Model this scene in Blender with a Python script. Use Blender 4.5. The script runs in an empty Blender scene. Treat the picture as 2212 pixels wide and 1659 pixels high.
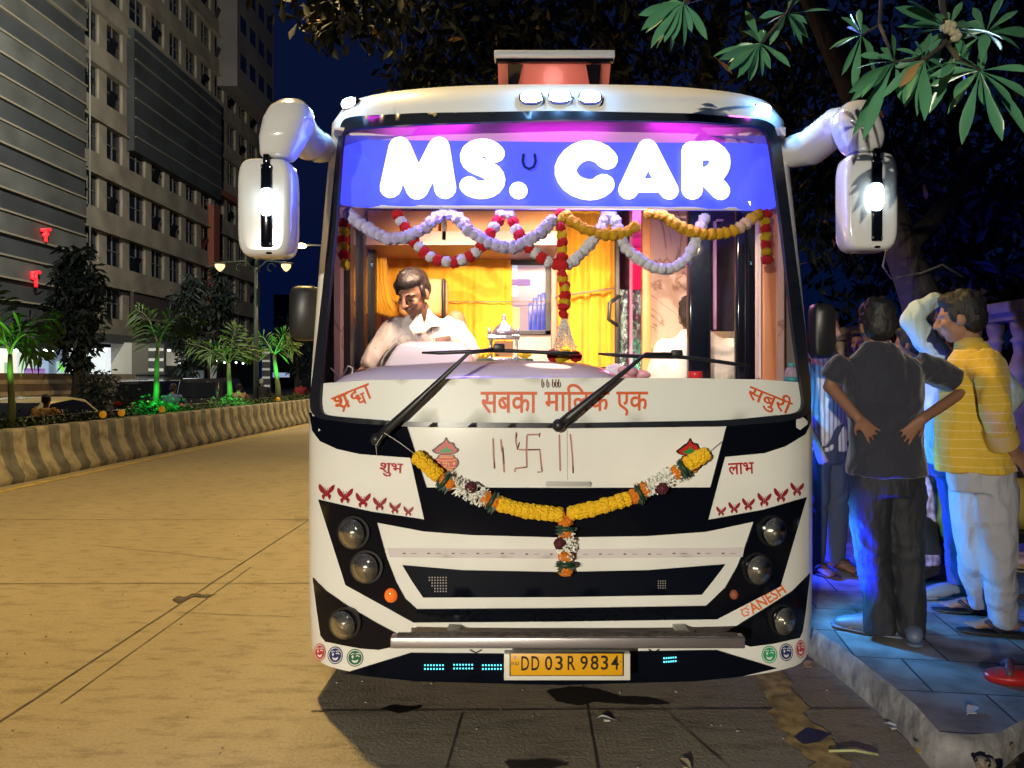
import bpy, bmesh, math, random
from mathutils import Vector, Matrix, Euler, noise as mnoise
from mathutils.geometry import delaunay_2d_cdt
R=math.radians
random.seed(7)
SC=bpy.context.scene; COL=SC.collection
# ---------------- camera (photo measured on a 2212 x 1659 grid) ----------------
F_,CX,CY,CH=1640.0,1138.0,815.0,1.55
cam=bpy.data.cameras.new('camera'); camo=bpy.data.objects.new('camera',cam); COL.objects.link(camo)
camo.location=(0,0,CH); camo.rotation_euler=(R(90),0,0)
cam.sensor_width=36; cam.lens=36*F_/2212; cam.shift_x=(1106-CX)/2212; cam.shift_y=(CY-829.5)/2212
cam.clip_start=.05; cam.clip_end=2000; SC.camera=camo
# ---------------- view, night sky ----------------
SC.view_settings.view_transform='Standard'; SC.view_settings.look='None'; SC.view_settings.exposure=0; SC.view_settings.gamma=1
wd=bpy.data.worlds.new('World'); SC.world=wd; wd.use_nodes=True
wn=wd.node_tree.nodes; wl=wd.node_tree.links; bg=wn['Background']
sky=wn.new('ShaderNodeTexSky'); sky.sky_type='NISHITA'; sky.sun_disc=False; sky.sun_elevation=R(-4.0); sky.sun_rotation=R(200)
mixn=wn.new('ShaderNodeMixRGB'); mixn.blend_type='ADD'; mixn.inputs[0].default_value=1; mixn.inputs[2].default_value=(.010,.042,.25,1)
wl.new(sky.outputs[0],mixn.inputs[1]); wl.new(mixn.outputs[0],bg.inputs[0]); bg.inputs[1].default_value=.10
SC.cycles.max_bounces=6; SC.cycles.diffuse_bounces=3; SC.cycles.glossy_bounces=3; SC.cycles.transparent_max_bounces=12
SC.cycles.sample_clamp_indirect=3; SC.cycles.sample_clamp_direct=0; SC.cycles.use_denoising=True; SC.cycles.caustics_reflective=False; SC.cycles.caustics_refractive=False
def light(kind,name,loc,power,col,size=.2,aim=None,angle=None,blend=.4,sy=None,spread=None):
    l=bpy.data.lights.new(name,kind); l.energy=power; l.color=col
    o=bpy.data.objects.new(name,l); COL.objects.link(o); o.location=loc
    if kind=='AREA':
        l.size=size
        if sy: l.shape='RECTANGLE'; l.size_y=sy
        if spread: l.spread=R(spread)
    else: l.shadow_soft_size=size
    if kind=='SPOT': l.spot_size=R(angle); l.spot_blend=blend
    if aim is not None:
        o.rotation_euler=(Vector(aim)-Vector(loc)).to_track_quat('-Z','Y').to_euler()
    return o
WARM=(1,.70,.30)
LAMP_OVER=(-2.9,6.4,8.9); LAMP_FRONT=(-6.6,-15.5,3.9)
light('SPOT','street_and_fill_light',LAMP_OVER,4000,(1,.68,.24),.12,aim=(-3.6,5.6,0),angle=108,blend=.45)
light('SPOT','street_and_fill_light',LAMP_FRONT,18600,(1,.92,.74),.10,aim=(.02,3.4,1.30),angle=15.5,blend=.75)
ADDED_MID=(-3.6,25,10.2)  # added lamp hidden by the bus, brightens far road and barrier
light('SPOT','street_and_fill_light',ADDED_MID,6000,(1,.72,.32),.2,aim=(-7.5,21,0),angle=125,blend=.4)
ADDED_FAR=((-12.5,14,10.5,5200,(-21,30,2),125),(-15,26,16.5,19000,(-25,50,13),115))  # added lamps out of view, brighten the office building and far road
for x_,y_,z_,p_,a_,g_ in ADDED_FAR: light('SPOT','street_and_fill_light',(x_,y_,z_),p_,(1,.95,.78),.3,aim=a_,angle=g_,blend=.35)
# ---------------- materials ----------------
MATS={}
def mat(name,col=(.5,.5,.5),rough=.6,metal=0,emit=None,es=1,coat=0,noise=None,bump=None,alpha=None,spec=None,obj=True,sheen=0):
    """noise=(scale,amount,detail[,(sx,sy,sz)]) varies the base colour; bump=(scale,strength[,(sx,sy,sz)])"""
    if name in MATS: return MATS[name]
    m=bpy.data.materials.new(name); m.use_nodes=True; nt=m.node_tree; b=nt.nodes['Principled BSDF']
    b.inputs['Base Color'].default_value=(*col,1); b.inputs['Roughness'].default_value=rough; b.inputs['Metallic'].default_value=metal
    if coat: b.inputs['Coat Weight'].default_value=coat; b.inputs['Coat Roughness'].default_value=.04
    if spec is not None: b.inputs['Specular IOR Level'].default_value=spec
    if sheen: b.inputs['Sheen Weight'].default_value=sheen
    if emit: b.inputs['Emission Color'].default_value=(*emit,1); b.inputs['Emission Strength'].default_value=es
    def tex(scale,detail,st):
        tc=nt.nodes.new('ShaderNodeTexCoord'); mp=nt.nodes.new('ShaderNodeMapping'); n=nt.nodes.new('ShaderNodeTexNoise')
        if st: mp.inputs['Scale'].default_value=st
        n.inputs['Scale'].default_value=scale; n.inputs['Detail'].default_value=detail
        nt.links.new(tc.outputs['Object' if obj else 'Generated'],mp.inputs[0]); nt.links.new(mp.outputs[0],n.inputs[0]); return n
    if noise:
        n=tex(noise[0],noise[2] if len(noise)>2 else 4,noise[3] if len(noise)>3 else None)
        rp=nt.nodes.new('ShaderNodeValToRGB'); a=noise[1]
        rp.color_ramp.elements[0].position=.32; rp.color_ramp.elements[1].position=.68
        rp.color_ramp.elements[0].color=(*[c*(1-a) for c in col],1); rp.color_ramp.elements[1].color=(*[min(1,c*(1+a)) for c in col],1)
        nt.links.new(n.outputs[0],rp.inputs[0]); nt.links.new(rp.outputs[0],b.inputs['Base Color'])
    if bump:
        n=tex(bump[0],5,bump[2] if len(bump)>2 else None); bp=nt.nodes.new('ShaderNodeBump')
        bp.inputs['Strength'].default_value=bump[1]; bp.inputs['Distance'].default_value=bump[3] if len(bump)>3 else .01
        nt.links.new(n.outputs[0],bp.inputs['Height']); nt.links.new(bp.outputs[0],b.inputs['Normal'])
    if alpha is not None: b.inputs['Alpha'].default_value=alpha
    MATS[name]=m; return m
def glassmat(name,tint=(1,1,1),refl=.06,rough=.02):
    if name in MATS: return MATS[name]
    m=bpy.data.materials.new(name); m.use_nodes=True; nt=m.node_tree; nt.nodes.clear()
    o=nt.nodes.new('ShaderNodeOutputMaterial'); t=nt.nodes.new('ShaderNodeBsdfTransparent'); g=nt.nodes.new('ShaderNodeBsdfGlossy')
    fr=nt.nodes.new('ShaderNodeFresnel'); fr.inputs[0].default_value=1.4
    ml=nt.nodes.new('ShaderNodeMath'); ml.operation='MULTIPLY_ADD'; ml.inputs[1].default_value=.55; ml.inputs[2].default_value=refl*.3
    mx=nt.nodes.new('ShaderNodeMixShader'); t.inputs[0].default_value=(*tint,1); g.inputs['Roughness'].default_value=rough
    nt.links.new(fr.outputs[0],ml.inputs[0]); nt.links.new(ml.outputs[0],mx.inputs[0]); nt.links.new(t.outputs[0],mx.inputs[1]); nt.links.new(g.outputs[0],mx.inputs[2]); nt.links.new(mx.outputs[0],o.inputs[0])
    MATS[name]=m; return m
# ---------------- mapping ----------------
def P(px,py,Y): return Vector(((px-CX)/F_*Y,Y,CH+(CY-py)/F_*Y))
def PG(px,py,z=0):
    Y=F_*(CH-z)/(py-CY); return Vector(((px-CX)/F_*Y,Y,z))
def YX(px,X): return F_*X/(px-CX)
# ---------------- mesh builder ----------------
class MB:
    def __init__(s): s.v=[];s.f=[];s.m=[];s.sm=[]
    def add(s,vs,fs,m=0,smooth=True):
        o=len(s.v); s.v+= [Vector(v) for v in vs]
        for f in fs: s.f.append(tuple(i+o for i in f)); s.m.append(m); s.sm.append(smooth)
        return s
    def box(s,c,size,rot=None,m=0,bev=0):
        hx,hy,hz=[a/2 for a in size]; c=Vector(c)
        if bev:
            b=min(bev,hx*.9,hy*.9,hz*.9)
            bm=bmesh.new(); bmesh.ops.create_cube(bm,size=1)
            for v in bm.verts: v.co=Vector((v.co.x*2*hx,v.co.y*2*hy,v.co.z*2*hz))
            bmesh.ops.bevel(bm,geom=list(bm.edges),offset=b,segments=2,affect='EDGES',profile=.5)
            bm.verts.index_update(); vs=[v.co.copy() for v in bm.verts]; fs=[[v.index for v in f.verts] for f in bm.faces]; bm.free()
        else:
            vs=[Vector((x,y,z)) for x in(-hx,hx) for y in(-hy,hy) for z in(-hz,hz)]
            fs=[(0,1,3,2),(4,6,7,5),(0,4,5,1),(2,3,7,6),(0,2,6,4),(1,5,7,3)]
        if rot is not None: vs=[rot@v for v in vs]
        return s.add([v+c for v in vs],fs,m,bool(bev))
    def tube(s,pts,rad,n=8,m=0,caps=True,flat=None,up=None,round_=False,smooth=True):
        """sweep; rad number/list or list of (a,b) for elliptical; up fixes the b axis"""
        pts=[Vector(p) for p in pts]; k=len(pts)
        if not isinstance(rad,(list,tuple)): rad=[rad]*k
        rad=[(r,r) if not isinstance(r,(list,tuple)) else r for r in rad]
        if round_:
            d0=(pts[0]-pts[1]).normalized(); d1=(pts[-1]-pts[-2]).normalized(); A=[];B=[]
            for a in (80,55,28): 
                sa,ca=math.sin(R(a)),math.cos(R(a))
                A.append((pts[0]+d0*rad[0][0]*sa,(rad[0][0]*ca,rad[0][1]*ca)))
            for a in (28,55,80):
                sa,ca=math.sin(R(a)),math.cos(R(a))
                B.append((pts[-1]+d1*rad[-1][0]*sa,(rad[-1][0]*ca,rad[-1][1]*ca)))
            allp=A+list(zip(pts,rad))+B; pts=[q[0] for q in allp]; rad=[q[1] for q in allp]; k=len(pts)
        vs=[];fs=[]; prev=None
        for i in range(k):
            t=(pts[min(i+1,k-1)]-pts[max(i-1,0)]); t=t.normalized() if t.length>1e-9 else Vector((0,0,1))
            if up is not None: a=t.cross(Vector(up))
            elif prev is None: a=t.cross(Vector((0,0,1)) if abs(t.z)<.9 else Vector((0,1,0)))
            else: a=prev-t*prev.dot(t)
            if a.length<1e-6: a=t.orthogonal()
            a.normalize(); b=a.cross(t).normalized(); prev=a
            for j in range(n):
                an=2*math.pi*j/n; vs.append(pts[i]+a*rad[i][0]*math.cos(an)+b*rad[i][1]*math.sin(an))
        for i in range(k-1):
            for j in range(n): fs.append((i*n+j,i*n+(j+1)%n,(i+1)*n+(j+1)%n,(i+1)*n+j))
        if caps: fs.append(tuple(range(n-1,-1,-1))); fs.append(tuple((k-1)*n+j for j in range(n)))
        return s.add(vs,fs,m,smooth)
    def ell(s,c,r,rot=None,seg=12,rings=8,m=0,fn=None):
        c=Vector(c); r=(r,r,r) if not isinstance(r,(list,tuple)) else r
        vs=[Vector((0,0,1))]; fs=[]
        for i in range(1,rings):
            a=math.pi*i/rings
            for j in range(seg): b=2*math.pi*j/seg; vs.append(Vector((math.sin(a)*math.cos(b),math.sin(a)*math.sin(b),math.cos(a))))
        vs.append(Vector((0,0,-1)))
        for j in range(seg): fs.append((0,1+j,1+(j+1)%seg))
        for i in range(rings-2):
            for j in range(seg): fs.append((1+i*seg+j,1+(i+1)*seg+j,1+(i+1)*seg+(j+1)%seg,1+i*seg+(j+1)%seg))
        L=len(vs)-1
        for j in range(seg): fs.append((L,1+(rings-2)*seg+(j+1)%seg,1+(rings-2)*seg+j))
        if fn: vs=[v*fn(v) for v in vs]
        vs=[Vector((v.x*r[0],v.y*r[1],v.z*r[2])) for v in vs]
        if rot is not None: vs=[rot@v for v in vs]
        return s.add([v+c for v in vs],fs,m)
    def loft(s,secs,n=16,m=0,caps=True,pw=2.0):
        """secs: (centre, rx, ry[, xaxis, yaxis]); horizontal ellipses by default"""
        vs=[];fs=[]
        for q in secs:
            c=Vector(q[0]); ax=Vector(q[3]) if len(q)>3 else Vector((1,0,0)); ay=Vector(q[4]) if len(q)>4 else Vector((0,1,0))
            for j in range(n):
                a=2*math.pi*j/n; cx,sy=math.cos(a),math.sin(a)
                cx=math.copysign(abs(cx)**(2/pw),cx); sy=math.copysign(abs(sy)**(2/pw),sy)
                vs.append(c+ax*q[1]*cx+ay*q[2]*sy)
        k=len(secs)
        for i in range(k-1):
            for j in range(n): fs.append((i*n+j,i*n+(j+1)%n,(i+1)*n+(j+1)%n,(i+1)*n+j))
        if caps: fs.append(tuple(range(n-1,-1,-1))); fs.append(tuple((k-1)*n+j for j in range(n)))
        return s.add(vs,fs,m)
    def lathe(s,c,prof,n=12,m=0,ax=(0,0,1),smooth=True):
        ax=Vector(ax); c=Vector(c)
        return s.tube([c+ax*h for h,r in prof],[max(r,1e-4) for h,r in prof],n,m,smooth=smooth)
    def quad(s,a,b,c,d,m=0): return s.add([a,b,c,d],[(0,1,2,3)],m,False)
    def prism(s,pts,dirv,m=0,smooth=False):
        """closed outline (3D, planar) extruded along dirv"""
        n=len(pts); pts=[Vector(p) for p in pts]; d=Vector(dirv)
        fs=[tuple(range(n)),tuple(range(2*n-1,n-1,-1))]+[(i,i+n,(i+1)%n+n,(i+1)%n) for i in range(n)]
        return s.add(pts+[p+d for p in pts],fs,m,smooth)
    def leaf(s,p,d,nrm,L,Wd,m=0,droop=0,fold=.25,nseg=4,tip=.55):
        p=Vector(p); d=Vector(d).normalized(); nrm=Vector(nrm); nrm=(nrm-d*nrm.dot(d)); nrm=nrm.normalized() if nrm.length>1e-5 else d.orthogonal().normalized()
        sd=d.cross(nrm); vs=[];fs=[]
        for i in range(nseg+1):
            t=i/nseg; w=Wd*.5*max(.03,(math.sin(math.pi*min(1,t**(1 if tip<=.5 else 1.75))) if 0<t<1 else .03)); c=p+d*L*t+Vector((0,0,-droop*L*t*t))
            vs+= [c-sd*w+nrm*fold*w,c,c+sd*w+nrm*fold*w]
        for i in range(nseg):
            a=i*3; fs+=[(a,a+1,a+4,a+3),(a+1,a+2,a+5,a+4)]
        return s.add(vs,fs,m)
    def mesh(s,name,mats,org=Vector((0,0,0))):
        me=bpy.data.meshes.new(name); me.from_pydata([v-org for v in s.v],[],s.f); me.update()
        for mm in (mats if isinstance(mats,(list,tuple)) else [mats]): me.materials.append(mm)
        me.polygons.foreach_set('material_index',s.m); me.polygons.foreach_set('use_smooth',s.sm); me.update()
        return me
    def build(s,name,mats,parent=None,local=False,fix=False):
        org=ORG.get(parent.name,Vector((0,0,0))) if parent is not None and not local else Vector((0,0,0))
        me=s.mesh(name,mats,org)
        if fix:
            bm=bmesh.new(); bm.from_mesh(me); bmesh.ops.recalc_face_normals(bm,faces=bm.faces); bm.to_mesh(me); bm.free()
        return link(name,me,parent)
ORG={}
def link(name,me,parent=None):
    o=bpy.data.objects.new(name,me); COL.objects.link(o)
    if parent is not None:
        o.parent=parent; ORG[o.name]=ORG.get(parent.name,Vector((0,0,0)))
    return o
def tag(o,label=None,cat=None,group=None,kind=None):
    if label: o['label']=label
    if cat: o['category']=cat
    if group: o['group']=group
    if kind: o['kind']=kind
    return o
def thing(name,label,cat,loc=(0,0,0),rotz=0,group=None):
    o=bpy.data.objects.new(name,None); o.empty_display_size=.2; COL.objects.link(o); o.location=loc; o.rotation_euler=(0,0,rotz)
    ORG[o.name]=Vector(loc); return tag(o,label,cat,group)
def struct(o): o['kind']='structure'; return o
def dup(root,loc,rotz=0,label=None,scale=None):
    r=root.copy(); COL.objects.link(r); r.location=loc; r.rotation_euler=(0,0,rotz)
    if scale: r.scale=(scale,)*3
    if label: r['label']=label
    for ch in list(root.children):
        c=ch.copy(); COL.objects.link(c); c.parent=r
        for g in list(ch.children):
            d=g.copy(); COL.objects.link(d); d.parent=c
    return r
def remesh(mb,name,mats,voxel,smooth,parent=None,local=False,disp=None):
    me=mb.mesh('tmp',mats); o=bpy.data.objects.new('tmp',me); COL.objects.link(o)
    a=o.modifiers.new('r','REMESH'); a.mode='VOXEL'; a.voxel_size=voxel; a.use_smooth_shade=True
    if smooth: b=o.modifiers.new('s','SMOOTH'); b.iterations=smooth; b.factor=.5
    dg=bpy.context.evaluated_depsgraph_get(); nm=bpy.data.meshes.new_from_object(o.evaluated_get(dg)); bpy.data.objects.remove(o); bpy.data.meshes.remove(me)
    nm.name=name
    if disp:
        nm.update(); nn=[v.normal.copy() for v in nm.vertices]
        for v,n_ in zip(nm.vertices,nn): v.co=v.co+n_*disp(v.co)
    org=ORG.get(parent.name,Vector((0,0,0))) if parent is not None and not local else Vector((0,0,0))
    if org.length>0: nm.transform(Matrix.Translation(-org))
    nm.polygons.foreach_set('use_smooth',[True]*len(nm.polygons)); nm.update()
    return link(name,nm,parent)
def inside(pt,loops):
    x,y=pt; c=False
    for lp in loops:
        n=len(lp)
        for i in range(n):
            x1,y1=lp[i]; x2,y2=lp[(i+1)%n]
            if (y1>y)!=(y2>y) and x<(x2-x1)*(y-y1)/(y2-y1)+x1: c=not c
    return c
def dens(lp,step):
    out=[];n=len(lp)
    for i in range(n):
        a=lp[i];b=lp[(i+1)%n]; L=math.hypot(b[0]-a[0],b[1]-a[1]); k=max(1,int(math.ceil(L/step)))
        for j in range(k): out.append((a[0]+(b[0]-a[0])*j/k,a[1]+(b[1]-a[1])*j/k))
    return out
def smoothloop(lp,it=2,keep=()):
    """Chaikin corner rounding"""
    for _ in range(it):
        o=[];n=len(lp)
        for i in range(n):
            a=lp[i];b=lp[(i+1)%n]
            o+=[(a[0]*.75+b[0]*.25,a[1]*.75+b[1]*.25),(a[0]*.25+b[0]*.75,a[1]*.25+b[1]*.75)]
        lp=o
    return lp
def tri2d(loops,step):
    """triangulate loops (even-odd) with inner grid points; returns verts2d, tris"""
    loops=[dens(l,step) for l in loops]; vs=[];ed=[]
    for l in loops:
        o=len(vs);n=len(l); vs+=[Vector(p) for p in l]; ed+=[(o+i,o+(i+1)%n) for i in range(n)]
    nb=len(vs)
    xs=[v.x for v in vs]; ys=[v.y for v in vs]; x=min(xs)+step*.5
    bpts=[(v.x,v.y) for v in vs]
    while x<max(xs):
        y=min(ys)+step*.5
        while y<max(ys):
            if inside((x,y),loops) and all((bx-x)**2+(by-y)**2>(step*.35)**2 for bx,by in bpts): vs.append(Vector((x,y)))
            y+=step
        x+=step
    r=delaunay_2d_cdt(vs,ed,[],0,1e-6)
    V=[(v.x,v.y) for v in r[0]]; T=[]
    for t in r[2]:
        cx=sum(V[i][0] for i in t)/3; cy=sum(V[i][1] for i in t)/3
        if inside((cx,cy),loops): T.append(t)
    return V,T
# =====================================================================  BUS
XC=.165; YF=3.35; DB=.42
def plan(u): u=min(.9995,abs(u)); return DB*(1-(1-u**2.6)**(1/2.2))
def hw(z):
    t=max(0,min(1,(z-1.3)/1.6)); return 1.237-.04*t**1.2
def rake(z):
    r=.16*max(0,z-1.3)**1.3
    if z<.6: r+=.05*((.6-z)/.4)**2
    return r
def surf(X,Z): return YF+plan(min(.985,abs((X-XC)/hw(Z))))+rake(Z)
def nrm(X,Z):
    e=.01; return Vector(((surf(X+e,Z)-surf(X-e,Z))/(2*e),-1,(surf(X,Z+e)-surf(X,Z-e))/(2*e))).normalized()
def hit(px,py,off=0):
    p=hit0(px,py)
    if not off: return p
    ax,ay=px,py
    for _ in range(4):
        q=p+nrm(p.x,p.z)*off; ax+=.9*(px-(CX+F_*q.x/q.y)); ay+=.9*(py-(CY-F_*(q.z-CH)/q.y)); p=hit0(ax,ay)
    return p+nrm(p.x,p.z)*off
def hit0(px,py):
    Y=3.5
    for _ in range(25):
        X=(px-CX)/F_*Y; Z=CH+(CY-py)/F_*Y; Y=.5*Y+.5*surf(X,Z)
    return Vector((X,Y,Z))
def decal(name,loops,mats,off,thick,parent,step=30,sheet=False,mi=0,mb=None):
    """a shape that lies on the bus front: outline in photo pixels, laid on the curved body"""
    V,T=tri2d(loops,step); n=len(V)
    b=mb or MB(); front=[hit(x,y,off+thick) for x,y in V]; fs=[]; ec={}
    for t in T:
        a,c,d=[front[i] for i in t]; nn=(c-a).cross(d-a); t=tuple(t) if nn.y<0 else tuple(reversed(t)); fs.append(t)
        for i in range(3): e=(t[i],t[(i+1)%3]); ec[e]=1
    if sheet: b.add(front,fs,mi)
    else:
        back=[h-nrm(h.x,h.z)*(thick+.002) for h in front]
        b.add(front,fs,mi)
        rim=[e for e in ec if (e[1],e[0]) not in ec]
        b.add(front+back,[(i+n,j+n,j,i) for i,j in [(e[1],e[0]) for e in rim]],mi,False)
    return None if mb else b.build(name,mats,parent)
def circ(cx,cy,rx,ry=None,n=28): ry=ry or rx; return [(cx+rx*math.cos(2*math.pi*i/n),cy+ry*math.sin(2*math.pi*i/n)) for i in range(n)]
def stroke(mb,pts,w,off,thick=.002,m=0,taper=False):
    """flat brush stroke with rounded ends on the bus front (pixels)"""
    q=[pts[0]]
    for a,b in zip(pts,pts[1:]):
        L=math.hypot(b[0]-a[0],b[1]-a[1]); k=max(1,int(L/10))
        q+=[(a[0]+(b[0]-a[0])*i/k,a[1]+(b[1]-a[1])*i/k) for i in range(1,k+1)]
    n=len(q); L=[];Rr=[]
    for i in range(n):
        a=q[max(0,i-1)];b=q[min(n-1,i+1)]; d=Vector((b[0]-a[0],b[1]-a[1])); d=d.normalized() if d.length>0 else Vector((1,0))
        t=i/(n-1); ww=w*.5*((.25+.75*math.sin(math.pi*min(1,t*.9+.1))) if taper else 1)
        L.append((q[i][0]-d.y*ww,q[i][1]+d.x*ww)); Rr.append((q[i][0]+d.y*ww,q[i][1]-d.x*ww))
    vs=[hit(*p,off+thick) for p in L]+[hit(*p,off+thick) for p in Rr]
    mb.add(vs,[(i,i+1,n+i+1,n+i) for i in range(n-1)],m,True)
    if not taper:
        for c in (q[0],q[-1]):
            cc=circ(*c,w*.5,n=8); mb.add([hit(*p,off+thick-.0003) for p in cc],[tuple(range(8))],m)
def glyphs(s,bold=0):
    c=bpy.data.curves.new('t','FONT'); c.body=s; c.size=1; c.offset=bold; c.resolution_u=3
    o=bpy.data.objects.new('t',c); COL.objects.link(o); dg=bpy.context.evaluated_depsgraph_get(); me=bpy.data.meshes.new_from_object(o.evaluated_get(dg))
    V=[(v.co.x,v.co.y) for v in me.vertices]; T=[tuple(p.vertices) for p in me.polygons]
    bpy.data.objects.remove(o); bpy.data.curves.remove(c); bpy.data.meshes.remove(me); return V,T
def text_px(mb,s,box,rot=0,off=.004,m=0,bold=0,shear=0,place=None):
    """fit text into a pixel box (x0,y0,x1,y1), turned by rot degrees about its centre"""
    V,T=glyphs(s,bold); xs=[v[0] for v in V]; ys=[v[1] for v in V]; x0,x1,y0,y1=min(xs),max(xs),min(ys),max(ys)
    cx,cy=(box[0]+box[2])/2,(box[1]+box[3])/2; w,h=box[2]-box[0],box[3]-box[1]; ca,sa=math.cos(R(rot)),math.sin(R(rot)); out=[]
    for x,y in V:
        a=((x-x0)/(x1-x0)-.5)*w; b=(.5-(y-y0)/(y1-y0))*h; a-=shear*b
        q=(cx+a*ca-b*sa,cy+a*sa+b*ca); out.append(place(*q) if place else hit(*q,off))
    fs=[]
    for t in T:
        n=(out[t[1]]-out[t[0]]).cross(out[t[2]]-out[t[0]]); fs.append(t if n.y<0 else tuple(reversed(t)))
    mb.add(out,fs,m,False)
PAINT=mat('white_paint',(.80,.79,.74),.22,coat=.6,noise=(2.2,.07,6),spec=.5)
BLACK=mat('gloss_black',(.003,.004,.008),.10,spec=.28)
RUB=mat('black_rubber',(.012,.014,.02),.32)
PLAST=mat('matt_black_plastic',(.012,.012,.014),.42)
CHROME=mat('chrome',(.75,.75,.76),.12,1)
STEEL=mat('brushed_steel',(.46,.43,.44),.34,.9,bump=(160,.12,(1,1,14)))
bus=thing('bus','white coach with lit name sign, parked nose-on at the kerb','bus',(XC,YF,0))
# ---- body shell with windscreen opening
GO=[(738,258),(762,251),(900,244),(1210,239),(1500,245),(1650,258),(1676,272),(1686,300),(1712,500),(1738,700),(1753,850),(1752,886),(1737,902),(1690,912),(1560,921),(1220,925),(880,922),(760,914),(690,905),(672,893),(668,868),(688,700),(710,500),(727,320)]
GI=[(742,286),(768,277),(900,268),(1210,258),(1500,262),(1636,272),(1655,283),(1664,310),(1690,500),(1712,700),(1731,830),(1738,872),(1730,890),(1690,897),(1560,908),(1220,914),(880,911),(760,903),(700,896),(692,886),(690,862),(704,700),(724,500),(738,310)]
GM=[((a[0]+b[0])/2,(a[1]+b[1])/2) for a,b in zip(GO,GI)]
def p_sz(px,py):
    h=hit(px,py); u=max(-.985,min(.985,(h.x-XC)/hw(h.z))); return (math.asin(u)/(math.pi/2),h.z)
def zbot(s): return .18+.10*max(0,abs(s)-.72)**1.5/.28**1.5
def shell(s,ze):
    u=math.sin(s*math.pi/2)
    if ze<=2.87: z=ze;ya=0;dh=0
    else:
        a=min(1,(ze-2.87)/.13)*math.pi/2; z=2.87+.14*math.sin(a); ya=.18*(1-math.cos(a)); dh=.10*(1-math.cos(a))
    return Vector((XC+u*(hw(z)-dh),YF+plan(u) + rake(min(z,2.87))+ya if abs(u)<.9995 else YF+DB+rake(min(z,2.87))+ya,z))
def body():
    b=MB(); k=40; ss=[-1+2*i/k for i in range(k+1)]
    outer=[(s,zbot(s)) for s in ss]+[(1,z) for z in [.4+.15*i for i in range(16)]]+[(1,2.87+.0325*i) for i in range(5)]
    outer+=[(s,3.0) for s in reversed(ss[1:-1])]+[(-1,2.87+.0325*i) for i in range(4,-1,-1)]+[(-1,z) for z in reversed([.4+.15*i for i in range(16)])]
    hole=[p_sz(*p) for p in dens(GM,35)]
    V,T=tri2d([outer,hole],.07)
    vs=[shell(*v) for v in V]; fs=[]
    for t in T:
        n=(vs[t[1]]-vs[t[0]]).cross(vs[t[2]]-vs[t[0]]); c=(vs[t[0]]+vs[t[1]]+vs[t[2]])/3-Vector((XC,YF+1.2,1.4)); fs.append(tuple(t) if n.dot(c)>0 else tuple(reversed(t)))
    b.add(vs,fs)
    ring=[shell(-1,z) for z in [zbot(-1)]+[.4+.15*i for i in range(16)]+[2.87+.0325*i for i in range(5)]]+[shell(s,3.0) for s in ss[1:-1]]+[shell(1,z) for z in reversed([zbot(1)]+[.4+.15*i for i in range(16)]+[2.87+.0325*i for i in range(5)])]
    n=len(ring); back=[Vector((p.x,11.6,p.z)) for p in ring]
    b.add(ring+back,[(i+1,i,n+i,n+i+1) for i in range(n-1)]); b.add(back,[tuple(range(n))],0,False)
    return b.build('body',PAINT,bus)
body()
decal('windscreen_seal',[smoothloop(dens(GO,50),2),smoothloop(dens(GI,50),2)],RUB,.002,.014,bus,30)
decal('windscreen',[GM],glassmat('windscreen_glass',(.97,.98,1),.05),-.004,0,bus,60,sheet=True)
# white band with the motto, on the inside of the glass
BAND=mat('band_white',(.72,.73,.69),.45)
band=decal('motto_band',[[(695,828),(800,821),(1000,818),(1225,816),(1500,817),(1650,820),(1727,826),(1733,860),(1738,880),(1726,892),(1560,909),(1225,915),(880,912),(700,897),(688,880)]],BAND,.0005,.001,bus,40)
ORANGE=mat('orange_lettering',(.62,.10,.02),.5)
mb=MB()
text_px(mb,'सबका',(1038,846,1160,893),0,.0045,bold=.012); text_px(mb,'मािलक',(1176,829,1316,889),0,.0045,bold=.012); text_px(mb,'एक',(1331,846,1400,899),0,.0045,bold=.012)
text_px(mb,'सबुरी',(1612,840,1712,889),22,.0045,bold=.012)
mb.build('lettering',ORANGE,band)
mb=MB()
# the word at the left end is drawn with strokes because of its joined letters
def wl_(pts): 
    ca,sa=math.cos(R(-22)),math.sin(R(-22)); return [(762+(x-42)*ca-(y-20)*sa,859+(x-42)*sa+(y-20)*ca) for x,y in pts]
PL=lambda x,y: hit(*wl_([(x,y)])[0],.0042)
for ch,bx_ in (('श',(0,3,34,36)),('द',(36,3,60,30)),('ध',(47,17,68,42)),('ा',(70,3,82,36))): text_px(mb,ch,bx_,0,bold=.014,place=PL)
for pts in ([(-1,5),(84,5)],[(29,23),(20,30),(12,39)]): stroke(mb,wl_(pts),4.0,.0038,.0005)
mb.build('lettering',ORANGE,band)
mb=MB(); KUM=mat('dark_red_smear',(.10,.012,.012),.7); KUM2=mat('pale_red_smear',(.42,.20,.17),.7)
for x in (1171,1182,1194,1201,1207):
    stroke(mb,[(x,820),(x-1,832),(x+1,837),(x+4,834),(x+3,826)],2.2,.004,.001)
mb.build('powder_mark',KUM,band)
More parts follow.
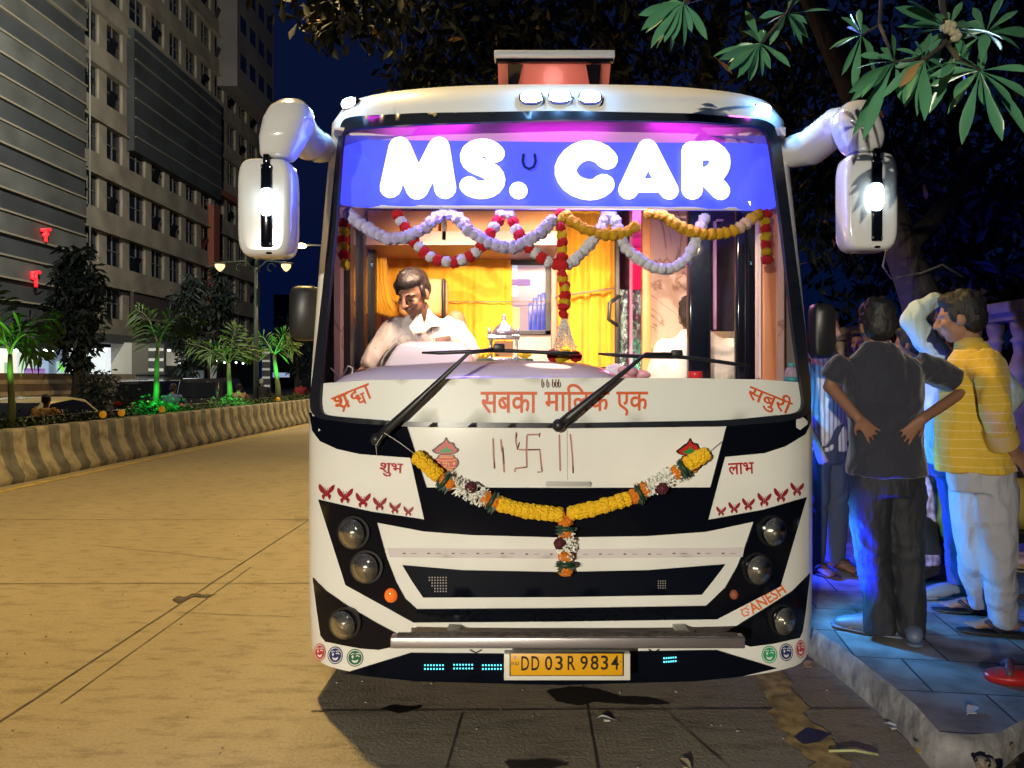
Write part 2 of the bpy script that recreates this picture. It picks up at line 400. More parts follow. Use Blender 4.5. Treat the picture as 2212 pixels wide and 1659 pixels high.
# ---- black trim
BM=[(687,1079),(800,1105),(916,1122),(886,989),(830,985),(777,981),(728,970),(691,953),(674,930),(667,890),(690,898),(760,907),(877,915),(921,1053),(1230,1054),(1535,1053),(1573,910),(1690,905),(1752,880),(1752,913),(1740,938),(1697,964),(1651,979),(1566,987),(1530,1123),(1650,1101),(1743,1074),(1686,1267),(1549,1338),(1210,1343),(893,1345),(746,1264),(716,1170)]
BH=[(814,1129),(914,1148),(1020,1156),(1210,1161),(1400,1158),(1525,1149),(1629,1127),(1606,1193),(1593,1224),(1567,1270),(1526,1309),(1210,1314),(900,1316),(875,1293),(855,1256),(834,1202)]
decal('black_trim',[BM,BH],BLACK,.001,.004,bus,32)
GRILLE=mat('black_mesh',(.002,.0035,.009),.4,spec=.12)
decal('grille',[[(869,1221),(1000,1232),(1209,1236),(1400,1232),(1567,1219),(1540,1255),(1516,1285),(1210,1290),(914,1291),(890,1256)]],GRILLE,.001,.004,bus,32)
mb=MB()
for x in range(920,965,6):
    for y in range(1246,1278,6):
        if x>920+(y-1246)*.55: decal('',[[(x,y),(x+3,y),(x+3,y+3),(x,y+3)]],None,.005,.001,None,50,sheet=True,mb=mb)
for x in range(1421,1440,5):
    for y in range(1254,1272,5): decal('',[[(x,y),(x+2.4,y),(x+2.4,y+2.4),(x,y+2.4)]],None,.005,.001,None,50,sheet=True,mb=mb)
mb.build('mesh_opening',mat('mesh_opening',(.30,.27,.26),.6),bus)
FL=[(675,1248),(703,1276),(749,1308),(806,1342),(871,1377),(850,1397),(818,1404),(778,1401),(740,1394),(702,1386),(692,1373),(684,1319)]
FR=[(1750,1239),(1714,1276),(1656,1313),(1564,1370),(1595,1388),(1621,1397),(1670,1391),(1728,1378),(1734,1365),(1741,1319)]
for l in (FL,FR): decal('fog_lamp_surround',[l],BLACK,.001,.004,bus,28)
decal('lower_grille',[[(746,1454),(887,1411),(1090,1413),(1359,1408),(1549,1405),(1678,1444),(1600,1462),(1500,1472),(1210,1480),(900,1472),(800,1462)]],GRILLE,.001,.005,bus,32)
# ---- bonnet handle, seams, light strip
decal('bonnet_handle',[[(1181,1041),(1274,1041),(1277,1046),(1274,1051),(1181,1051),(1178,1046)]],mat('handle_chrome',(.62,.60,.58),.32,.8),.004,.012,bus,20)
decal('light_strip',[[(836,1184),(1210,1187),(1608,1183),(1604,1203),(1210,1207),(842,1204)]],mat('translucent_strip',(.66,.60,.60),.15,coat=.5),.001,.006,bus,32)
mb=MB()
for i in range(14):
    x=870+i*53; y=1195.5+(1.5 if 4<i<11 else 0)
    decal('',[[(x,y-1.5),(x+6,y-1.5),(x+6,y+1.5),(x,y+1.5)]],None,.007,.0012,None,50,sheet=True,mb=mb)
    decal('',[[(x+18,y-.5),(x+30,y-.5),(x+30,y+.6),(x+18,y+.6)]],None,.007,.0012,None,50,sheet=True,mb=mb)
mb.build('strip_diodes',mat('dark_diode',(.13,.11,.11),.5),bus)
mb=MB(); stroke(mb,[(1225,918),(1226,1036)],1.1,.0015,.0006); stroke(mb,[(878,917),(921,1052)],1.6,.0015,.0006)
mb.build('panel_seam',mat('seam_grey',(.32,.30,.26),.6),bus)
# ---- lamps
REFL=mat('lamp_reflector',(.62,.60,.54),.2,.85,bump=(34,.30,(6,1,1)))
def headlamp(name,x,y,rx,ry,bulb):
    r=decal(name,[circ(x,y,rx*1.12,ry*1.1),circ(x,y,rx*.95,ry*.95)],PLAST,.004,.012,bus,20)
    h=hit(x,y); n=nrm(h.x,h.z); n=(n*.6+Vector((0,-1,0))*.4).normalized(); ax=n.cross(Vector((0,0,1))).normalized(); up=ax.cross(n)
    k=h.y/F_; b=MB(); vs=[]; fs=[]; N=24
    secs=[(.012,1.0),(-.002,.80),(-.012,.5),(-.018,.18)]
    b.loft([(h+n*(.008+q[0]),rx*k*q[1]*.96,ry*k*q[1]*.96,ax,up) for q in secs],N); b.build('reflector',REFL,r)
    b=MB(); b.ell(h+n*.014-up*(.12*ry*k),.20*rx*k,seg=10,rings=6); b.ell(h+n*.012+up*.3*ry*k,(.42*rx*k,.004,.12*ry*k),seg=10,rings=6); b.build('bulb',bulb,r)
    b=MB(); c=[]
    for q,hh in ((1.0,.014),(.8,.022),(.5,.028),(.2,.030)): c.append((h+n*hh,rx*k*q*.98,ry*k*q*.98,ax,up))
    b.loft(c,N,caps=False); l=len(c); b.add([c[-1][0]+ax*c[-1][1]*math.cos(2*math.pi*j/N)+up*c[-1][2]*math.sin(2*math.pi*j/N) for j in range(N)],[tuple(range(N))])
    b.build('lens',glassmat('lamp_glass',(.93,.93,.9),.22,.04),r)
    return r
BULB=mat('lamp_bulb',(.66,.60,.45),.2,.6)
for a in ((763,1151,31,33),(791,1225,32,33),(1669,1147,27,31),(1636,1229,28,32)): headlamp('headlight',*a,BULB)
for a in ((744,1347,31,32),(1691,1339,26,31)): headlamp('fog_lamp',*a,BULB)
def indicator(x,y,rx,ry,es):
    h=hit(x,y,.004); b=MB(); k=h.y/F_; b.ell(h,(rx*k,.02,ry*k),seg=18,rings=10); return b.build('indicator',mat('amber_lens' if es else 'dim_amber_lens',(.75,.16,.02) if es else (.30,.09,.05),.12,coat=.6,emit=(1,.16,.01) if es else None,es=es),bus)
indicator(845,1286,15,16,.35); indicator(1585,1284,10,11,0)
# marker lamps on the header (lit)
MARK=mat('lit_marker_lamp',(.9,.95,1),.3,emit=(.80,.96,1),es=9)
for x,y,w,h_ in ((762,228,44,24),(1147,216,48,30),(1209,215,48,30),(1274,216,48,30),(1641,241,44,24)):
    p=hit(x,y,.012 if 1000<x<1400 else -.04); n=nrm(p.x,p.z); k=p.y/F_
    ax=n.cross(Vector((0,0,1))).normalized(); up=ax.cross(n); c=[]
    for d,q in ((-.10,1.0),(.0,1.08),(.02,1.08),(.026,1.0)): c.append((p+n*d,w*.5*k*q,h_*.5*k*q,ax,up))
    b=MB(); b.loft(c,20,pw=3); ho=b.build('marker_lamp',CHROME,bus)
    b=MB(); b.loft([(p+n*.027,w*.46*k,h_*.46*k,ax,up),(p+n*.040,w*.40*k,h_*.38*k,ax,up)],20,pw=3); b.build('lit_lens',MARK,ho)
    light('AREA','marker_lamp_light',p+n*.045,2.5 if 1000<x<1400 else 7,(.22,.55,1),.08,aim=p+n,sy=.05); light('POINT','marker_lamp_light',p+n*.09+Vector((0,0,.02)),1.5 if 1000<x<1400 else 3.2,(.16,.46,1),.02)
# small lit dots in the lower grille
for gx,gy,st in ((938,1441,6.5),(1001,1440,6.5),(1063,1441,6.5),(1450,1426,5)):
    mb=MB()
    for i in range(7 if st>6 else 6):
        for j in (-4,4): mb.ell(hit(gx-20*st/6.5+i*st,gy+j-(i*.4 if st<6 else 0),.009),.0042,seg=6,rings=4)
    mb.build('lit_diodes',mat('cyan_diode',(.1,.6,.7),.3,emit=(.12,.75,.9),es=1.6),bus)
# ---- stickers and marks
RED=mat('sticker_red',(.28,.012,.02),.35,coat=.3)
def butterfly(x,y,w):
    b=MB(); s=w/36
    def q(l): return [(x+a*s,y+c*s) for a,c in l]
    for sg in (-1,1):
        up=[(1.5,0),(6,-9),(13,-16),(18,-18),(18,-10),(14,-3),(8,2),(2,3)] if sg>0 else [(1.5,0),(5,-8),(11,-16),(16,-20),(18,-13),(15,-4),(9,2),(2,3)]
        lo=[(1.5,2),(8,3),(11,8),(9,13),(6,17),(4,11),(1.5,6)]
        for l in (up,lo): decal('',[smoothloop(q([(sg*a,c+2) for a,c in l]),1)],None,.0005,.001,None,40,sheet=True,mb=b)
        stroke(b,q([(sg*1,0),(sg*4,-9)]),1.1*s,.001,.001)
    stroke(b,q([(0,-2),(0,10)]),2.6*s,.001,.0012)
    return b.build('butterfly_sticker',RED,bus)
for x,y,w in ((705,1062,35),(745,1070,35),(784,1080,33),(820,1088,30),(853,1097,26),(882,1104,22),(1557.7,1104,22),(1586,1096.6,26),(1616.5,1089,28),(1651,1079,31),(1687,1069,32),(1722,1056.5,30)): butterfly(x,y,w)
SMC={'r':(.52,.02,.035),'b':(.01,.02,.16),'g':(.01,.13,.06),'l':(.02,.36,.14)}
def smiley(x,y,rx,ry,c):
    b=MB(); w=mat('sticker_white',(.8,.8,.76),.4); k=mat('sticker_'+{'r':'crimson','b':'navy','g':'green','l':'light_green'}[c],SMC[c],.4)
    for q,o,m in ((1.06,.001,0),(.94,.0018,1),(.84,.0026,0)): decal('',[circ(x,y,rx*q,ry*q)],None,o,0,None,40,sheet=True,mi=m,mb=b)
    decal('',[circ(x-rx*.30,y-ry*.12,rx*.13,ry*.2,12)],None,.0034,0,None,40,sheet=True,mi=1,mb=b)
    stroke(b,[(x-rx*.5,y-ry*.40),(x-rx*.3,y-ry*.52),(x-rx*.1,y-ry*.46)],1.7,.0034,.0002,1)
    stroke(b,[(x+rx*.15,y-ry*.2),(x+rx*.35,y-ry*.28),(x+rx*.55,y-ry*.15)],2.2,.0034,.0002,1)
    stroke(b,[(x+rx*.12,y-ry*.45),(x+rx*.35,y-ry*.55),(x+rx*.58,y-ry*.45)],1.7,.0034,.0002,1)
    decal('',[[(x-rx*.45,y+ry*.22),(x,y+ry*.36),(x+rx*.45,y+ry*.18),(x+rx*.30,y+ry*.52),(x,y+ry*.62),(x-rx*.28,y+ry*.52)]],None,.0034,0,None,40,sheet=True,mi=1,mb=b)
    return b.build('smiley_sticker',[k,w],bus)
for a in ((690.5,1409,12,18,'r'),(724,1415.5,15.5,18,'b'),(766.7,1421,17,18,'g'),(1662,1414,16,18,'l'),(1698.5,1409,14,18,'b'),(1729.5,1402,10.5,18,'r')): smiley(*a)
CRIM=mat('crimson_lettering',(.40,.010,.015),.4)
mb=MB(); text_px(mb,'शुभ',(820,1000,870,1030),3,.0035,bold=.014); mb.build('lettering',CRIM,bus)
mb=MB(); text_px(mb,'लाभ',(1573,999,1629,1025),-3,.0035,bold=.014); mb.build('lettering',CRIM,bus)
OR2=mat('bright_orange_lettering',(.80,.17,.03),.4)
mb=MB(); text_px(mb,'ANESH',(1613,1282,1700,1306),-33,.0035,bold=.018)
ex=[(0,0),(-6,-3),(-13,0),(-15,8),(-9,14),(-1,12),(1,6),(-5,5)]
stroke(mb,[(1617+a,1322+c-5) for a,c in ex],2.6,.003,.0005); stroke(mb,[(1606,1309),(1613,1302),(1622,1300)],1.7,.003,.0005); stroke(mb,[(1609,1314),(1616,1307)],1.5,.003,.0005); decal('',[circ(1601,1318,1.8,n=10)],None,.003,.0005,None,40,sheet=True,mb=mb)
mb.build('lettering',OR2,bus)
mb=MB(); BAR=[[(1065,948),(1066,980),(1068,1011)],[(1082,950),(1084,975)],[(1085,965),(1089,1019)],[(1208,940),(1210,1016)],[(1232,939),(1236,980),(1238,1021)],
 [(1138,942),(1139,939),(1165,938.5)],[(1138,942),(1137,975),(1138,1009),(1113,1012),(1112,1018)],[(1115,935),(1114,952),(1118,971),(1140,972),(1166,971),(1168,995),(1171,1019),(1162,1020)]]
for b_ in BAR: stroke(mb,b_,3.6,.002,.0006,1); 
for b_ in ([(1068,1000),(1068,1011)],[(1086,968),(1089,1002)],[(1116,938),(1115,945)],[(1165,943),(1166,936)],[(1122,956),(1118,970)],[(1131,1010),(1138,1008)],[(1169,1010),(1172,1016)],[(1238,1008),(1238,1021)],[(1140,971),(1166,971)]): stroke(mb,b_,2.2,.003,.0006,0)
mb.build('powder_mark',[KUM,KUM2],bus)
# auspicious pot stickers
PGOLD=mat('sticker_gold',(.65,.33,.03),.4); PGRN=mat('sticker_leaf_green',(.02,.22,.05),.4); PRED=mat('sticker_scarlet',(.50,.02,.015),.35); PBLK=mat('sticker_black',(.012,.01,.01),.4)
def pot(x,y):
    b=MB()
    def q(l,s=1): return [(x+a*s,y+c*s) for a,c in l]
    lf=[(0,-37),(6,-24),(16,-24),(19,-14),(28,-10),(22,-2),(10,1),(-12,1),(-24,-2),(-30,-8),(-22,-13),(-12,-22),(-6,-24)]
    pt=[(-17,1),(17,1),(16,5),(26,12),(26,24),(15,34),(14,39),(-14,39),(-15,34),(-25,25),(-27,14),(-16,5)]
    decal('',[smoothloop(q(lf,1.08),1)],None,.0008,0,None,40,sheet=True,mi=3,mb=b); decal('',[smoothloop(q([(a*1.08,c*1.03-.5) for a,c in pt]),1)],None,.0009,0,None,40,sheet=True,mi=3,mb=b)
    decal('',[smoothloop(q([(a*.88,c*.86-1.5) for a,c in lf]),1)],None,.002,0,None,40,sheet=True,mi=2,mb=b)
    decal('',[smoothloop(q([(a*.92,c*.95+.5) for a,c in pt]),1)],None,.0021,0,None,40,sheet=True,mi=2,mb=b)
    decal('',[q([(0,-20),(4,-12),(15,-10),(10,-3),(-12,-3),(-17,-8),(-5,-11)])],None,.003,0,None,40,sheet=True,mi=1,mb=b)
    for yy in (4,7,33,36.5): stroke(b,q([(-14,yy),(14,yy)]),1.7,.003,.0003,0)
    stroke(b,q([(-22,12),(-8,14),(8,14),(22,12)]),1.5,.003,.0003,0); stroke(b,q([(-20,28),(0,30),(20,28)]),1.5,.003,.0003,0)
    for sx in (-17,17): decal('',[circ(x+sx,y+20,3,3.4,12)],None,.0035,0,None,40,sheet=True,mi=0,mb=b)
    for l in ([(0,14),(0,26)],[(-6,20),(6,20)],[(0,14),(6,14)],[(6,20),(6,26)],[(0,26),(-6,26)],[(-6,20),(-6,14)]): stroke(b,q(l),2,.0035,.0003,0)
    return b.build('pot_sticker',[PGOLD,PGRN,PRED,PBLK],bus)
pot(964,981); pot(1491,983)
# scroll ornaments beside the bumper brackets
mb=MB()
for l in ([(933,1364),(938,1371),(945,1376)],[(994,1376),(1010,1374),(1022,1366)],[(1000,1377),(1020,1375),(1038,1367)],[(1005,1378.5),(1030,1374),(1051,1376)],[(1395,1375),(1405,1367),(1420,1368),(1438,1372)],[(1415,1365),(1425,1368),(1440,1372)],[(1436,1365),(1448,1371),(1455,1373)],[(1488,1373),(1499,1368),(1504,1361)]): stroke(mb,l,4,.001,.0008,taper=True)
stroke(mb,[(1016,1404),(1028,1410),(1040,1404)],3,.001,.0008); stroke(mb,[(1402,1403),(1413,1409),(1424,1403)],3,.001,.0008)
mb.build('scroll_ornament',PBLK,bus)
# ---- bumper bar, brackets
YB=3.18
mb=MB(); a=P(843,1381,YB); c=P(1610,1375,YB); zt=(a.z+c.z)/2
mb.box(((a.x+c.x)/2,YB+.03,zt-.022),(c.x-a.x,.06,.046),bev=.004); bb=mb.build('bumper_bar',STEEL,bus)
mb=MB(); mb.box(((a.x+c.x)/2,YB+.03,zt+.0035),(c.x-a.x-.05,.05,.004)); mb.build('bar_cap',mat('worn_cap',(.10,.08,.07),.5,noise=(40,.7)),bb)
for x in (978,1476):
    q=P(x,1370,3.27); mb=MB(); mb.box((q.x,3.30,q.z-.004),(.055,.17,.03),bev=.003); mb.build('bracket',mat('bracket_cream',(.55,.52,.42),.4),bb)
# ---- number plate
PLY=3.225
def onplate(d): return lambda x,y: P(x,y,PLY-d)
mb=MB(); p0,p1=P(1089,1408,PLY+.03),P(1360,1465,PLY+.03); mb.box(((p0.x+p1.x)/2,PLY+.03,(p0.z+p1.z)/2),(p1.x-p0.x,.05,p0.z-p1.z),bev=.003); pm=mb.build('number_plate',mat('plate_holder',(.72,.70,.60),.4),bus)
mb=MB(); p0,p1=P(1100.5,1409,PLY),P(1347.5,1460.5,PLY); mb.box(((p0.x+p1.x)/2,PLY+.002,(p0.z+p1.z)/2),(p1.x-p0.x,.006,p0.z-p1.z),bev=.002,m=1)
p0,p1=P(1103,1411.5,PLY),P(1345,1458.5,PLY); mb.box(((p0.x+p1.x)/2,PLY-.0015,(p0.z+p1.z)/2),(p1.x-p0.x,.004,p0.z-p1.z),bev=.0015); mb.build('yellow_plate',[mat('plate_yellow',(.78,.38,.008),.35),PBLK],pm)
mb=MB()
for ch,x0,x1 in (('D',1126,1143),('D',1148,1165),('0',1177,1193),('3',1199.5,1216),('R',1226,1243),('9',1253.5,1270),('8',1276,1293),('3',1298,1314),('4',1320,1337)):
    text_px(mb,ch,(x0,1417.5-(x0-1126)*.009,x1,1448.5-(x0-1126)*.009),0,m=0,bold=.012,place=onplate(.0042))
text_px(mb,'IND',(1105,1430,1121,1437),0,place=onplate(.0042)); mb.ell(P(1341,1429,PLY-.003),(.003,.0015,.003),seg=8,rings=4)
mb.build('plate_lettering',PBLK,pm)
mb=MB(); mb.ell(P(1113,1420,PLY-.003),(.006,.003,.006),seg=10,rings=5); mb.build('plate_stud',mat('stud_grey',(.5,.42,.36),.4),pm)
# ---- wipers
def wiper(piv,elbow,mid,b0,b1):
    b=MB(); o=.05
    pts=[hit(*piv,.03),hit(piv[0]+(elbow[0]-piv[0])*.12,piv[1]+(elbow[1]-piv[1])*.12,.05),hit((piv[0]*.45+elbow[0]*.55),(piv[1]*.45+elbow[1]*.55),.06),hit(*elbow,.05),hit(*mid,.055)]
    b.tube(pts,[(.021,.012),(.021,.012),(.013,.008),(.008,.006),(.009,.008)],8,up=(0,-1,.2))
    b.ell(pts[0],(.03,.03,.03),seg=10,rings=6); w=b.build('wiper',PLAST,bus)
    b=MB(); k=9; q=[hit(b0[0]+(b1[0]-b0[0])*i/k,b0[1]+(b1[1]-b0[1])*i/k+((mid[1]-(b0[1]+(b1[1]-b0[1])*i/k))*.55*max(0,1-abs(i/k-(mid[0]-b0[0])/(b1[0]-b0[0]))*2.6)),.035) for i in range(k+1)]
    b.tube(q,[(.005,.008)]+[(.009,.010)]*(k-1)+[(.005,.008)],6,up=(0,-1,.2)); b.box(hit(mid[0],mid[1]-2,.05),(.05,.03,.03),bev=.006); b.build('wiper_blade',PLAST,w)
wiper((814,949),(1012,763),(1078,752),(912,762),(1250,763)); wiper((1207,919),(1396,764),(1462,765),(1292,764),(1618,789))
# ---- exterior mirrors
MWH=mat('mirror_white',(.58,.58,.58),.16,coat=.8)
def mirror(arm,lobe,house,Ym,lampx,lampy,side):
    b=MB(); b.tube([P(*a[:2],a[2]) for a in arm],[(a[3]*a[2]/F_,a[4]*a[2]/F_) for a in arm],20,up=(0,-1,0),round_=True)
    b.loft([(P(x,y,Y),r_*Y/F_,d) for x,y,Y,r_,d in lobe],24,pw=2.8); ar=remesh(b,'mirror_arm',MWH,.009,5,bus)
    b=MB(); q=P(*arm[0][:2],arm[0][2]); b.box((q.x-side*.02,q.y+.02,q.z),(.05,.08,.12),bev=.008); b.build('hinge',mat('hinge_grey',(.5,.5,.5),.4),ar)
    x0,y0,x1,y1=house; k=Ym/F_; c=P((x0+x1)/2,(y0+y1)/2,Ym); w,h=(x1-x0)*k/2,(y1-y0)*k/2; b=MB(); secs=[]
    for d,q in ((-.055,.70),(-.054,.82),(-.048,.90),(-.034,.965),(-.01,1),(.06,1),(.075,.97)): 
        secs.append((Vector((c.x,c.y+d,c.z)),w*(q if q>.9 else q*.9+.09),h*(1-(1-q)*.45),(1,0,0),(0,0,1)))
    b.loft(secs,48,pw=5.2); ho=b.build('mirror_housing',MWH,bus)
    b=MB(); f=c.y-.056; sx=P(lampx,0,f).x
    b.box((sx,f-.006,c.z+.0),(.046,.016,h*1.66),bev=.005); b.box((sx,f+.012,c.z+h*.93),(.03,.05,h*.22),bev=.008); b.box((sx+.008,f+.01,c.z-h*.86),(.03,.016,h*.2),bev=.006)
    st=b.build('mounting_strap',BLACK,ho)
    b=MB()
    for sz in (-1,1):
        for s2 in (-1,1): b.ell((sx+s2*.019,f-.014,c.z+sz*h*.77),.005,seg=8,rings=5)
    b.build('bolt',CHROME,st)
    lp=P(lampx,lampy,f-.02); b=MB(); b.loft([(lp,.030,.062,(1,0,0),(0,0,1)),(lp+Vector((0,-.014,0)),.027,.057,(1,0,0),(0,0,1)),(lp+Vector((0,-.018,0)),.02,.05,(1,0,0),(0,0,1))],20,pw=3.5); b.build('mirror_lamp',MARK,ho)
    light('AREA','mirror_lamp_light',lp+Vector((0,-.022,0)),2.0,(.6,.88,1),.05,aim=lp+Vector((0,-1,0)),sy=.10); light('POINT','mirror_lamp_light',lp+Vector((0,-.05,0)),.05,(.35,.8,1),.01)
mirror([(690,318,3.86,34,36),(666,308,3.78,40,44),(640,272,3.62,42,42)],[(602,346,3.42,30,.055),(602,338,3.42,37,.075),(612,302,3.42,48,.095),(624,262,3.43,51,.10),(631,238,3.44,44,.095),(633,222,3.45,26,.06),(633,217,3.45,12,.03)],(518,345,638,557),3.42,576,436,-1)
mirror([(1712,328,3.86,34,36),(1752,318,3.78,40,42),(1812,270,3.58,40,42),(1842,258,3.5,34,38)],[(1852,222,3.44,14,.04),(1850,228,3.44,30,.07),(1845,246,3.43,42,.09),(1848,272,3.42,48,.10),(1857,300,3.42,47,.095),(1860,322,3.42,40,.08),(1862,333,3.42,30,.06)],(1817,332,1933,544),3.42,1893,425,1)
# dark rear-view mirrors lower on each flank
for x0,y0,x1,y1,Y,rim in ((627,617,690,736,4.5,1),(1752,655,1801,775,4.3,0)):
    k=Y/F_; c=P((x0+x1)/2,(y0+y1)/2,Y); w,h=(x1-x0)*k/2,(y1-y0)*k/2; b=MB()
    b.loft([(c+Vector((0,d,0)),w*q,h*q,(1,0,0),(0,0,1)) for d,q in ((-.05,.86),(-.035,.96),(0,1),(.05,1),(.06,.96))],28,pw=5); b.build('side_mirror',PLAST,bus)
# ---- roof hatch standing open
HP=mat('hatch_tinted',(.62,.20,.16),.35,coat=.3); HW=mat('hatch_white',(.7,.7,.68),.4)
hA,hB=4.55,5.15; zt,zb=3.47,3.0; x0,x1=P(1068,0,hA).x,P(1327,0,hA).x
b=MB(); b.box(((x0+x1)/2,hA,zt),(x1-x0,.10,.045),bev=.008); hr=b.build('roof_hatch',HW,bus)
b=MB(); b.add([(x0+.02,hA,zt-.03),(x1-.02,hA,zt-.03),(x1-.02,hB,zb),(x0+.02,hB,zb),(x0+.02,hA+.05,zt),(x1-.02,hA+.05,zt),(x1-.02,hB+.05,zb+.03),(x0+.02,hB+.05,zb+.03)],[(0,1,2,3),(7,6,5,4),(0,3,7,4),(1,5,6,2),(0,4,5,1),(3,2,6,7)],0,False); b.build('hatch_panel',HP,hr)
b=MB(); b.box(((x0+x1)/2,hA-.02,zt-.033),(x1-x0-.02,.03,.02),m=0)
for s in (-1,1):
    xm=(x0+x1)/2+s*(x1-x0)*.36; b.add([(xm-s*.07,hA-.01,zt-.05),(xm+s*.02,hA-.01,zt-.05),(xm+s*.02,hA+.22,zt-.25),(xm-s*.0,hA+.22,zt-.25)],[(0,1,2,3)],0,False)
    b.tube([(xm,hA+.12,zt-.22),(xm-s*.06,hA+.1,2.95)],.008,6)
b.build('hatch_strut',BLACK,hr)
b=MB(); 
for s in (x0,x1): b.box((s,(hA+hB)/2,(zt+zb)/2-.10),(.02,.55,.32))
b.build('hatch_side',BLACK,hr)
light('POINT','hatch_fill_light',((x0+x1)/2,4.62,3.02),3.0,(1,.42,.38),.08)  # added light standing for cabin light coming up through the hatch
# ---- side windows, wheels
for sx in (-1,1):
    for i in range(5):
        b=MB(); X=XC+sx*1.199; b.box((X,5.2+i*1.25,2.0),(.03,1.12,.75),bev=.012); b.build('side_window',BLACK,bus)
TYRE=mat('tyre_rubber',(.015,.015,.016),.8,bump=(60,.3))
for sx in (-1,1):
    for yy in (5.0,9.6):
        c=Vector((XC+sx*1.0,yy,.43)); b=MB(); b.lathe(c-Vector((.13,0,0)),[(0,.26),(.0,.38),(.03,.43),(.23,.43),(.26,.38),(.26,.26)],28,ax=(1,0,0)); w=b.build('wheel',TYRE,bus)
        b=MB(); b.lathe(c-Vector((.11,0,0)),[(0,.02),(.0,.25),(.22,.25),(.22,.02)],20,ax=(1,0,0)); b.build('rim',STEEL,w)
b=MB(); b.box((XC,8,.34),(2.2,7.2,.10)); b.box((XC,5.2,.28),(1.7,.12,.12)); b.build('underbody',PLAST,bus)
# =====================================================================  NAME BOARD AND CAB INTERIOR
BLUE=mat('backlit_blue_board',(.05,.08,.55),.35,emit=(.060,.075,1.0),es=1.2,noise=(1.2,.12,2))
def plate(loops,mats,off,name,parent,th=.008,step=60): return decal(name,loops,mats,off,th,parent,step)
board=plate([[(744,301),(1210,307),(1668,309),(1682,452),(1210,450),(730,444)]],BLUE,-.10,'name_board',bus,.02)
b=MB(); q=[hit(732+i*(1680-732)/10,446+6*i/10,-.085) for i in range(11)]; b.tube(q,.009,6); b.build('board_edge',mat('board_edge_white',(.75,.72,.8),.4),board)
q=hit(1210,375,-.02); light('AREA','name_board_light',q,26,(.05,.10,1),2.1,aim=q+nrm(q.x,q.z),sy=.28)
LIT=mat('lit_letter',(.95,.95,.97),.3,emit=(1,.96,1),es=1.25)
LET={'M':[([(844,405),(863,317)],24),([(863,317),(902,409)],24),([(902,409),(948,317)],23.5),([(948,317),(962,408)],23.5)],
'S':[([(1070,332),(1060,322),(1045,318),(1026,321),(1014,331),(1015,347),(1028,357),(1050,365),(1068,377),(1072,392),(1062,406),(1042,411),(1022,408),(1013,400)],21)],
'.':[([(1119.6,411),(1120.4,412)],20)],
'C':[([(1311,344),(1297,330),(1268,323),(1240,334),(1222,358),(1222,378),(1238,400),(1268,411),(1291,408),(1304,398)],24)],
'A':[([(1399,320),(1357,411)],21.5),([(1399,320),(1445,411)],21.5),([(1372,401),(1428,401)],16)],
'R':[([(1495,326),(1495,410)],23),([(1495,326),(1538,325)],22.5),([(1538,325),(1554,337),(1556,352),(1550,368),(1536,379)],23),([(1536,379),(1500,380)],20),([(1528,382),(1556,411)],22)]}
for ch,ss in LET.items():
    b=MB()
    for pts,r in ss:
        if len(pts)>3: pts=[pts[0]]+[tuple(.75*u+.25*v if t==0 else .25*u+.75*v for u,v in zip(a,c)) for a,c in zip(pts,pts[1:]) for t in (0,1)]+[pts[-1]]
        w=[hit(*p,-.052) for p in pts]; k=w[0].y/F_; b.tube(w,[(r*k,.016)]*len(w),22,up=(0,-1,.17),round_=True)
    b.build('lit_letter',LIT,board)
b=MB(); stroke(b,[(1131,334),(1129,348),(1133,360),(1143,365),(1153,360),(1157,348),(1155,334)],6,-.06,.003)
b.build('horseshoe',mat('horseshoe_navy',(.008,.012,.10),.35),board)
PURP=mat('header_panel',(.58,.34,.52),.5)
plate([[(750,262),(1210,244),(1656,258),(1664,312),(1210,309),(744,303)]],PURP,-.13,'header_panel',bus,.01)
for i in (0,1,2):
    q=hit(900+i*310,270,-.05); light('AREA','magenta_strip_light',q+Vector((0,0,.045)),.6,(.80,.03,.85),.5,aim=q+Vector((0,.06,-.2)),sy=.03)
PEACH=mat('peach_laminate',(.74,.50,.36),.35,noise=(1.2,.06,3))
TAN=mat('orange_laminate',(.60,.27,.07),.45); BRN=mat('brown_trim',(.34,.17,.12),.4); CEIL=mat('cab_ceiling',(.7,.6,.55),.5)
def marble(name,col):
    m=mat(name,col,.25,coat=.3); nt=m.node_tree; b=nt.nodes['Principled BSDF']; tc=nt.nodes.new('ShaderNodeTexCoord'); n=nt.nodes.new('ShaderNodeTexNoise'); n.inputs['Scale'].default_value=1.6; n.inputs['Detail'].default_value=8; n.inputs['Distortion'].default_value=1.2
    r=nt.nodes.new('ShaderNodeValToRGB'); e=r.color_ramp.elements; e[0].position=.485; e[0].color=(*col,1); e[1].position=.515; e[1].color=(*col,1); x=e.new(.5); x.color=(col[0]*.55,col[1]*.42,col[2]*.36,1)
    nt.links.new(tc.outputs['Object'],n.inputs[0]); nt.links.new(n.outputs[0],r.inputs[0]); nt.links.new(r.outputs[0],b.inputs['Base Color']); return m
MARB=marble('peach_marble',(.68,.46,.37))
XL,XR=XC-1.14,XC+1.14
b=MB(); b.box((XC,4.55,.72),(2.3,1.7,.04)); b.build('cab_floor',BRN,bus)
b=MB(); b.box((XC,5.2,2.78),(2.26,2.8,.04)); b.build('cab_ceiling',CEIL,bus)
b=MB(); b.box((XL,4.55,1.75),(.03,1.3,2.0)); b.box((XR,4.55,1.75),(.03,1.3,2.0)); b.build('side_lining',MARB,bus)
YP=5.05
def bp(px0,py0,px1,py1,Y,d=.03): 
    a,c=P(px0,py0,Y),P(px1,py1,Y); return ((a.x+c.x)/2,Y,(a.z+c.z)/2),(abs(c.x-a.x),d,abs(a.z-c.z))
b=MB(); b.box(*bp(800,430,1203,900,YP)); b.build('partition',MARB,bus)
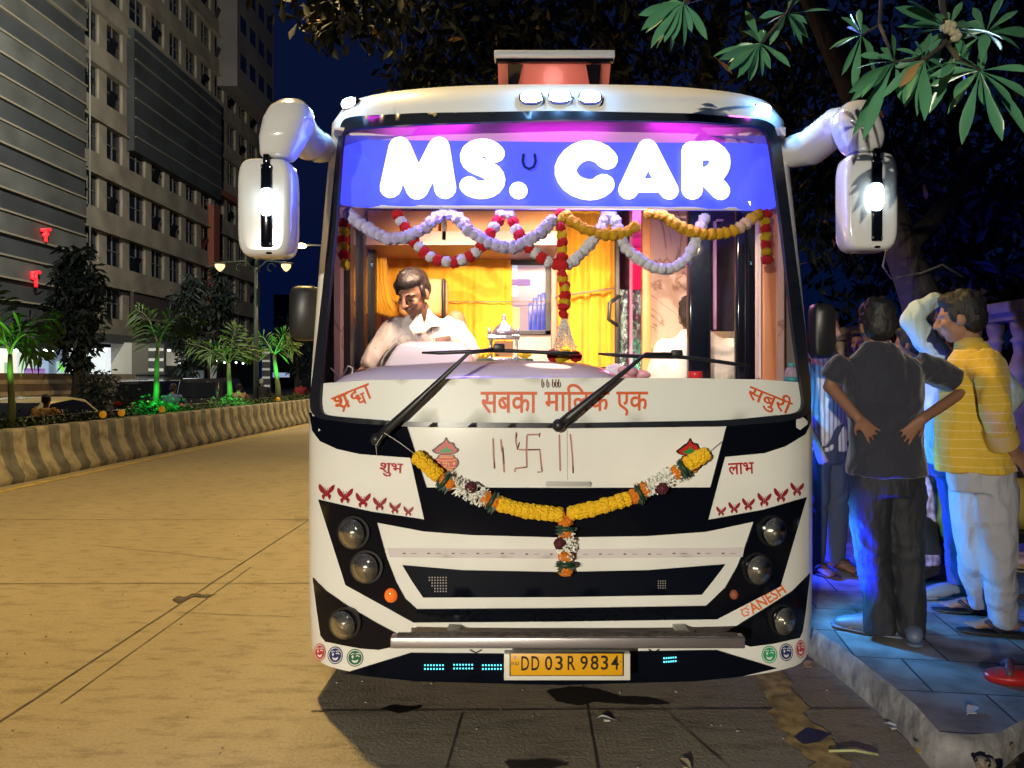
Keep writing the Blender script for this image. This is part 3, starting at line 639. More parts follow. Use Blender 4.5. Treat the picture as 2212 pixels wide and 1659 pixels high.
b=MB(); b.box(*bp(1404,400,1600,900,YP)); b.build('partition',MARB,bus)
b=MB()
for x0,x1 in ((812,957),(962,1197)): b.box(*bp(x0,474,x1,517,4.72,.5),bev=.006)
b.build('overhead_locker',TAN,bus)
b=MB(); b.box(*bp(925,450,1105,473,4.55,.1),bev=.01); b.build('locker_vent',mat('vent_grey',(.16,.14,.14),.5),bus)
b=MB(); b.box(*bp(806,518,1200,546,4.72,.56)); b.build('locker_shelf',mat('shelf_mauve',(.42,.24,.18),.4),bus)
b=MB(); b.box(*bp(955.5,474,963.5,519,4.45,.02)); b.build('locker_latch',PLAST,bus)
b=MB(); b.box(*bp(1190,440,1203,900,4.9,.05),bev=.006); b.build('door_post',BRN,bus)
b=MB(); b.box(*bp(1386,430,1405,900,4.85,.06),bev=.006); b.build('door_post',mat('orange_post',(.62,.27,.10),.4),bus)
b=MB(); b.box(*bp(1328,440,1338,900,4.8,.05),bev=.005); b.build('door_post',PLAST,bus)
CURT=mat('yellow_curtain',(.82,.375,.008),.75,sheen=.3,noise=(3,.1))
def curtain(name,px0,px1,py0,py1,Y,folds,amp,m,seed=0,sag=0):
    rd=random.Random(seed); n=folds*10; rows=14; vs=[];fs=[]; ph=[rd.uniform(0,6.28) for _ in range(4)]
    for j in range(rows+1):
        t=j/rows
        for i in range(n+1):
            s=i/n; p=P(px0+(px1-px0)*s,py0+(py1-py0)*t+sag*math.sin(s*math.pi*folds*.7+ph[2])*t,Y)
            p.y+=amp*(.35+.65*t)*(math.sin(s*folds*6.283+ph[0]+.8*math.sin(s*9+ph[1]))+.30*math.sin(s*folds*11+ph[3]+t*1.5)); vs.append(p)
    for j in range(rows):
        for i in range(n): a=j*(n+1)+i; fs.append((a,a+1,a+n+2,a+n+1))
    b=MB(); b.add(vs,fs); return b.build(name,m,bus)
curtain('curtain',837,1050,547,775,YP-.06,6,.016,CURT,1); curtain('curtain',1028,1106,549,775,YP-.05,3,.008,CURT,2)
curtain('curtain',1204,1330,440,792,YP-.12,4,.028,CURT,3)
b=MB(); b.tube([P(822,548,YP-.09),P(1120,550,YP-.09)],.010,8); b.build('curtain_rail',PLAST,bus)
b=MB(); b.tube([P(838,651,YP-.09),P(1196,652,YP-.09)],.003,6); b.tube([P(1200,641,YP-.2),P(1332,622,YP-.2)],.007,6); b.build('curtain_wire',BRN,bus)
b=MB(); b.tube([P(1336,640,4.6),P(1317,655,4.58),P(1315,690,4.58),P(1334,703,4.6)],.013,8); b.build('grab_handle',PLAST,bus)
# inner window to the saloon; its lit view is glowing panels on the pane
WX=(1097,562,1190,722); b=MB(); t=6
for r_ in ((WX[0],WX[1],WX[2],WX[1]+11),(WX[0],WX[3]-7,WX[2],WX[3]),(WX[0],WX[1],WX[0]+5,WX[3]),(WX[2]-12,WX[1],WX[2],WX[3])): b.box(*bp(*r_,YP-.03,.04))
wf=b.build('inner_window',PLAST,bus)
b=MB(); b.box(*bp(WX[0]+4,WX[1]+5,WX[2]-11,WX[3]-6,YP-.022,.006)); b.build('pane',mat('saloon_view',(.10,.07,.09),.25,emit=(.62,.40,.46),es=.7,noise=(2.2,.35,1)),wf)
b=MB()
for x0,x1,y0 in ((1142,1150,655),(1151,1160,644),(1161,1169,636),(1170,1178,632)): c_,s_=bp(x0,y0,x1,713,YP-.03,.006); b.box(c_,s_,bev=.0028)
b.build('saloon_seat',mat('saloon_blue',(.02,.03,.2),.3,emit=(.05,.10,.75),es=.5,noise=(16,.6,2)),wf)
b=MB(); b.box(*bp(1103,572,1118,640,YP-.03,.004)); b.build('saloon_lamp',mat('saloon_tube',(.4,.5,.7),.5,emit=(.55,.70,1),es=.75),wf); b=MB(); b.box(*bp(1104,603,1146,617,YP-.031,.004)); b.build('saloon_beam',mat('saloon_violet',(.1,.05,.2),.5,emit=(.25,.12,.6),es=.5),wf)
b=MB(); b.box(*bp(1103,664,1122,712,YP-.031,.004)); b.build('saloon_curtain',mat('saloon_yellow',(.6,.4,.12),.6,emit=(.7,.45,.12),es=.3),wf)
# left side window frames on the lining and its tied curtain
b=MB()
for px_,Y0,Y1 in ((0,3.98,4.06),(0,4.30,4.36),(0,4.62,4.68)): b.box((XL+.03,(Y0+Y1)/2,1.98),(.04,Y1-Y0,.86))
b.box((XL+.03,4.32,1.57),(.045,.70,.05)); b.box((XL+.03,4.32,2.40),(.045,.70,.04)); swf=b.build('cab_window',PLAST,bus)
b=MB(); b.box((XL+.022,4.32,1.98),(.012,.62,.80)); b.build('pane',mat('night_pane',(.01,.013,.03),.06,coat=.5),swf)
b=MB(); b.box((XL+.05,4.1,1.48),(.08,.34,.05)); b.box((XL+.05,4.1,1.30),(.05,.05,.32)); b.build('window_ledge',PLAST,bus)
b=MB(); 
for i in range(5):
    c=P(801+i*7,600+i*3,4.75); b.loft([(c+Vector((0,0,.16)),.018,.03),(c+Vector((.01,0,.0)),.022,.04),(c+Vector((.03,0,-.12)),.034,.04),(c+Vector((.04+.012*i,0,-.22)),.045,.04)],10)
b.build('tied_curtain',CURT,bus)
# front right: orange pillar, dark folding-door leaves
b=MB(); b.box(*bp(1640,446,1690,900,3.98,.10),bev=.012); b.build('door_pillar',mat('orange_pillar',(.55,.22,.09),.35,noise=(2,.15)),bus)
b=MB(); b.box(*bp(1635,446,1640,900,3.96,.06)); b.build('door_pillar',mat('pillar_edge',(.75,.62,.58),.4),bus)
DK=mat('dark_door_glass',(.008,.010,.022),.07,coat=.6)
b=MB(); b.box(*bp(1485,452,1533,900,4.15,.07),bev=.012); lf=b.build('door_leaf',BLACK,bus)
b=MB(); b.box(*bp(1588,452,1635,900,4.12,.06),bev=.012); b.build('leaf_edge',BLACK,lf)
b=MB(); b.box(*bp(1530,455,1592,716,4.62,.012)); b.build('leaf_glass',DK,lf)
b=MB(); b.box(*bp(1541,478,1547,712,4.60,.02)); b.box(*bp(1547,474,1562,479,4.6,.02)); b.build('leaf_rim',mat('lilac_rim',(.6,.35,.7),.4),lf)
# corridor behind the door opening, lit magenta
b=MB(); b.box(*bp(1325,380,1420,640,6.6,.02)); b.box((1.06,5.85,1.9),(.02,1.5,2)); b.box((.70,5.85,1.9),(.02,1.5,2)); b.build('corridor_wall',mat('corridor_pink',(.75,.25,.45),.5),bus)
curtain('curtain',1330,1386,535,650,6.4,4,.02,mat('corridor_curtain',(.8,.12,.15),.7),5)
b=MB(); b.box(*bp(1339,626,1383,830,5.2,.05)); b.build('foil_wrapped_door',mat('crumpled_foil',(.20,.26,.26),.16,.9,bump=(14,1,(1,1,1),.05)),bus)
b=MB(); b.ell(P(1352,457,5.7),(.035,.02,.02)); b.build('corridor_lamp',mat('lit_magenta',(1,.5,1),.4,emit=(1,.35,1),es=6),bus)
light('POINT','corridor_light',(.84,5.7,2.45),22,(1,.12,.6),.08); light('POINT','corridor_green_light',(.80,4.95,1.6),2.5,(.1,1,.45),.05)
# dashboard and instrument hood
DASH=mat('dash_white',(.66,.60,.68),.14,coat=.7)
TOP=[(712,830),(742,809),(775,800),(831,789),(900,785),(1006,780),(1131,778),(1256,783),(1312,797),(1345,815),(1400,822),(1500,823),(1700,826)]
def topy(px):
    for (a,b_),(c,d) in zip(TOP,TOP[1:]):
        if a<=px<=c: return b_+(d-b_)*(px-a)/(c-a)
    return 826
b=MB(); vs=[];fs=[]; cols=[]; NPX=50
for i in range(NPX+1):
    px=716+(1690-716)*i/NPX; h0=hit(px,835,-.06); yt=topy(px); k=[]
    Yb=max(h0.y+.05,3.86); pt=P(px,yt,Yb)
    k=[Vector((h0.x,h0.y,1.40)),Vector((h0.x,h0.y+.01,h0.z)),Vector((h0.x*.5+pt.x*.5,(h0.y+Yb)/2-.02,pt.z-.012 if pt.z-.012>h0.z else h0.z+.005)),pt,Vector((pt.x,Yb+.06,pt.z-.012)),Vector((pt.x,Yb+.12,pt.z-.06)),Vector((pt.x,Yb+.14,1.2))]
    cols.append(k); vs+=k
nk=7
for i in range(NPX):
    for j in range(nk-1): a=i*nk+j; fs.append((a,a+nk,a+nk+1,a+1))
b.add(vs,fs); b.build('dashboard',DASH,bus)
b=MB(); secs=[]
for py,x0,x1,dy in ((800,830,1030,.17),(786,836,1026,.16),(768,846,1020,.14),(752,856,1013,.12),(744,863,1005,.10),(740,873,993,.075),(738,890,975,.04)):
    c=P((x0+x1)/2,py,4.0); secs.append((c,(x1-x0)/2*4.0/F_,dy))
b.loft(secs,36,pw=3.6); b.build('instrument_hood',DASH,bus)
b=MB(); c=P(905,795,4.16); n=Vector((0,-.8,.6)).normalized(); ax=Vector((1,0,0)); up=n.cross(ax); b.tube([c+ax*.215*math.cos(a*.2618)+up*.215*math.sin(a*.2618) for a in range(25)],.014,8); b.build('steering_wheel',PLAST,bus)
b=MB(); c=P(915,645,4.62); b.box(c,(.30,.10,.24),bev=.04); b.box(c+Vector((0,.02,-.5)),(.48,.12,.7),bev=.05); se=b.build('driver_seat',mat('seat_orange',(.66,.32,.12),.6),bus)
b=MB(); c=P(959,646,4.58); b.box(c,(.022,.09,.24),bev=.01); b.build('seat_trim',PLAST,se)
# cab lights: added lamp bars unseen behind the name board, plus one bare light
b=MB(); b.box((-.15,3.745,2.40),(1.0,.02,.03)); b.box((.85,3.745,2.40),(.5,.02,.03)); b.build('added_lamp_bar',mat('cab_lamp',(1,.9,.8),.4,emit=(1,.82,.66),es=4),bus)
for x_ in (-.45,.15,.80): light('AREA','cab_light',(x_,3.78,2.40),14,(1,.72,.45),.4,aim=(x_*.9,5.0,1.35),sy=.05,spread=105)
light('POINT','cab_light',(.15,4.30,2.30),5.5,(1,.74,.54),.15)
q=hit(1210,449,-.06); light('AREA','violet_fill_light',q+Vector((0,.02,0)),10,(.26,.17,1),1.35,aim=q+Vector((0,.10,-1)),sy=.03)  # violet light added under the board to tint pompoms and dashboard
# things on the dashboard
t=thing('model_temple','small silver model temple standing on the white dashboard','ornament',P(1088,778,3.93))
SIL=mat('silver_ornament',(.66,.62,.64),.25,.8,bump=(60,.4))
k=3.93/F_; c=Vector(P(1088,778,3.93)); b=MB()
for sx in (-28,28):
    for d in (0,.06): b.lathe(c+Vector((sx*k,d,0)),[(0,.012),(.02,.008),(.10,.007),(.11,.011)],8)
b.build('pillar',SIL,t)
b=MB(); b.box(c+Vector((0,.03,.12)),(70*k,.10,.022),bev=.004); b.box(c+Vector((0,.03,.006)),(70*k,.10,.014),bev=.003); b.build('plinth',SIL,t)
b=MB(); b.lathe(c+Vector((0,.03,.13)),[(0,.066),(.02,.062),(.045,.042),(.06,.022),(.075,.012),(.10,.010),(.115,.003)],16)
for sx in (-31,31): b.lathe(c+Vector((sx*k,.0,.13)),[(0,.008),(.02,.010),(.04,.003)],8)
b.build('dome',SIL,t)
b=MB(); b.box(c+Vector((0,.05,.06)),(40*k,.02,.08)); b.build('idol_niche',mat('niche_orange',(.7,.3,.12),.5),t)
for x,lab in ((1048,'yellow flowers left of the silver model temple'),(1134,'yellow flowers right of the silver model temple')):
    t=thing('flower_offering',lab,'flowers',P(x,778,3.9)); c=P(x,772,3.9); b=MB()
    for i in range(9): b.ell(c+Vector((random.uniform(-.03,.03),random.uniform(-.02,.02),random.uniform(0,.022))),random.uniform(.010,.014),seg=8,rings=5)
    b.build('petals',mat('offering_yellow',(.80,.48,.02),.7,bump=(90,.6)),t); b=MB(); b.box(c+Vector((0,0,-.016)),(.085,.06,.02),bev=.006); b.build('leaf_cup',mat('offering_leaf',(.03,.07,.03),.5),t)
t=thing('water_bottle','clear water bottle with cyan cap at the right end of the dashboard','bottle',P(1709,828,3.72)); c=P(1709,828,3.78); k=3.78/F_
b=MB(); b.lathe(c,[(0,13*k),(.01,15*k),(.03,14.3*k),(.035,15*k),(.055,14.3*k),(.06,14.6*k),(.075,10*k),(.083,6*k)],16); b.build('bottle_body',mat('clear_plastic',(.62,.50,.60),.15,alpha=.75),t)
b=MB(); b.lathe(c+Vector((0,0,.083)),[(0,7*k),(.016,7*k)],14); b.build('cap',mat('cap_cyan',(.10,.55,.55),.4),t)
b=MB(); b.lathe(c+Vector((0,0,.006)),[(0,15.3*k),(.026,15.3*k)],16); b.build('bottle_label',mat('label_teal',(.05,.40,.42),.4),t)
t=thing('jar','small jar with a bright red lid on the dashboard','jar',P(1502,825,3.7)); c=P(1502,829,3.72); k=3.72/F_
b=MB(); b.lathe(c,[(0,14*k),(.02,14.5*k),(.026,13*k)],16); b.build('jar_body',mat('jar_brown',(.28,.16,.12),.2),t); b=MB(); b.lathe(c+Vector((0,0,.027)),[(0,15.5*k),(.03,15.5*k),(.034,14*k)],18); b.build('lid',mat('lid_red',(.70,.03,.03),.35),t)
t=thing('tissue_packet','crumpled pink and white plastic packet on the dashboard','packet',P(1340,800,3.75)); rd=random.Random(4)
for m_,n_,c0 in ((mat('packet_pink',(.80,.40,.42),.25,alpha=.8),4,(1362,806)),(mat('packet_white',(.80,.72,.74),.25),3,(1330,806))):
    b=MB()
    for i in range(n_):
        c=P(c0[0]+rd.uniform(-26,26),c0[1]+rd.uniform(-8,6),3.78+rd.uniform(-.03,.05)); b.ell(c,(rd.uniform(.03,.055),.04,rd.uniform(.018,.04)),seg=12,rings=8,fn=lambda v:1+.35*mnoise.noise(v*2.3+Vector((i*7,1,2))))
    b.build('wrapper',m_,t)
t=thing('cable','thin white charging cable coiled at the left end of the dashboard','cable',P(745,820,3.75)); b=MB(); b.tube([P(715,795,3.8),P(730,812,3.76),P(745,822,3.72),P(760,812,3.72),P(762,795,3.75),P(752,790,3.8),P(742,808,3.8),P(730,820,3.78)],.0035,6); b.build('cord',mat('cable_white',(.7,.66,.66),.4),t)
# =====================================================================  GARLANDS
PCOL={'v':mat('pompom_lavender',(.60,.54,.82),.9,sheen=.6,bump=(170,.7)),'w':mat('pompom_white',(.80,.76,.80),.9,sheen=.6,bump=(170,.7)),'r':mat('pompom_red',(.72,.012,.012),.9,bump=(170,.7)),'y':mat('pompom_yellow',(.82,.52,.006),.9,bump=(170,.7)),'o':mat('pompom_marigold',(.80,.42,.004),.9,bump=(170,.7)),'p':mat('pompom_peach',(.80,.50,.30),.9,sheen=.3,bump=(170,.7))}
PM={}
def pom(c,rx,rz,col,par):
    if col not in PM:
        b=MB(); b.ell((0,0,0),1,seg=20,rings=14,fn=lambda v:1+.14*mnoise.noise(v*4.5)+.20*random.uniform(-1,1)); PM[col]=b.mesh('pom_pom',PCOL[col])
    o=link('pom_pom',PM[col],par); o.location=c-ORG[par.name]; o.scale=(rx,rx,rz); o.rotation_euler=(random.uniform(0,6),random.uniform(-.3,.3),random.uniform(0,6)); return o
def resample(pts,step):
    out=[pts[0]]; acc=0
    for a,b_ in zip(pts,pts[1:]):
        L=math.hypot(b_[0]-a[0],b_[1]-a[1]); d=step-acc
        while d<=L: out.append((a[0]+(b_[0]-a[0])*d/L,a[1]+(b_[1]-a[1])*d/L)); d+=step
        acc=L-(d-step)
    return out
def garland(label,pts,pat,r,step,off=-.10,flat=1,group='pompom garlands inside the windscreen'):
    q=resample(pts,step) if step else pts
    W=[hit(*p,off) for p in q]; t=thing('pompom_garland',label,'garland',W[0],0,group); b=MB(); b.tube([hit(*p,off) for p in pts],.0025,5); b.build('thread',mat('thread',(.6,.55,.5),.7),t)
    for i,w in enumerate(W):
        k=w.y/F_; rr=r*k*random.uniform(.94,1.07); o=pom(w,rr,rr*flat,pat[i%len(pat)] if len(pat)<len(W) else pat[i],t); o.location=o.location+Vector((random.uniform(-.003,.003),random.uniform(-.006,.006),random.uniform(-.003,.003)))
garland('lavender pompom garland, the swag nearest the driver side corner',[(754,463),(771,477),(804,499),(840,518),(871,514),(902,502),(930,483),(959,458)],'v',13,17,-.105)
garland('lavender pompom garland in the deep middle swag',[(974,461),(993,477),(1018,502),(1049,521),(1080,533),(1112,535),(1146,518),(1174,496),(1200,470)],'v',13,17.5,-.105)
garland('red and white pompom garland forming the wide low swag over the driver',[(857,463),(868,479),(876,494),(887,511),(898,527),(912,541),(926,552),(941,560),(957,564),(974,568),(993,564),(1010,557),(1026,547),(1040,533),(1050,520),(1058,507),(1069,491),(1079,474),(1085,457)],'rw',12,17.2,-.13)
garland('red and white pompom garland slanting down to the centre strand',[(1101,464),(1109,482),(1115,497),(1127,514),(1138,528),(1147,541),(1160,551),(1174,562),(1190,569),(1208,570)],'wr',12,17,-.13)
garland('white pompom garland in the low swag right of the centre strand',[(1227,571),(1246,558),(1265,536),(1284,517),(1297,497),(1305,475),(1315,458),(1328,476),(1336,500),(1343,520),(1356,541),(1372,553),(1391,568),(1409,577),(1428,581),(1447,582),(1466,574),(1485,555),(1500,530),(1510,500),(1519,477),(1529,461)],'w',12,15.5,-.13)
garland('yellow pompom garland swag beside the centre strand',[(1222,464),(1235,477),(1253,489),(1272,499),(1291,503),(1313,508),(1335,505),(1357,499),(1377,487)],'o',12,16.5,-.105)
garland('yellow pompom garland swag nearest the right end',[(1403,461),(1425,462),(1438,468),(1453,480),(1469,490),(1485,496),(1500,502),(1519,505),(1538,507),(1556,505),(1572,502),(1588,496),(1606,486),(1620,477),(1635,465),(1648,460)],'oooooooooooooppoo',12,16,-.105)
garland('short red and yellow drop at the left end of the windscreen',[(738,463),(738,485),(738,502),(740,519),(742,535),(743,552),(745,572)],'yryryry',12.5,0,-.10,.78)
garland('short red and yellow drop at the right end of the windscreen',[(1653,464),(1653,479),(1653,495),(1654,511),(1655,528),(1655,545),(1656,561)],'ryryryr',12.5,0,-.10,.78)
garland('long red and yellow centre drop ending in a white tassel',[(1213,458),(1212,474),(1212,492),(1212,509),(1213,526),(1213,543),(1213,557),(1213,572),(1215,594),(1215,605),(1218,615),(1219,627),(1221,640),(1220,653),(1219,664),(1218,678)],'ryryryrrryryryry'[:15]+'r',12.5,0,-.10,.72)
t=thing('tassel','white flower-string tassel hanging below the centre garland','tassel',hit(1218,690,-.1)); b=MB()
for i in range(9):
    x1=1196+i*6; a=hit(1214+i,688,-.1); c=hit(x1,752+6*math.sin(i),-.1)
    for j in range(9):
        t0=j/9; p=a.lerp(c,t0); q=a.lerp(c,t0+.12); b.tube([p,q+Vector((random.uniform(-.004,.004),random.uniform(-.012,.004),0))],[.0018,.006],5)
b.build('strings',mat('tassel_white',(.78,.70,.68),.6,alpha=.9),t)
for x,y,c_ in ((1195,768,'r'),(1222,767,'y'),(1243,770,'r'),(1210,773,'y')): pom(hit(x,y,-.1),.028,.024,c_,t)
# marigold garland across the bonnet
YEL=mat('marigold_yellow',(.90,.54,.01),.8,bump=(120,.9)); ORM=mat('marigold_orange',(.72,.20,.006),.8,bump=(120,.9)); WHF=mat('tuberose_white',(.78,.78,.70),.6); MAR=mat('maroon_flower',(.07,.004,.012),.7); GRF=mat('garland_leaf',(.012,.045,.022),.5)
gm=thing('marigold_garland','yellow and white marigold garland draped across the bonnet below the windscreen','garland',hit(1220,1112,.04))
def ruff(b,c,ax,r,th):
    ax=ax.normalized(); u=ax.orthogonal().normalized(); v=ax.cross(u)
    for ring,(rr,hh) in enumerate(((1,-.4),(1.05,0),(.95,.4))):
        n=11
        for i in range(n):
            a=6.283*(i+ring*.5)/n+random.uniform(-.2,.2); p=c+(u*math.cos(a)+v*math.sin(a))*r*rr*.72+ax*th*hh
            b.ell(p,r*.30*random.uniform(.8,1.2),seg=6,rings=4)
    b.ell(c,r*.8,seg=8,rings=6)
def seg(kind,p,q):
    a,c=hit(*p,.042),hit(*q,.042); d=c-a; L=d.length; r=.034
    b=MB()
    if kind in 'yo':
        n=max(1,round(L/.030))
        for i in range(n): ruff(b,a+d*((i+.5)/n),d,r*random.uniform(.9,1.05),.022)
        b.build('marigold',YEL if kind=='y' else ORM,gm)
    elif kind=='w':
        for i in range(int(L/.0013)):
            t=random.random(); c0=a+d*t; v=Vector((random.uniform(-1,1),random.uniform(-1,.2),random.uniform(-1,1))).normalized(); v=(v+d.normalized()*random.uniform(-.5,.5)).normalized()
            b.tube([c0,c0+v*.034*random.uniform(.7,1.3)],[.0022,.0042],5); 
            e=c0+v*.036
            for k in range(3): b.leaf(e,v+Vector((random.uniform(-1,1),random.uniform(-1,1),random.uniform(-1,1)))*.8,Vector((0,-1,.3)),.014,.007,nseg=2)
        b.build('tuberose',WHF,gm)
    elif kind=='g':
        n=d.normalized().cross(Vector((0,-1,0))).normalized()
        for i in range(7):
            c0=a+d*random.random(); s=random.uniform(-1,1); b.leaf(c0-n*(.042+random.uniform(0,.012))+Vector((0,-.026,0)),n+d.normalized()*random.uniform(-.3,.3),Vector((0,-1,0)),.095,.022,nseg=3)
        b.tube([a+d*.5-n*.036+Vector((0,-.02,0)),a+d*.5+Vector((0,-.036,0)),a+d*.5+n*.036+Vector((0,-.02,0))],.010,6); b.build('leaf_band',GRF,gm)
    elif kind=='m': ruff(b,a+Vector((0,-.022,0)),Vector((0,-1,0)),.026,.015); b.build('maroon_bloom',MAR,gm)
for sgm in (('y',(898,984),(950,1030)),('o',(953,1030),(964,1042)),('g',(957,1034),(967,1042)),('o',(968,1040),(980,1050)),('w',(980,1046),(1046,1076)),('m',(1018,1051),(1019,1052)),('o',(1044,1073),(1058,1081)),('g',(1058,1079),(1066,1084)),('o',(1066,1082),(1076,1089)),('y',(1077,1088),(1130,1103)),('y',(1130,1103),(1215,1112)),
 ('y',(1228,1110),(1300,1094)),('y',(1300,1094),(1362,1076)),('o',(1364,1074),(1378,1069)),('g',(1377,1067),(1386,1062)),('o',(1386,1062),(1398,1055)),('w',(1396,1056),(1458,1022)),('m',(1429,1054),(1430,1055)),('o',(1455,1026),(1468,1014)),('g',(1470,1015),(1480,1008)),('y',(1484,1004),(1528,978)),
 ('o',(1221,1119),(1222,1134)),('g',(1222,1137),(1222,1144)),('o',(1222,1145),(1222,1157)),('w',(1222,1157),(1222,1196)),('m',(1209,1172),(1210,1173)),('o',(1222,1195),(1222,1211)),('g',(1222,1214),(1222,1222)),('o',(1222,1224),(1221,1242))): seg(*sgm)
b=MB(); b.tube([hit(830,935,.06),hit(866,958,.05),hit(900,984,.04)],.0015,5); b.tube([hit(1526,979,.04),hit(1562,952,.012)],.0015,5); b.tube([hit(826,940,.06),hit(812,962,.05),hit(814,985,.02)],.0012,5); b.build('string',mat('string_white',(.6,.58,.52),.8),gm)
# =====================================================================  GROUND
def ground(name,loops,z,m,step=None):
    V,T=tri2d(loops,step or 2.0); b=MB(); b.add([(x,y,z) for x,y in V],[tuple(t) for t in T],0,False)
    me=b.mesh(name,m); bm=bmesh.new(); bm.from_mesh(me)
    for f in bm.faces:
        if f.normal.z<0: f.normal_flip()
    bm.to_mesh(me); bm.free(); return struct(link(name,me))
def concrete():
    m=mat('road_concrete',(.30,.25,.18),.72); nt=m.node_tree; b=nt.nodes['Principled BSDF']; tc=nt.nodes.new('ShaderNodeTexCoord')
    def nz(sc,st,det=6):
        mp=nt.nodes.new('ShaderNodeMapping'); mp.inputs['Scale'].default_value=st; n=nt.nodes.new('ShaderNodeTexNoise'); n.inputs['Scale'].default_value=sc; n.inputs['Detail'].default_value=det; n.inputs['Roughness'].default_value=.65
        nt.links.new(tc.outputs['Object'],mp.inputs[0]); nt.links.new(mp.outputs[0],n.inputs[0]); return n
    big=nz(.55,(1,.6,1)); rub=nz(5.5,(.85,2.3,1),9); fine=nz(60,(1,1,1),3)
    r=nt.nodes.new('ShaderNodeValToRGB'); e=r.color_ramp.elements; e[0].position=.2; e[0].color=(.25,.205,.14,1); e[1].position=.8; e[1].color=(.36,.31,.22,1)
    r2=nt.nodes.new('ShaderNodeValToRGB'); e=r2.color_ramp.elements; e[0].position=.34; e[0].color=(.42,.38,.34,1); e[1].position=.50; e[1].color=(1,1,1,1)
    mx=nt.nodes.new('ShaderNodeMixRGB'); mx.blend_type='MULTIPLY'; mx.inputs[0].default_value=.58
    r3=nt.nodes.new('ShaderNodeValToRGB'); e=r3.color_ramp.elements; e[0].position=.25; e[0].color=(.72,.72,.72,1); e[1].position=.6; e[1].color=(1.08,1.08,1.08,1)
    mx2=nt.nodes.new('ShaderNodeMixRGB'); mx2.blend_type='MULTIPLY'; mx2.inputs[0].default_value=.8
    L=nt.links.new; L(big.outputs[0],r.inputs[0]); L(rub.outputs[0],r2.inputs[0]); L(fine.outputs[0],r3.inputs[0]); L(r.outputs[0],mx.inputs[1]); L(r2.outputs[0],mx.inputs[2]); L(mx.outputs[0],mx2.inputs[1]); L(r3.outputs[0],mx2.inputs[2]); L(mx2.outputs[0],b.inputs['Base Color'])
    ad=nt.nodes.new('ShaderNodeMath'); ad.operation='ADD'; L(rub.outputs[0],ad.inputs[0]); L(fine.outputs[0],ad.inputs[1])
    bp=nt.nodes.new('ShaderNodeBump'); bp.inputs['Strength'].default_value=.55; bp.inputs['Distance'].default_value=.012; L(ad.outputs[0],bp.inputs['Height']); L(bp.outputs[0],b.inputs['Normal']); return m
CONC=concrete()
ground('ground',[[(-400,-60),(400,-60),(400,900),(-400,900)]],-.47,mat('earth',(.05,.045,.035),.9,noise=(.3,.3)),200)
ground('road',[[(-7.62,-14),(1.62,-14),(1.62,160),(-7.62,160)]],0,CONC,20)
ground('road',[[(-17.4,-14),(-9.75,-14),(-9.75,160),(-17.4,160)]],-.40,CONC,20)
ground('far_pavement',[[(-90,-14),(-17.4,-14),(-17.4,160),(-90,160)]],0,mat('far_paving',(.16,.14,.11),.9,noise=(1,.3)),30)
ground('pavement_ground',[[(1.62,-14),(60,-14),(60,160),(1.62,160)]],-.02,mat('earth',(.05,.045,.035),.9,noise=(.3,.3)),30)
JOINT=mat('joint_tar',(.07,.058,.045),.7,noise=(9,.4))
def ragged(x0,y0,x1,y1,w,seed,st=.12,jit=.3):
    rd=random.Random(seed); d=Vector((x1-x0,y1-y0)); L=d.length; d/=L; n=Vector((-d.y,d.x)); k=max(2,int(L/st)); A=[];B=[]; off=0
    for i in range(k+1):
        off+=rd.uniform(-.5,.5)*w*jit; off*=.93; p=Vector((x0,y0))+d*(L*i/k)+n*off; A.append(tuple(p+n*w*.5*rd.uniform(1-jit,1+jit))); B.append(tuple(p-n*w*.5*rd.uniform(1-jit,1+jit)))
    b=MB(); n_=len(A); b.add([(x,y,0) for x,y in A+B],[(i,n_+i,n_+i+1,i+1) for i in range(n_-1)],0,False); return b
def strip(name,x0,y0,x1,y1,w,z,m,seed,**k):
    b=ragged(x0,y0,x1,y1,w,seed,**k); b.v=[Vector((v.x,v.y,z)) for v in b.v]; return struct(b.build(name,m))
strip('road_joint',-2.37,2,-2.37,60,.012,.004,JOINT,1); strip('road_joint',-2.21,3.6,-2.25,6.2,.006,.004,JOINT,2)
for i,y in enumerate((3.52,5.69,8.25,12.6,17,21.5)): strip('road_joint',-7.1 if i else -1.0,y,1.6 if i<2 else -1.2,y+.02,.010,.0045,JOINT,10+i)
strip('road_joint',.28,2,.30,12,.007,.004,JOINT,30); strip('road_joint',-.35,2.2,-.30,3.5,.006,.004,JOINT,31)
# wandering cracks
for i,(x0,y0,x1,y1) in enumerate(((-1.5,4.9,-2.3,5.0),(-4.0,7.0,-2.4,6.4),(.9,2.7,.62,3.6))): strip('road_crack',x0,y0,x1,y1,.005,.004,JOINT,50+i,st=.06,jit=.9)
strip('edge_line',-7.12,6,-7.12,90,.13,.005,mat('line_yellow',(.46,.33,.10),.7,noise=(6,.35)),3,jit=.12)
strip('edge_line',1.19,4.6,1.20,2.2,.17,.005,mat('worn_line_ochre',(.44,.30,.11),.8,noise=(14,.5)),4,st=.05,jit=.28)
WET=mat('wet_stain',(.018,.015,.012),.16)
def blob_px(name,pts,z,m): return ground(name,[smoothloop([tuple(PG(x+random.uniform(-3,3),y+random.uniform(-1.2,1.2),z)[:2]) for x,y in dens(pts,9)],1)],z,m,.2)
blob_px('puddle',[(820,1530),(845,1524),(880,1527),(912,1524),(905,1531),(885,1537),(865,1541),(840,1535)],.005,WET)
blob_px('damp_shadow_patch',[(1178,1492),(1230,1483),(1290,1490),(1340,1505),(1400,1508),(1455,1520),(1400,1522),(1330,1520),(1290,1516),(1250,1525),(1200,1514)],.005,mat('damp_shadow',(.030,.025,.020),.45))
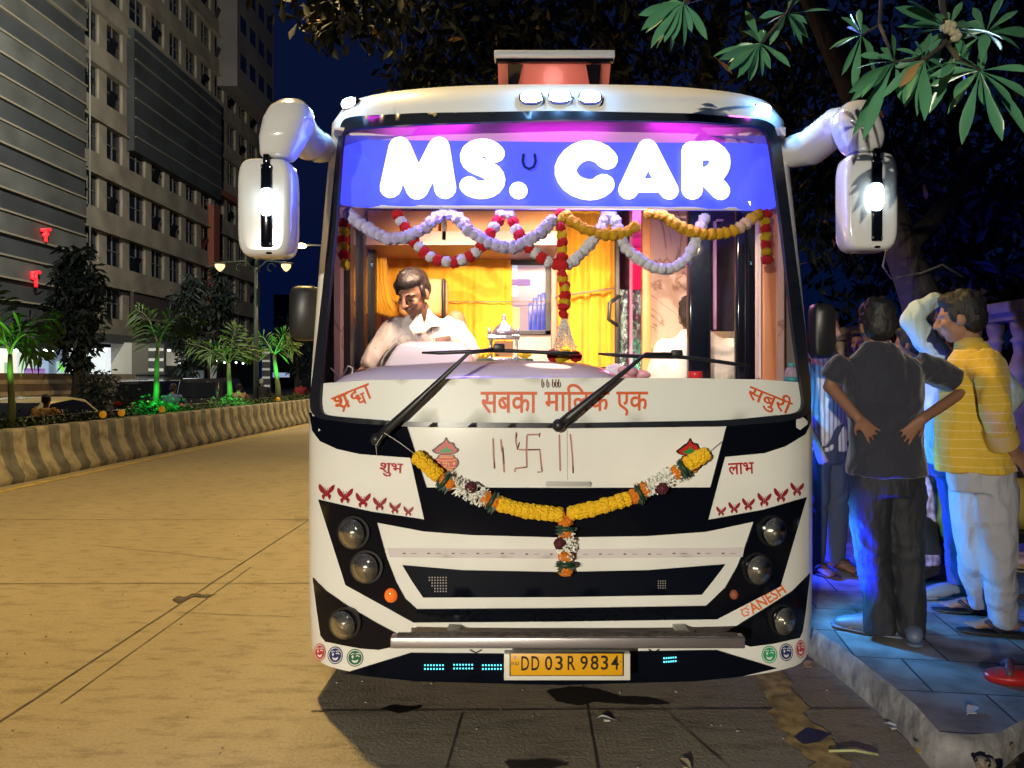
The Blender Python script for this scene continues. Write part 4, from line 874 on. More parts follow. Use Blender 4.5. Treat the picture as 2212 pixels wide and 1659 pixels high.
blob_px('damp_shadow_patch',[(1715,1590),(1745,1570),(1800,1585),(1770,1602),(1735,1608)],.006,mat('damp_shadow',(.03,.025,.02),.45))  # this one is a shadow painted on the road as a dark patch
blob_px('damp_shadow_patch',[(1090,1645),(1180,1640),(1230,1650),(1200,1659),(1100,1659)],.005,mat('damp_shadow',(.03,.025,.02),.45))
blob_px('manhole_scar',[(372,1296),(385,1287),(400,1289),(420,1281),(438,1284),(468,1284),(445,1290),(418,1289),(400,1296),(384,1302)],.005,mat('scar',(.05,.04,.03),.8,noise=(20,.6)))
# pavement with worn kerb
TILE=mat('paving_stone',(.34,.33,.32),.75); nt=TILE.node_tree; bs=nt.nodes['Principled BSDF']; tc=nt.nodes.new('ShaderNodeTexCoord'); mp=nt.nodes.new('ShaderNodeMapping'); mp.inputs['Rotation'].default_value=(0,0,R(8)); br=nt.nodes.new('ShaderNodeTexBrick')
for k_,v_ in (('Scale',1.0),('Mortar Size',.006),('Brick Width',.44),('Row Height',.40),('Mortar Smooth',.3)): br.inputs[k_].default_value=v_
br.inputs['Color1'].default_value=(.36,.34,.32,1); br.inputs['Color2'].default_value=(.27,.26,.25,1); br.inputs['Mortar'].default_value=(.05,.045,.04,1)
nn=nt.nodes.new('ShaderNodeTexNoise'); nn.inputs['Scale'].default_value=5; nn.inputs['Detail'].default_value=8; rr_=nt.nodes.new('ShaderNodeValToRGB'); rr_.color_ramp.elements[0].position=.3; rr_.color_ramp.elements[0].color=(.35,.31,.27,1); rr_.color_ramp.elements[1].position=.6; rr_.color_ramp.elements[1].color=(1,1,1,1)
mu=nt.nodes.new('ShaderNodeMixRGB'); mu.blend_type='MULTIPLY'; mu.inputs[0].default_value=.9
nt.links.new(tc.outputs['Object'],mp.inputs[0]); nt.links.new(mp.outputs[0],br.inputs[0]); nt.links.new(tc.outputs['Object'],nn.inputs[0]); nt.links.new(nn.outputs[0],rr_.inputs[0]); nt.links.new(br.outputs[0],mu.inputs[1]); nt.links.new(rr_.outputs[0],mu.inputs[2]); nt.links.new(mu.outputs[0],bs.inputs['Base Color'])
bpn=nt.nodes.new('ShaderNodeBump'); bpn.inputs['Strength'].default_value=.7; bpn.inputs['Distance'].default_value=.012; nt.links.new(mu.outputs[0],bpn.inputs['Height']); nt.links.new(bpn.outputs[0],bs.inputs['Normal'])
rd=random.Random(3); ex=[(1.64+rd.uniform(-.02,.02)+.05*mnoise.noise(Vector((i*.3,0,0))),3.0+i*.25) for i in range(60)]
brk=[(1.70,2.97),(1.86,2.99),(2.05,3.12),(2.3,3.2),(2.6,3.32),(3.0,3.4),(4.4,3.5)]
struct(ground('pavement',[ex+[(4.4,18)]+list(reversed(brk))],.15,TILE,.4))
b=MB(); n=len(ex); allp=list(reversed(brk))+ex; vs=[]
for i,(x,y) in enumerate(allp): vs+=[(x,y,.15),(x-.012 if i>=len(brk) else x,y-(.02 if i<len(brk) else 0),.13),(x-.035,y-(.05 if i<len(brk) else 0),-.01)]
b.add(vs,[(i*3+j,i*3+j+1,i*3+j+4,i*3+j+3) for i in range(len(allp)-1) for j in (0,1)]); struct(b.build('kerb',mat('kerb_stone',(.26,.25,.24),.85,noise=(9,.45),bump=(22,.8,(1,1,1),.02))))
b=MB(); N=26; vs=[]; 
for j in range(N+1):
    for i in range(N+1):
        x=1.60+i/N*3.2; y=1.6+j/N*1.85; e=min(1,max(0,(x-1.62)/.45)); vs.append((x,y,-.005+(.06+.05*mnoise.noise(Vector((x*4,y*4,0)))+.03*mnoise.noise(Vector((x*14,y*14,3))))*e))
b.add(vs,[(j*(N+1)+i,j*(N+1)+i+1,(j+1)*(N+1)+i+1,(j+1)*(N+1)+i) for j in range(N) for i in range(N)]); struct(b.build('dirt_verge',mat('broken_earth',(.17,.13,.085),.95,noise=(8,.55,8),bump=(26,1,(1,1,1),.03))))
rd=random.Random(9); b=MB()
for i in range(70):
    x=rd.uniform(1.66,3.0); y=rd.uniform(2.4,3.2+.1*(x-1.6)); b.ell((x,y,.09+rd.uniform(-.03,.03)),rd.uniform(.008,.03),seg=6,rings=4,fn=lambda v:1+.3*mnoise.noise(v*2+Vector((i,0,0))))
tag(b.build('rubble',mat('rubble_brown',(.20,.16,.11),.9,noise=(20,.4))),'loose stones and broken earth at the end of the pavement','rubble',kind='stuff')
# litter
def litter(name,lab,px,py,z,col,s,cat='litter',seed=0):
    c=PG(px,py,z); b=MB(); rd=random.Random(seed); a=rd.uniform(0,3.1); d=Vector((math.cos(a),math.sin(a),0)); b.leaf(c+Vector((0,0,.006))-d*s*.5,d,(0,0,1),s,s*.42,fold=.5,droop=-.06); b.box(c+Vector((0,0,.003)),(s*.3,s*.2,.003)); tag(b.build(name,mat('litter_%s_%d'%(name,px),col,.6)),lab,cat)
litter('paper_scrap','white paper scrap on the road in front of the bus',1311,1557,0,(.7,.68,.6),.09,seed=2)
litter('paper_scrap','white folded paper scrap on the pavement edge',2098,1540,.15,(.6,.62,.66),.11,seed=3)
litter('dry_leaf','brown dry leaf lying by the kerb beside the bus corner',1745,1440,0,(.35,.24,.16),.12,'leaf',4)
litter('dry_leaf','pale dry leaf lying on the road at the bottom edge',1483,1657,0,(.42,.34,.2),.10,'leaf',5)
litter('foil_scrap','crumpled foil scrap lying at the foot of the kerb',1931,1574,0,(.6,.6,.65),.09,seed=6)
litter('wrapper','small yellow wrapper on the broken earth by the kerb',1984,1625,.06,(.6,.42,.05),.05,seed=7)
b=MB(); c=PG(1790,1622,.01); b.tube([c,c+Vector((.10,-.02,.012)),c+Vector((.19,-.03,0))],.006,6); tag(b.build('straw',mat('straw_yellow',(.42,.44,.20),.5)),'yellow green straw lying on the road by the worn line','straw')
rd=random.Random(17); b=MB()
for i in range(260):
    x=rd.uniform(-5,1.55); y=rd.uniform(2.8,9); b.ell((x,y,.004),[rd.uniform(.003,.009),rd.uniform(.003,.009),rd.uniform(.002,.005)],seg=5,rings=3)
tag(b.build('grit',mat('grit_pale',(.34,.30,.24),.9,noise=(40,.5))),'scattered grit and small pebbles on the concrete road','grit',kind='stuff')
t=thing('slipper','red rubber slipper lying at the right edge of the pavement','slipper',PG(2190,1472,.15)); c=PG(2195,1470,.15)
b=MB(); b.loft([(c+Vector((.03*math.sin(i*.5),-.02,.02+.018*i)),.135-.012*i,.075-.008*i) for i in range(3)],24); b.loft([(c+Vector((0,0,.004)),.14,.08),(c+Vector((0,0,.03)),.145,.085),(c+Vector((0,0,.04)),.13,.07)],24); b.build('sole',mat('slipper_red',(.50,.02,.02),.4),t); b=MB(); b.tube([c+Vector((-.07,-.06,.04)),c+Vector((-.03,0,.09)),c+Vector((-.02,.06,.05))],(.018),8); b.build('strap',mat('slipper_dark',(.10,.04,.07),.5),t)
# =====================================================================  MEDIAN
BAR=mat('barrier_paint',(.4,.35,.27),.8); nt=BAR.node_tree; bs=nt.nodes['Principled BSDF']; tc=nt.nodes.new('ShaderNodeTexCoord'); sx=nt.nodes.new('ShaderNodeSeparateXYZ'); w=nt.nodes.new('ShaderNodeMath'); w.operation='MULTIPLY'; w.inputs[1].default_value=2*math.pi/.56
sn=nt.nodes.new('ShaderNodeMath'); sn.operation='SINE'; rp=nt.nodes.new('ShaderNodeValToRGB'); e=rp.color_ramp.elements; e[0].position=.48; e[0].color=(.15,.15,.15,1); e[1].position=.52; e[1].color=(.38,.34,.26,1)
mr=nt.nodes.new('ShaderNodeMapRange'); mr.inputs[1].default_value=-1; mr.inputs[2].default_value=1; n1=nt.nodes.new('ShaderNodeTexNoise'); n1.inputs['Scale'].default_value=5; n1.inputs['Detail'].default_value=8; r1=nt.nodes.new('ShaderNodeValToRGB'); r1.color_ramp.elements[0].position=.35; r1.color_ramp.elements[0].color=(.45,.43,.4,1); r1.color_ramp.elements[1].position=.6; r1.color_ramp.elements[1].color=(1,1,1,1); mm=nt.nodes.new('ShaderNodeMixRGB'); mm.blend_type='MULTIPLY'; mm.inputs[0].default_value=.9
L=nt.links.new; L(tc.outputs['Object'],sx.inputs[0]); L(sx.outputs[1],w.inputs[0]); L(w.outputs[0],sn.inputs[0]); L(sn.outputs[0],mr.inputs[0]); L(mr.outputs[0],rp.inputs[0]); L(tc.outputs['Object'],n1.inputs[0]); L(n1.outputs[0],r1.inputs[0]); L(rp.outputs[0],mm.inputs[1]); L(r1.outputs[0],mm.inputs[2]); L(mm.outputs[0],bs.inputs['Base Color'])
def barrier(name,label,X,sg,y0,y1):
    b=MB(); prof=[(-.02,0),(.0,.10),(-.10,.26),(-.17,.45),(-.19,.74),(-.21,.78),(-.40,.78)]; vs=[]; n=int((y1-y0)/.07)
    for i in range(n+1):
        y=y0+(y1-y0)*i/n; a=.022*abs(math.sin(y*math.pi/.28))
        vs+=[(X+sg*(p+(a if 0<j<5 else 0)),y,z) for j,(p,z) in enumerate(prof)]
    k=len(prof); b.add(vs,[(i*k+j,i*k+j+1,(i+1)*k+j+1,(i+1)*k+j) for i in range(n) for j in range(k-1)]); return tag(b.build(name,BAR,fix=True),label,'barrier')
br_=barrier('median_barrier','long low concrete barrier painted in grey and cream stripes along the road',-7.40,1,5,70)
b=MB(); 
for i in range(80):
    y=5.14+.28*i; 
    if y<28: b.ell((-7.545,y,.36+.03*math.sin(i*3)),.016,seg=6,rings=4)
b.build('drain_hole',mat('hole_black',(.01,.01,.01),.9),br_)
barrier('median_barrier','far concrete barrier on the other side of the hedge',-9.95,-1,5,70)
b=MB(); b.box((-8.7,38,.3),(2.0,66,.5)); struct(b.build('median_soil',mat('soil',(.05,.04,.03),.95)))
GRN=mat('hedge_green',(.045,.075,.022),.5); GRN2=mat('bush_green',(.06,.12,.03),.5)
rd=random.Random(21); b=MB()
for i in range(7500):
    y=9+ (rd.random()**1.5)*40; x=-8.0-rd.random()*1.5; h=.82+.16*mnoise.noise(Vector((x*1.2,y*1.1,0)))+.10*mnoise.noise(Vector((x*4,y*4,5))); z=.5+(h-.5)*rd.random()**.35
    s=.075*(1+ (y-9)*.02); d=Vector((rd.uniform(-1,1),rd.uniform(-1,1),rd.uniform(-.2,1))); b.leaf((x,y,z),d,(rd.uniform(-1,1),rd.uniform(-1,1),1),s,s*.5,nseg=2)
tag(b.build('hedge',GRN),'low leafy hedge planted along the median behind the barrier','hedge',kind='stuff')
FRND=mat('palm_leaflet',(.09,.17,.03),.45); STEM=mat('palm_stem',(.16,.20,.07),.6)
def palm(label,px,Y,top,fronds,tw,seed,gl=True):
    rd=random.Random(seed); base=P(px,0,Y); base.z=.5; t=thing('palm',label,'palm',base,0,'young palms on the median'); k=Y/F_
    tp=P(*top,Y); b=MB(); b.tube([base,base.lerp(tp,.4)+Vector((.03,0,0)),base.lerp(tp,.8),tp],[tw*1.25*k,tw*k,tw*.8*k,tw*.6*k],10); b.build('trunk',STEM,t)
    for pts,ln in fronds:
        dy=rd.uniform(-.5,.5); w=[tp]+[P(x,y,Y+dy*(i+1)/len(pts)) for i,(x,y) in enumerate(pts)]
        for _ in range(2): w=[w[0]]+[a.lerp(c,t_) for a,c in zip(w,w[1:]) for t_ in (.25,.75)]+[w[-1]]
        b=MB(); b.tube(w,[.022*(1-i/len(w))+.006 for i in range(len(w))],6,m=1); n=int(ln)
        for i in range(n):
            s=.22+.78*i/n; f=s*(len(w)-1); a=int(f); a=min(a,len(w)-2); p=w[a].lerp(w[a+1],f-a); d=(w[a+1]-w[a]).normalized(); LL=(.50*math.sin(math.pi*min(1,(s*.85+.12)))+.08)
            for sg in (-1,1):
                sd=d.cross(Vector((0,-1,.2))).normalized()*sg; v=sd*rd.uniform(.6,1)+d*rd.uniform(.4,.9)+Vector((0,rd.uniform(-.6,.6),-.15)); b.leaf(p,v,(rd.uniform(-.5,.5),-1,.4),LL*rd.uniform(.8,1.15),.055,droop=.32,nseg=4)
        b.build('frond',[FRND,STEM],t)
    return t
palm('tall green lit palm nearest the left edge of the photo',22,12.9,(22,765),[([(6,720),(-6,660),(-20,610)],20),([(34,725),(72,688),(122,690)],26),([(30,740),(60,712),(92,768)],24),([(14,740),(-20,710),(-60,730)],18)],7,1)
palm('two-fronded palm rising behind a glowing green bush',331,17.8,(341,752),[([(335,725),(318,680),(292,668)],24),([(352,715),(385,675),(433,700)],28)],6,2)
palm('bushy dim palm in front of the parked cars',495,22.2,(494,785),[([(482,768),(466,750),(448,768)],16),([(499,755),(504,725),(512,702)],18),([(508,765),(525,748),(545,760)],16),([(478,775),(445,750),(405,742)],16)],5.5,3)
palm('bright green uplit palm closest to the bus',603,26.7,(592,765),[([(580,745),(565,722),(545,735)],16),([(601,745),(615,718),(627,722)],18),([(606,755),(622,740),(634,750)],13),([(580,755),(562,748),(550,758)],13)],5.5,4)
for x,y0,w_,Y,lab in ((345,880,55,17.8,'green lit round bush at the foot of the two-fronded palm'),(497,868,32,22.2,'small green lit bush below the dim bushy palm')):
    c=P(x,y0+8,Y); k=Y/F_; rd=random.Random(x); b=MB()
    for i in range(900 if w_>40 else 500):
        v=Vector((rd.gauss(0,.5),rd.gauss(0,.4),abs(rd.gauss(0,.42)))); b.leaf(c+Vector((v.x*w_*k,v.y*.5,v.z*.34-.08)),(rd.uniform(-1,1),rd.uniform(-1,.4),rd.uniform(-.1,1)),(rd.uniform(-1,1),-1,rd.uniform(-.3,1)),.085*(Y/17),.05*(Y/17),nseg=2)
    tag(b.build('bush',GRN2),lab,'bush')
for x,Y,p in ((18,12.9,170),(331,17.8,85),(500,22.2,60),(603,26.7,560)):
    c=P(x,0,Y); light('SPOT','palm_uplight',(c.x+.35,c.y-.7,.92),p,(.30,1,.16) if x==18 else (.08,1,.22),.05,aim=(c.x,c.y,2.4),angle=52,blend=.8)
for x,Y,p in ((345,17.8,150),(500,22.2,110)): c=P(x,0,Y); light('SPOT','bush_light',(c.x+.35,c.y-.75,1.75),p,(.03,1,.16),.05,aim=(c.x,c.y-.05,.75),angle=70,blend=.7)
def reflector(px,i):
    Y=YX(px,-7.72); t=thing('reflector','amber road reflector on the barrier top, %s'%i,'reflector',(-7.72,Y,.78),0,'amber reflectors on the barrier'); b=MB(); b.box((-7.72,Y,.80),(.03,.06,.04)); b.build('foot',PLAST,t); b=MB(); b.lathe((-7.72,Y-.015,.87),[(0,.065),(.025,.065)],14,ax=(0,-1,0)); b.build('disc',mat('amber_reflector',(.85,.38,.02),.35,emit=(1,.42,.02),es=.25),t)
for px,i in ((224,'the nearest one left of the glowing bush'),(264,'second from the left'),(351,'in front of the glowing green bush'),(601,'farthest, by the bright palm')): reflector(px,i)
# =====================================================================  STREET LAMPS
GAL=mat('lamp_post_grey',(.22,.22,.21),.5,.4)
def road_lamp(label,base,head,es):
    t=thing('street_lamp',label,'street lamp',base); bx,by=base[:2]; hx,hy,hz=head; b=MB(); b.tube([(bx,by,0),(bx,by,hz*.92)],[.11,.06],12); b.build('post',GAL,t)
    b=MB(); b.tube([(bx,by,hz*.90),(bx*.8+hx*.2,by*.8+hy*.2,hz*.98),(bx*.3+hx*.7,by*.3+hy*.7,hz+.10),(hx,hy,hz+.10)],[.05,.045,.04,.035],8); b.build('arm',GAL,t)
    b=MB(); d=Vector((hx-bx,hy-by,0)).normalized(); b.loft([(Vector((hx,hy,hz+.16)),.10,.18),(Vector((hx,hy,hz+.12)),.16,.30),(Vector((hx,hy,hz+.06)),.15,.28)],16); b.build('lamp_head',GAL,t)
    b=MB(); b.box((hx,hy,hz+.05),(.16,.3,.012)); b.build('lit_lens',mat('lit_sodium_%d'%es,(1,.75,.35),.4,emit=(1,.72,.32),es=es),t)
road_lamp('tall street lamp on the median with an arm over the bus, above the photo',(-8.6,6.4,0),LAMP_OVER,12)
road_lamp('tall street lamp behind the photographer',(-8.6,-9.5,0),LAMP_FRONT,12)
for (x_,y_,z_,*_r),lab in zip(ADDED_FAR,('added unseen lamp beyond the far carriageway, the nearer one, lighting the far road and building','added unseen high lamp beyond the far carriageway, lighting the office building')): road_lamp(lab,(-20.0,y_,0),(x_,y_,z_),12)
road_lamp('added unseen lamp on the pavement behind the bus, lighting the far road and barrier',(2.1,25,0),ADDED_MID,12)
q=P(651,531,46); t=thing('street_lamp','distant bright yellow street lamp seen beside the left mirror','street lamp',(q.x+3,46,0)); b=MB(); b.tube([(q.x+3,46,0),(q.x+3,46,q.z),(q.x,46,q.z+.05)],.07,8); b.build('post',GAL,t); b=MB(); b.ell(q,(.32,.25,.16)); b.build('lit_lens',mat('lit_far_lamp',(1,.8,.4),.4,emit=(1,.72,.25),es=14),t)
k=24.4/F_; base=P(553,0,24.4); t=thing('street_lamp','decorative double armed lamp post with two yellow lanterns','street lamp',(base.x,24.4,0))
b=MB(); zt=P(0,578,24.4).z; b.tube([(base.x,24.4,0),(base.x,24.4,zt)],[.10,.055],10); b.tube([(base.x,24.4,zt),(base.x,24.4,zt+.5)],[.05,.02],8); b.build('post',mat('post_dark',(.05,.07,.06),.5),t)
for sx,lx in ((-1,475),(1,618)):
    lc=P(lx,577,24.4); b=MB(); b.tube([(base.x,24.4,zt-.1),(base.x+sx*.35,24.4,zt+.22),(base.x+sx*.75,24.4,zt+.18),(lc.x,24.4,lc.z+.16)],.025,6)
    cc=Vector((base.x+sx*.5,24.4,zt+.0)); b.tube([cc+Vector((.13*math.cos(a*.5),0,.13*math.sin(a*.5))) for a in range(10)],.014,5); b.build('scroll_arm',mat('post_dark',(.05,.07,.06),.5),t)
    b=MB(); b.lathe(lc+Vector((0,0,.13)),[(0,.22),(-.03,.22),(-.05,.10)],14); b.build('lamp_cap',mat('post_dark',(.05,.07,.06),.5),t); b=MB(); b.lathe(lc+Vector((0,0,.09)),[(0,.15),(-.08,.15),(-.17,.09),(-.23,.02)],14); b.build('lantern',mat('lit_lantern',(1,.85,.5),.4,emit=(1,.80,.36),es=1.3),t)
# =====================================================================  OFFICE BUILDING
bl=thing('office_building','long dark multi-storey office building with ribbon windows across the road','building',(-25,45,0))
WALL=mat('facade_render',(.30,.26,.205),.9,noise=(.35,.25,6)); DKW=mat('facade_dark',(.038,.043,.048),.7,noise=(.4,.3,4)); BANDM=mat('spandrel_render',(.24,.21,.165),.9,noise=(.6,.28,7)); RED_=mat('pilaster_red',(.24,.07,.045),.8); SLAB=mat('soffit_dark',(.06,.058,.055),.8)
XF=-25.0
b=MB(); b.box((XF-6.1,46.5,20),(12,47,40)); b.build('wall',DKW,bl)
FL0,FH=7.0,3.14
for k in range(-1,11):
    z0=FL0+FH*k; b=MB()
    segs=[(42.2,69.8)]
    if k in (3,4): segs=[(42.2,47),(60.5,69.8)]
    for y0,y1 in segs: b=MB(); b.box((XF+.08,(y0+y1)/2,z0+.6),(.34,y1-y0,1.2)); b.box((XF+.16,(y0+y1)/2,z0-.06),(.55,y1-y0,.10)); b.build('spandrel',BANDM,bl)
WF=mat('window_frame_grey',(.13,.125,.115),.5); WP=mat('night_glass',(.010,.012,.017),.10,coat=.4)
mbf=MB(); 
for z in (-.95,0,.92): mbf.box((0,0,z),(.08,1.75,.06))
for y in (-.86,0,.86): mbf.box((0,y,0),(.07,.05,1.84))
WFm=mbf.mesh('window',WF); mbp=MB(); mbp.box((-.02,0,0),(.02,1.7,1.84)); WPm=mbp.mesh('pane',WP)
mbo=MB(); mbo.box((.22,-.42,-.47),(.03,.80,.95),Euler((0,R(24),0)).to_matrix()); WOm=mbo.mesh('open_sash',WP)
mbr=MB(); mbr.box((0,0,0),(.22,.80,1.96)); PRm=mbr.mesh('window_pier',BANDM)
rd=random.Random(5); pil=MB(); cnt=0
for k in range(-1,10):
    zc=FL0+FH*k+1.2+.94
    for i in range(11):
        y=43.2+2.55*i+(.25 if i>1 else 0)
        if k in (3,4) and 46.5<y<60.5: continue
        cnt+=1
        if cnt>100: pil.box((XF+.06,y+1.28,zc),(.22,.80,1.96)); continue
        o_=link('window_pier',PRm,bl); o_.location=(XF+.06+25,y+1.28-45,zc)
        w_=link('window',WFm,bl); w_.location=(XF-.02+25,y-45,zc); p_=link('pane',WPm,w_)
        if rd.random()<.42: o_=link('open_sash',WOm,w_)
tag(pil.build('upper_window_piers',BANDM,bl),kind='stuff')
b=MB(); b.box((XF+.15,53.8,FL0+FH*3+3.0),(1.0,13.4,7.6)); b.build('projecting_bay',DKW,bl); b=MB()
for z in range(6): b.box((XF+.67,53.8,FL0+FH*3+.1+z*1.2),(.12,13.2,.12))
b.build('bay_rail',mat('rail_grey',(.14,.135,.12),.8),bl)
b=MB(); b.box((XF+.9,65.5,32.5),(1.6,8.8,15)); b.build('upper_block',mat('upper_render',(.17,.155,.15),.9,noise=(.3,.2)),bl); b=MB()
for i in range(4):
    for k in range(4): b=MB(); b.box((XF+1.69,62.4+i*2.1,27.3+k*3.1),(.04,1.3,1.3)); b.build('upper_window',WP,bl)
b=MB(); b.box((XF+.42,59.6,7.5),(.5,1.1,15)); b.build('pilaster',RED_,bl); b=MB(); b.box((XF+.30,65,16.4),(.6,9.6,.5)); b.build('pilaster',RED_,bl)
# near wing with horizontal cladding
b=MB(); b.box((XF-2.7,32,22),(6.4,20.2,36)); b.build('clad_wing',DKW,bl); b=MB(); LG=MB()
for i in range(34):
    z=5.2+i*1.04
    if i%2: b.box((XF+.53,32,z+.5),(.10,20.2,.95))
    LG.box((XF+.56,32,z),(.22,20.2,.09))
b.build('cladding_panel',mat('cladding_grey',(.085,.088,.085),.6,noise=(.5,.3)),bl); LG.build('ledge',mat('ledge_beige',(.22,.195,.15),.8),bl)
b=MB(); b.tube([(XF+.75,42.15,4),(XF+.75,42.15,38)],.05,6); b.build('drain_pipe',GAL,bl)
b=MB(); b.box((XF+.9,47,3.72),(1.8,46,.5)); b.build('canopy',SLAB,bl)
# red lit sign strokes
RS=mat('red_neon',(1,.05,.04),.4,emit=(1,.015,.03),es=1.5)
def onwall(px,py): Y=YX(px,XF+.75); return P(px,py,Y)
for pts in ([[(90,497),(108,496)],[(98,498),(99,522)],[(94,508),(104,505)]],[[(68,590),(86,588)],[(77,590),(78,620)],[(70,592),(69,600),(77,602)]],):
    b=MB()
    for p in pts: b.tube([onwall(*q) for q in p],.09,6)
    b.build('neon_letter',RS,bl)
# ground floor: counter, posters and walls glow in place of shop lighting
def lit(px0,py0,px1,py1,X,col,es,name,par=bl,d=.05):
    Y0,Y1=YX(px0,X),YX(px1,X); z0=CH+(CY-py0)/F_*((Y0+Y1)/2); z1=CH+(CY-py1)/F_*((Y0+Y1)/2); b=MB(); b.box((X,(Y0+Y1)/2,(z0+z1)/2),(d,abs(Y1-Y0),abs(z0-z1))); return b.build(name,mat('lit_'+name+'_%d_%d'%(px0,py0),(.3,.3,.3),.6,emit=col,es=es,noise=(.8,.1)),par)
XS=-24.35
b=MB(); b.box((XS-.1,39,1.5),(.1,34,3.6)); b.build('shopfront_back',SLAB,bl)
for a in ((-60,752,35,815,(.85,.80,.62),1.0),(36,754,72,815,(.65,.72,.62),.95),(73,754,104,815,(.38,.52,.74),.75),(106,755,147,815,(.22,.33,.52),.35),(148,751,225,815,(.72,.80,.78),1.15),(262,755,344,815,(.36,.48,.72),.42),(226,751,248,815,(.85,.92,.95),.9)): lit(*a[:4],XS,a[4],a[5],'shop_window')
for a in ((53,796,96,812,(.25,.02,.45),.7,'purple_counter'),(123,781,143,812,(.55,.85,.8),.6,'poster'),(10,783,20,808,(.3,.6,.2),.6,'poster'),(300,783,322,812,(.55,.75,.5),.5,'poster')): lit(*a[:4],XS+.12,a[4],a[5],a[6])
Y0=YX(130,XS+.2); b=MB(); q0,q1,q2=[P(x,y,YX(x,XS+.22)) for x,y in ((125,787),(142,787),(134,804))]; b.prism([q0,q1,q2],(.03,0,0)); b.build('poster_emblem',mat('lit_emblem',(.1,.6,.05),.5,emit=(.18,.75,.04),es=.8),bl)
b=MB()
for x,y in ((35,757),(98,757),(112,757),(160,756),(210,755),(228,757),(305,757),(318,758),(365,757),(388,783),(420,779),(440,779),(470,780),(485,783),(510,783),(525,785)): b.ell(P(x,y,YX(x,XS+.5)),(.07,.14,.07),seg=8,rings=5)
b.build('downlight',mat('lit_downlight',(1,1,1),.4,emit=(.85,.95,1),es=7),bl)
light('AREA','shop_light',(XS+1.2,35,3.3),260,(.85,.95,1),16,aim=(XS+1.2,35,0),sy=1.5)
for a in ((335,755,400,790,(.60,.54,.38),.35),(410,800,440,835,(.3,.4,.4),.15),(455,790,470,835,(.5,.55,.5),.25),(590,805,625,815,(.5,.6,.9),.6)): lit(*a[:4],XS+.05,a[4],a[5],'entrance_wall')
b=MB(); Y0,Y1=YX(262,XS+1),YX(300,XS+1); b.box((XS+1,(Y0+Y1)/2,1.8),(1.2,(Y1-Y0),3.5)); b.build('entrance_column',mat('column_render',(.45,.43,.38),.8),bl)
# sign frame on the first floor
b=MB(); q=[P(x,y,YX(x,XF+1)) for x,y in ((285,612),(373,648))]; yc=(q[0].y+q[1].y)/2; b.box((XF+1,yc,6.0),(.2,q[1].y-q[0].y,1.5)); b.build('signboard',mat('signboard_dark',(.06,.045,.045),.5),bl); b=MB()
for z in (5.2,6.8): b.box((XF+1.15,yc,z),(.1,q[1].y-q[0].y+.2,.12))
b.build('signboard_frame',mat('frame_beige',(.2,.17,.12),.7),bl)
# boundary wall, gate, pylons
XB=-18.6
b=MB(); b.box((XB,26.5,.85),(.3,18.6,1.7)); bw=tag(b.build('boundary_wall',mat('wall_brown',(.13,.085,.05),.85,noise=(1.5,.3))),'brown boundary wall with pale bands in front of the lit shops','wall')
b=MB()
for z in (.45,.95,1.38): b.box((XB+.155,26.5,z),(.02,18.6,.16))
b.build('band',mat('wall_band',(.33,.25,.15),.85,noise=(2,.2)),bw)
t=thing('gate','black barred iron gate beside the brown boundary wall','gate',(XB,37.4,0)); b=MB()
for i in range(26): b.tube([(XB,35.9+i*.14,.1),(XB,35.9+i*.14,1.75)],.022,5)
b.build('bars',PLAST,t); b=MB()
for z in (.2,.95,1.65): b.box((XB,37.7,z),(.06,3.6,.06))
b.build('rails',PLAST,t)
def pylon(px0,px1,py0,X,lab,nb):
    Y=YX((px0+px1)/2,X); k=Y/F_; zt=CH+(CY-py0)*k; w_=(px1-px0)*k; c=P((px0+px1)/2,0,Y); t=thing('sign_pylon',lab,'sign',(c.x,Y,0),0,'tenant sign pylons'); b=MB(); b.box((c.x,Y,zt/2),(w_,.25,zt)); b.build('panel',mat('pylon_dark',(.07,.075,.075),.6),t)
    for i in range(nb): b=MB(); b.box((c.x,Y-.135,zt-.35-i*(zt-.6)/nb),(w_*.92,.02,.16)); b.build('name_strip',mat('pylon_strip',(.62,.62,.58),.6,emit=(.6,.6,.55),es=.22),t)
pylon(322,357,742,-21,'dark sign pylon with five white strips by the gate',5); pylon(567,585,752,-20,'small distant sign pylon with white strips near the lamp post',5)
# hazy far block closing the street
for i,(x,y,w_,h_) in enumerate(((-30,120,16,14),(-8,150,22,9))):
    b=MB(); b.box((x,y,h_/2),(w_,12,h_)); t=tag(b.build('building',DKW),('dark distant building behind the office block','low dark building closing the far end of the street')[i],'building')
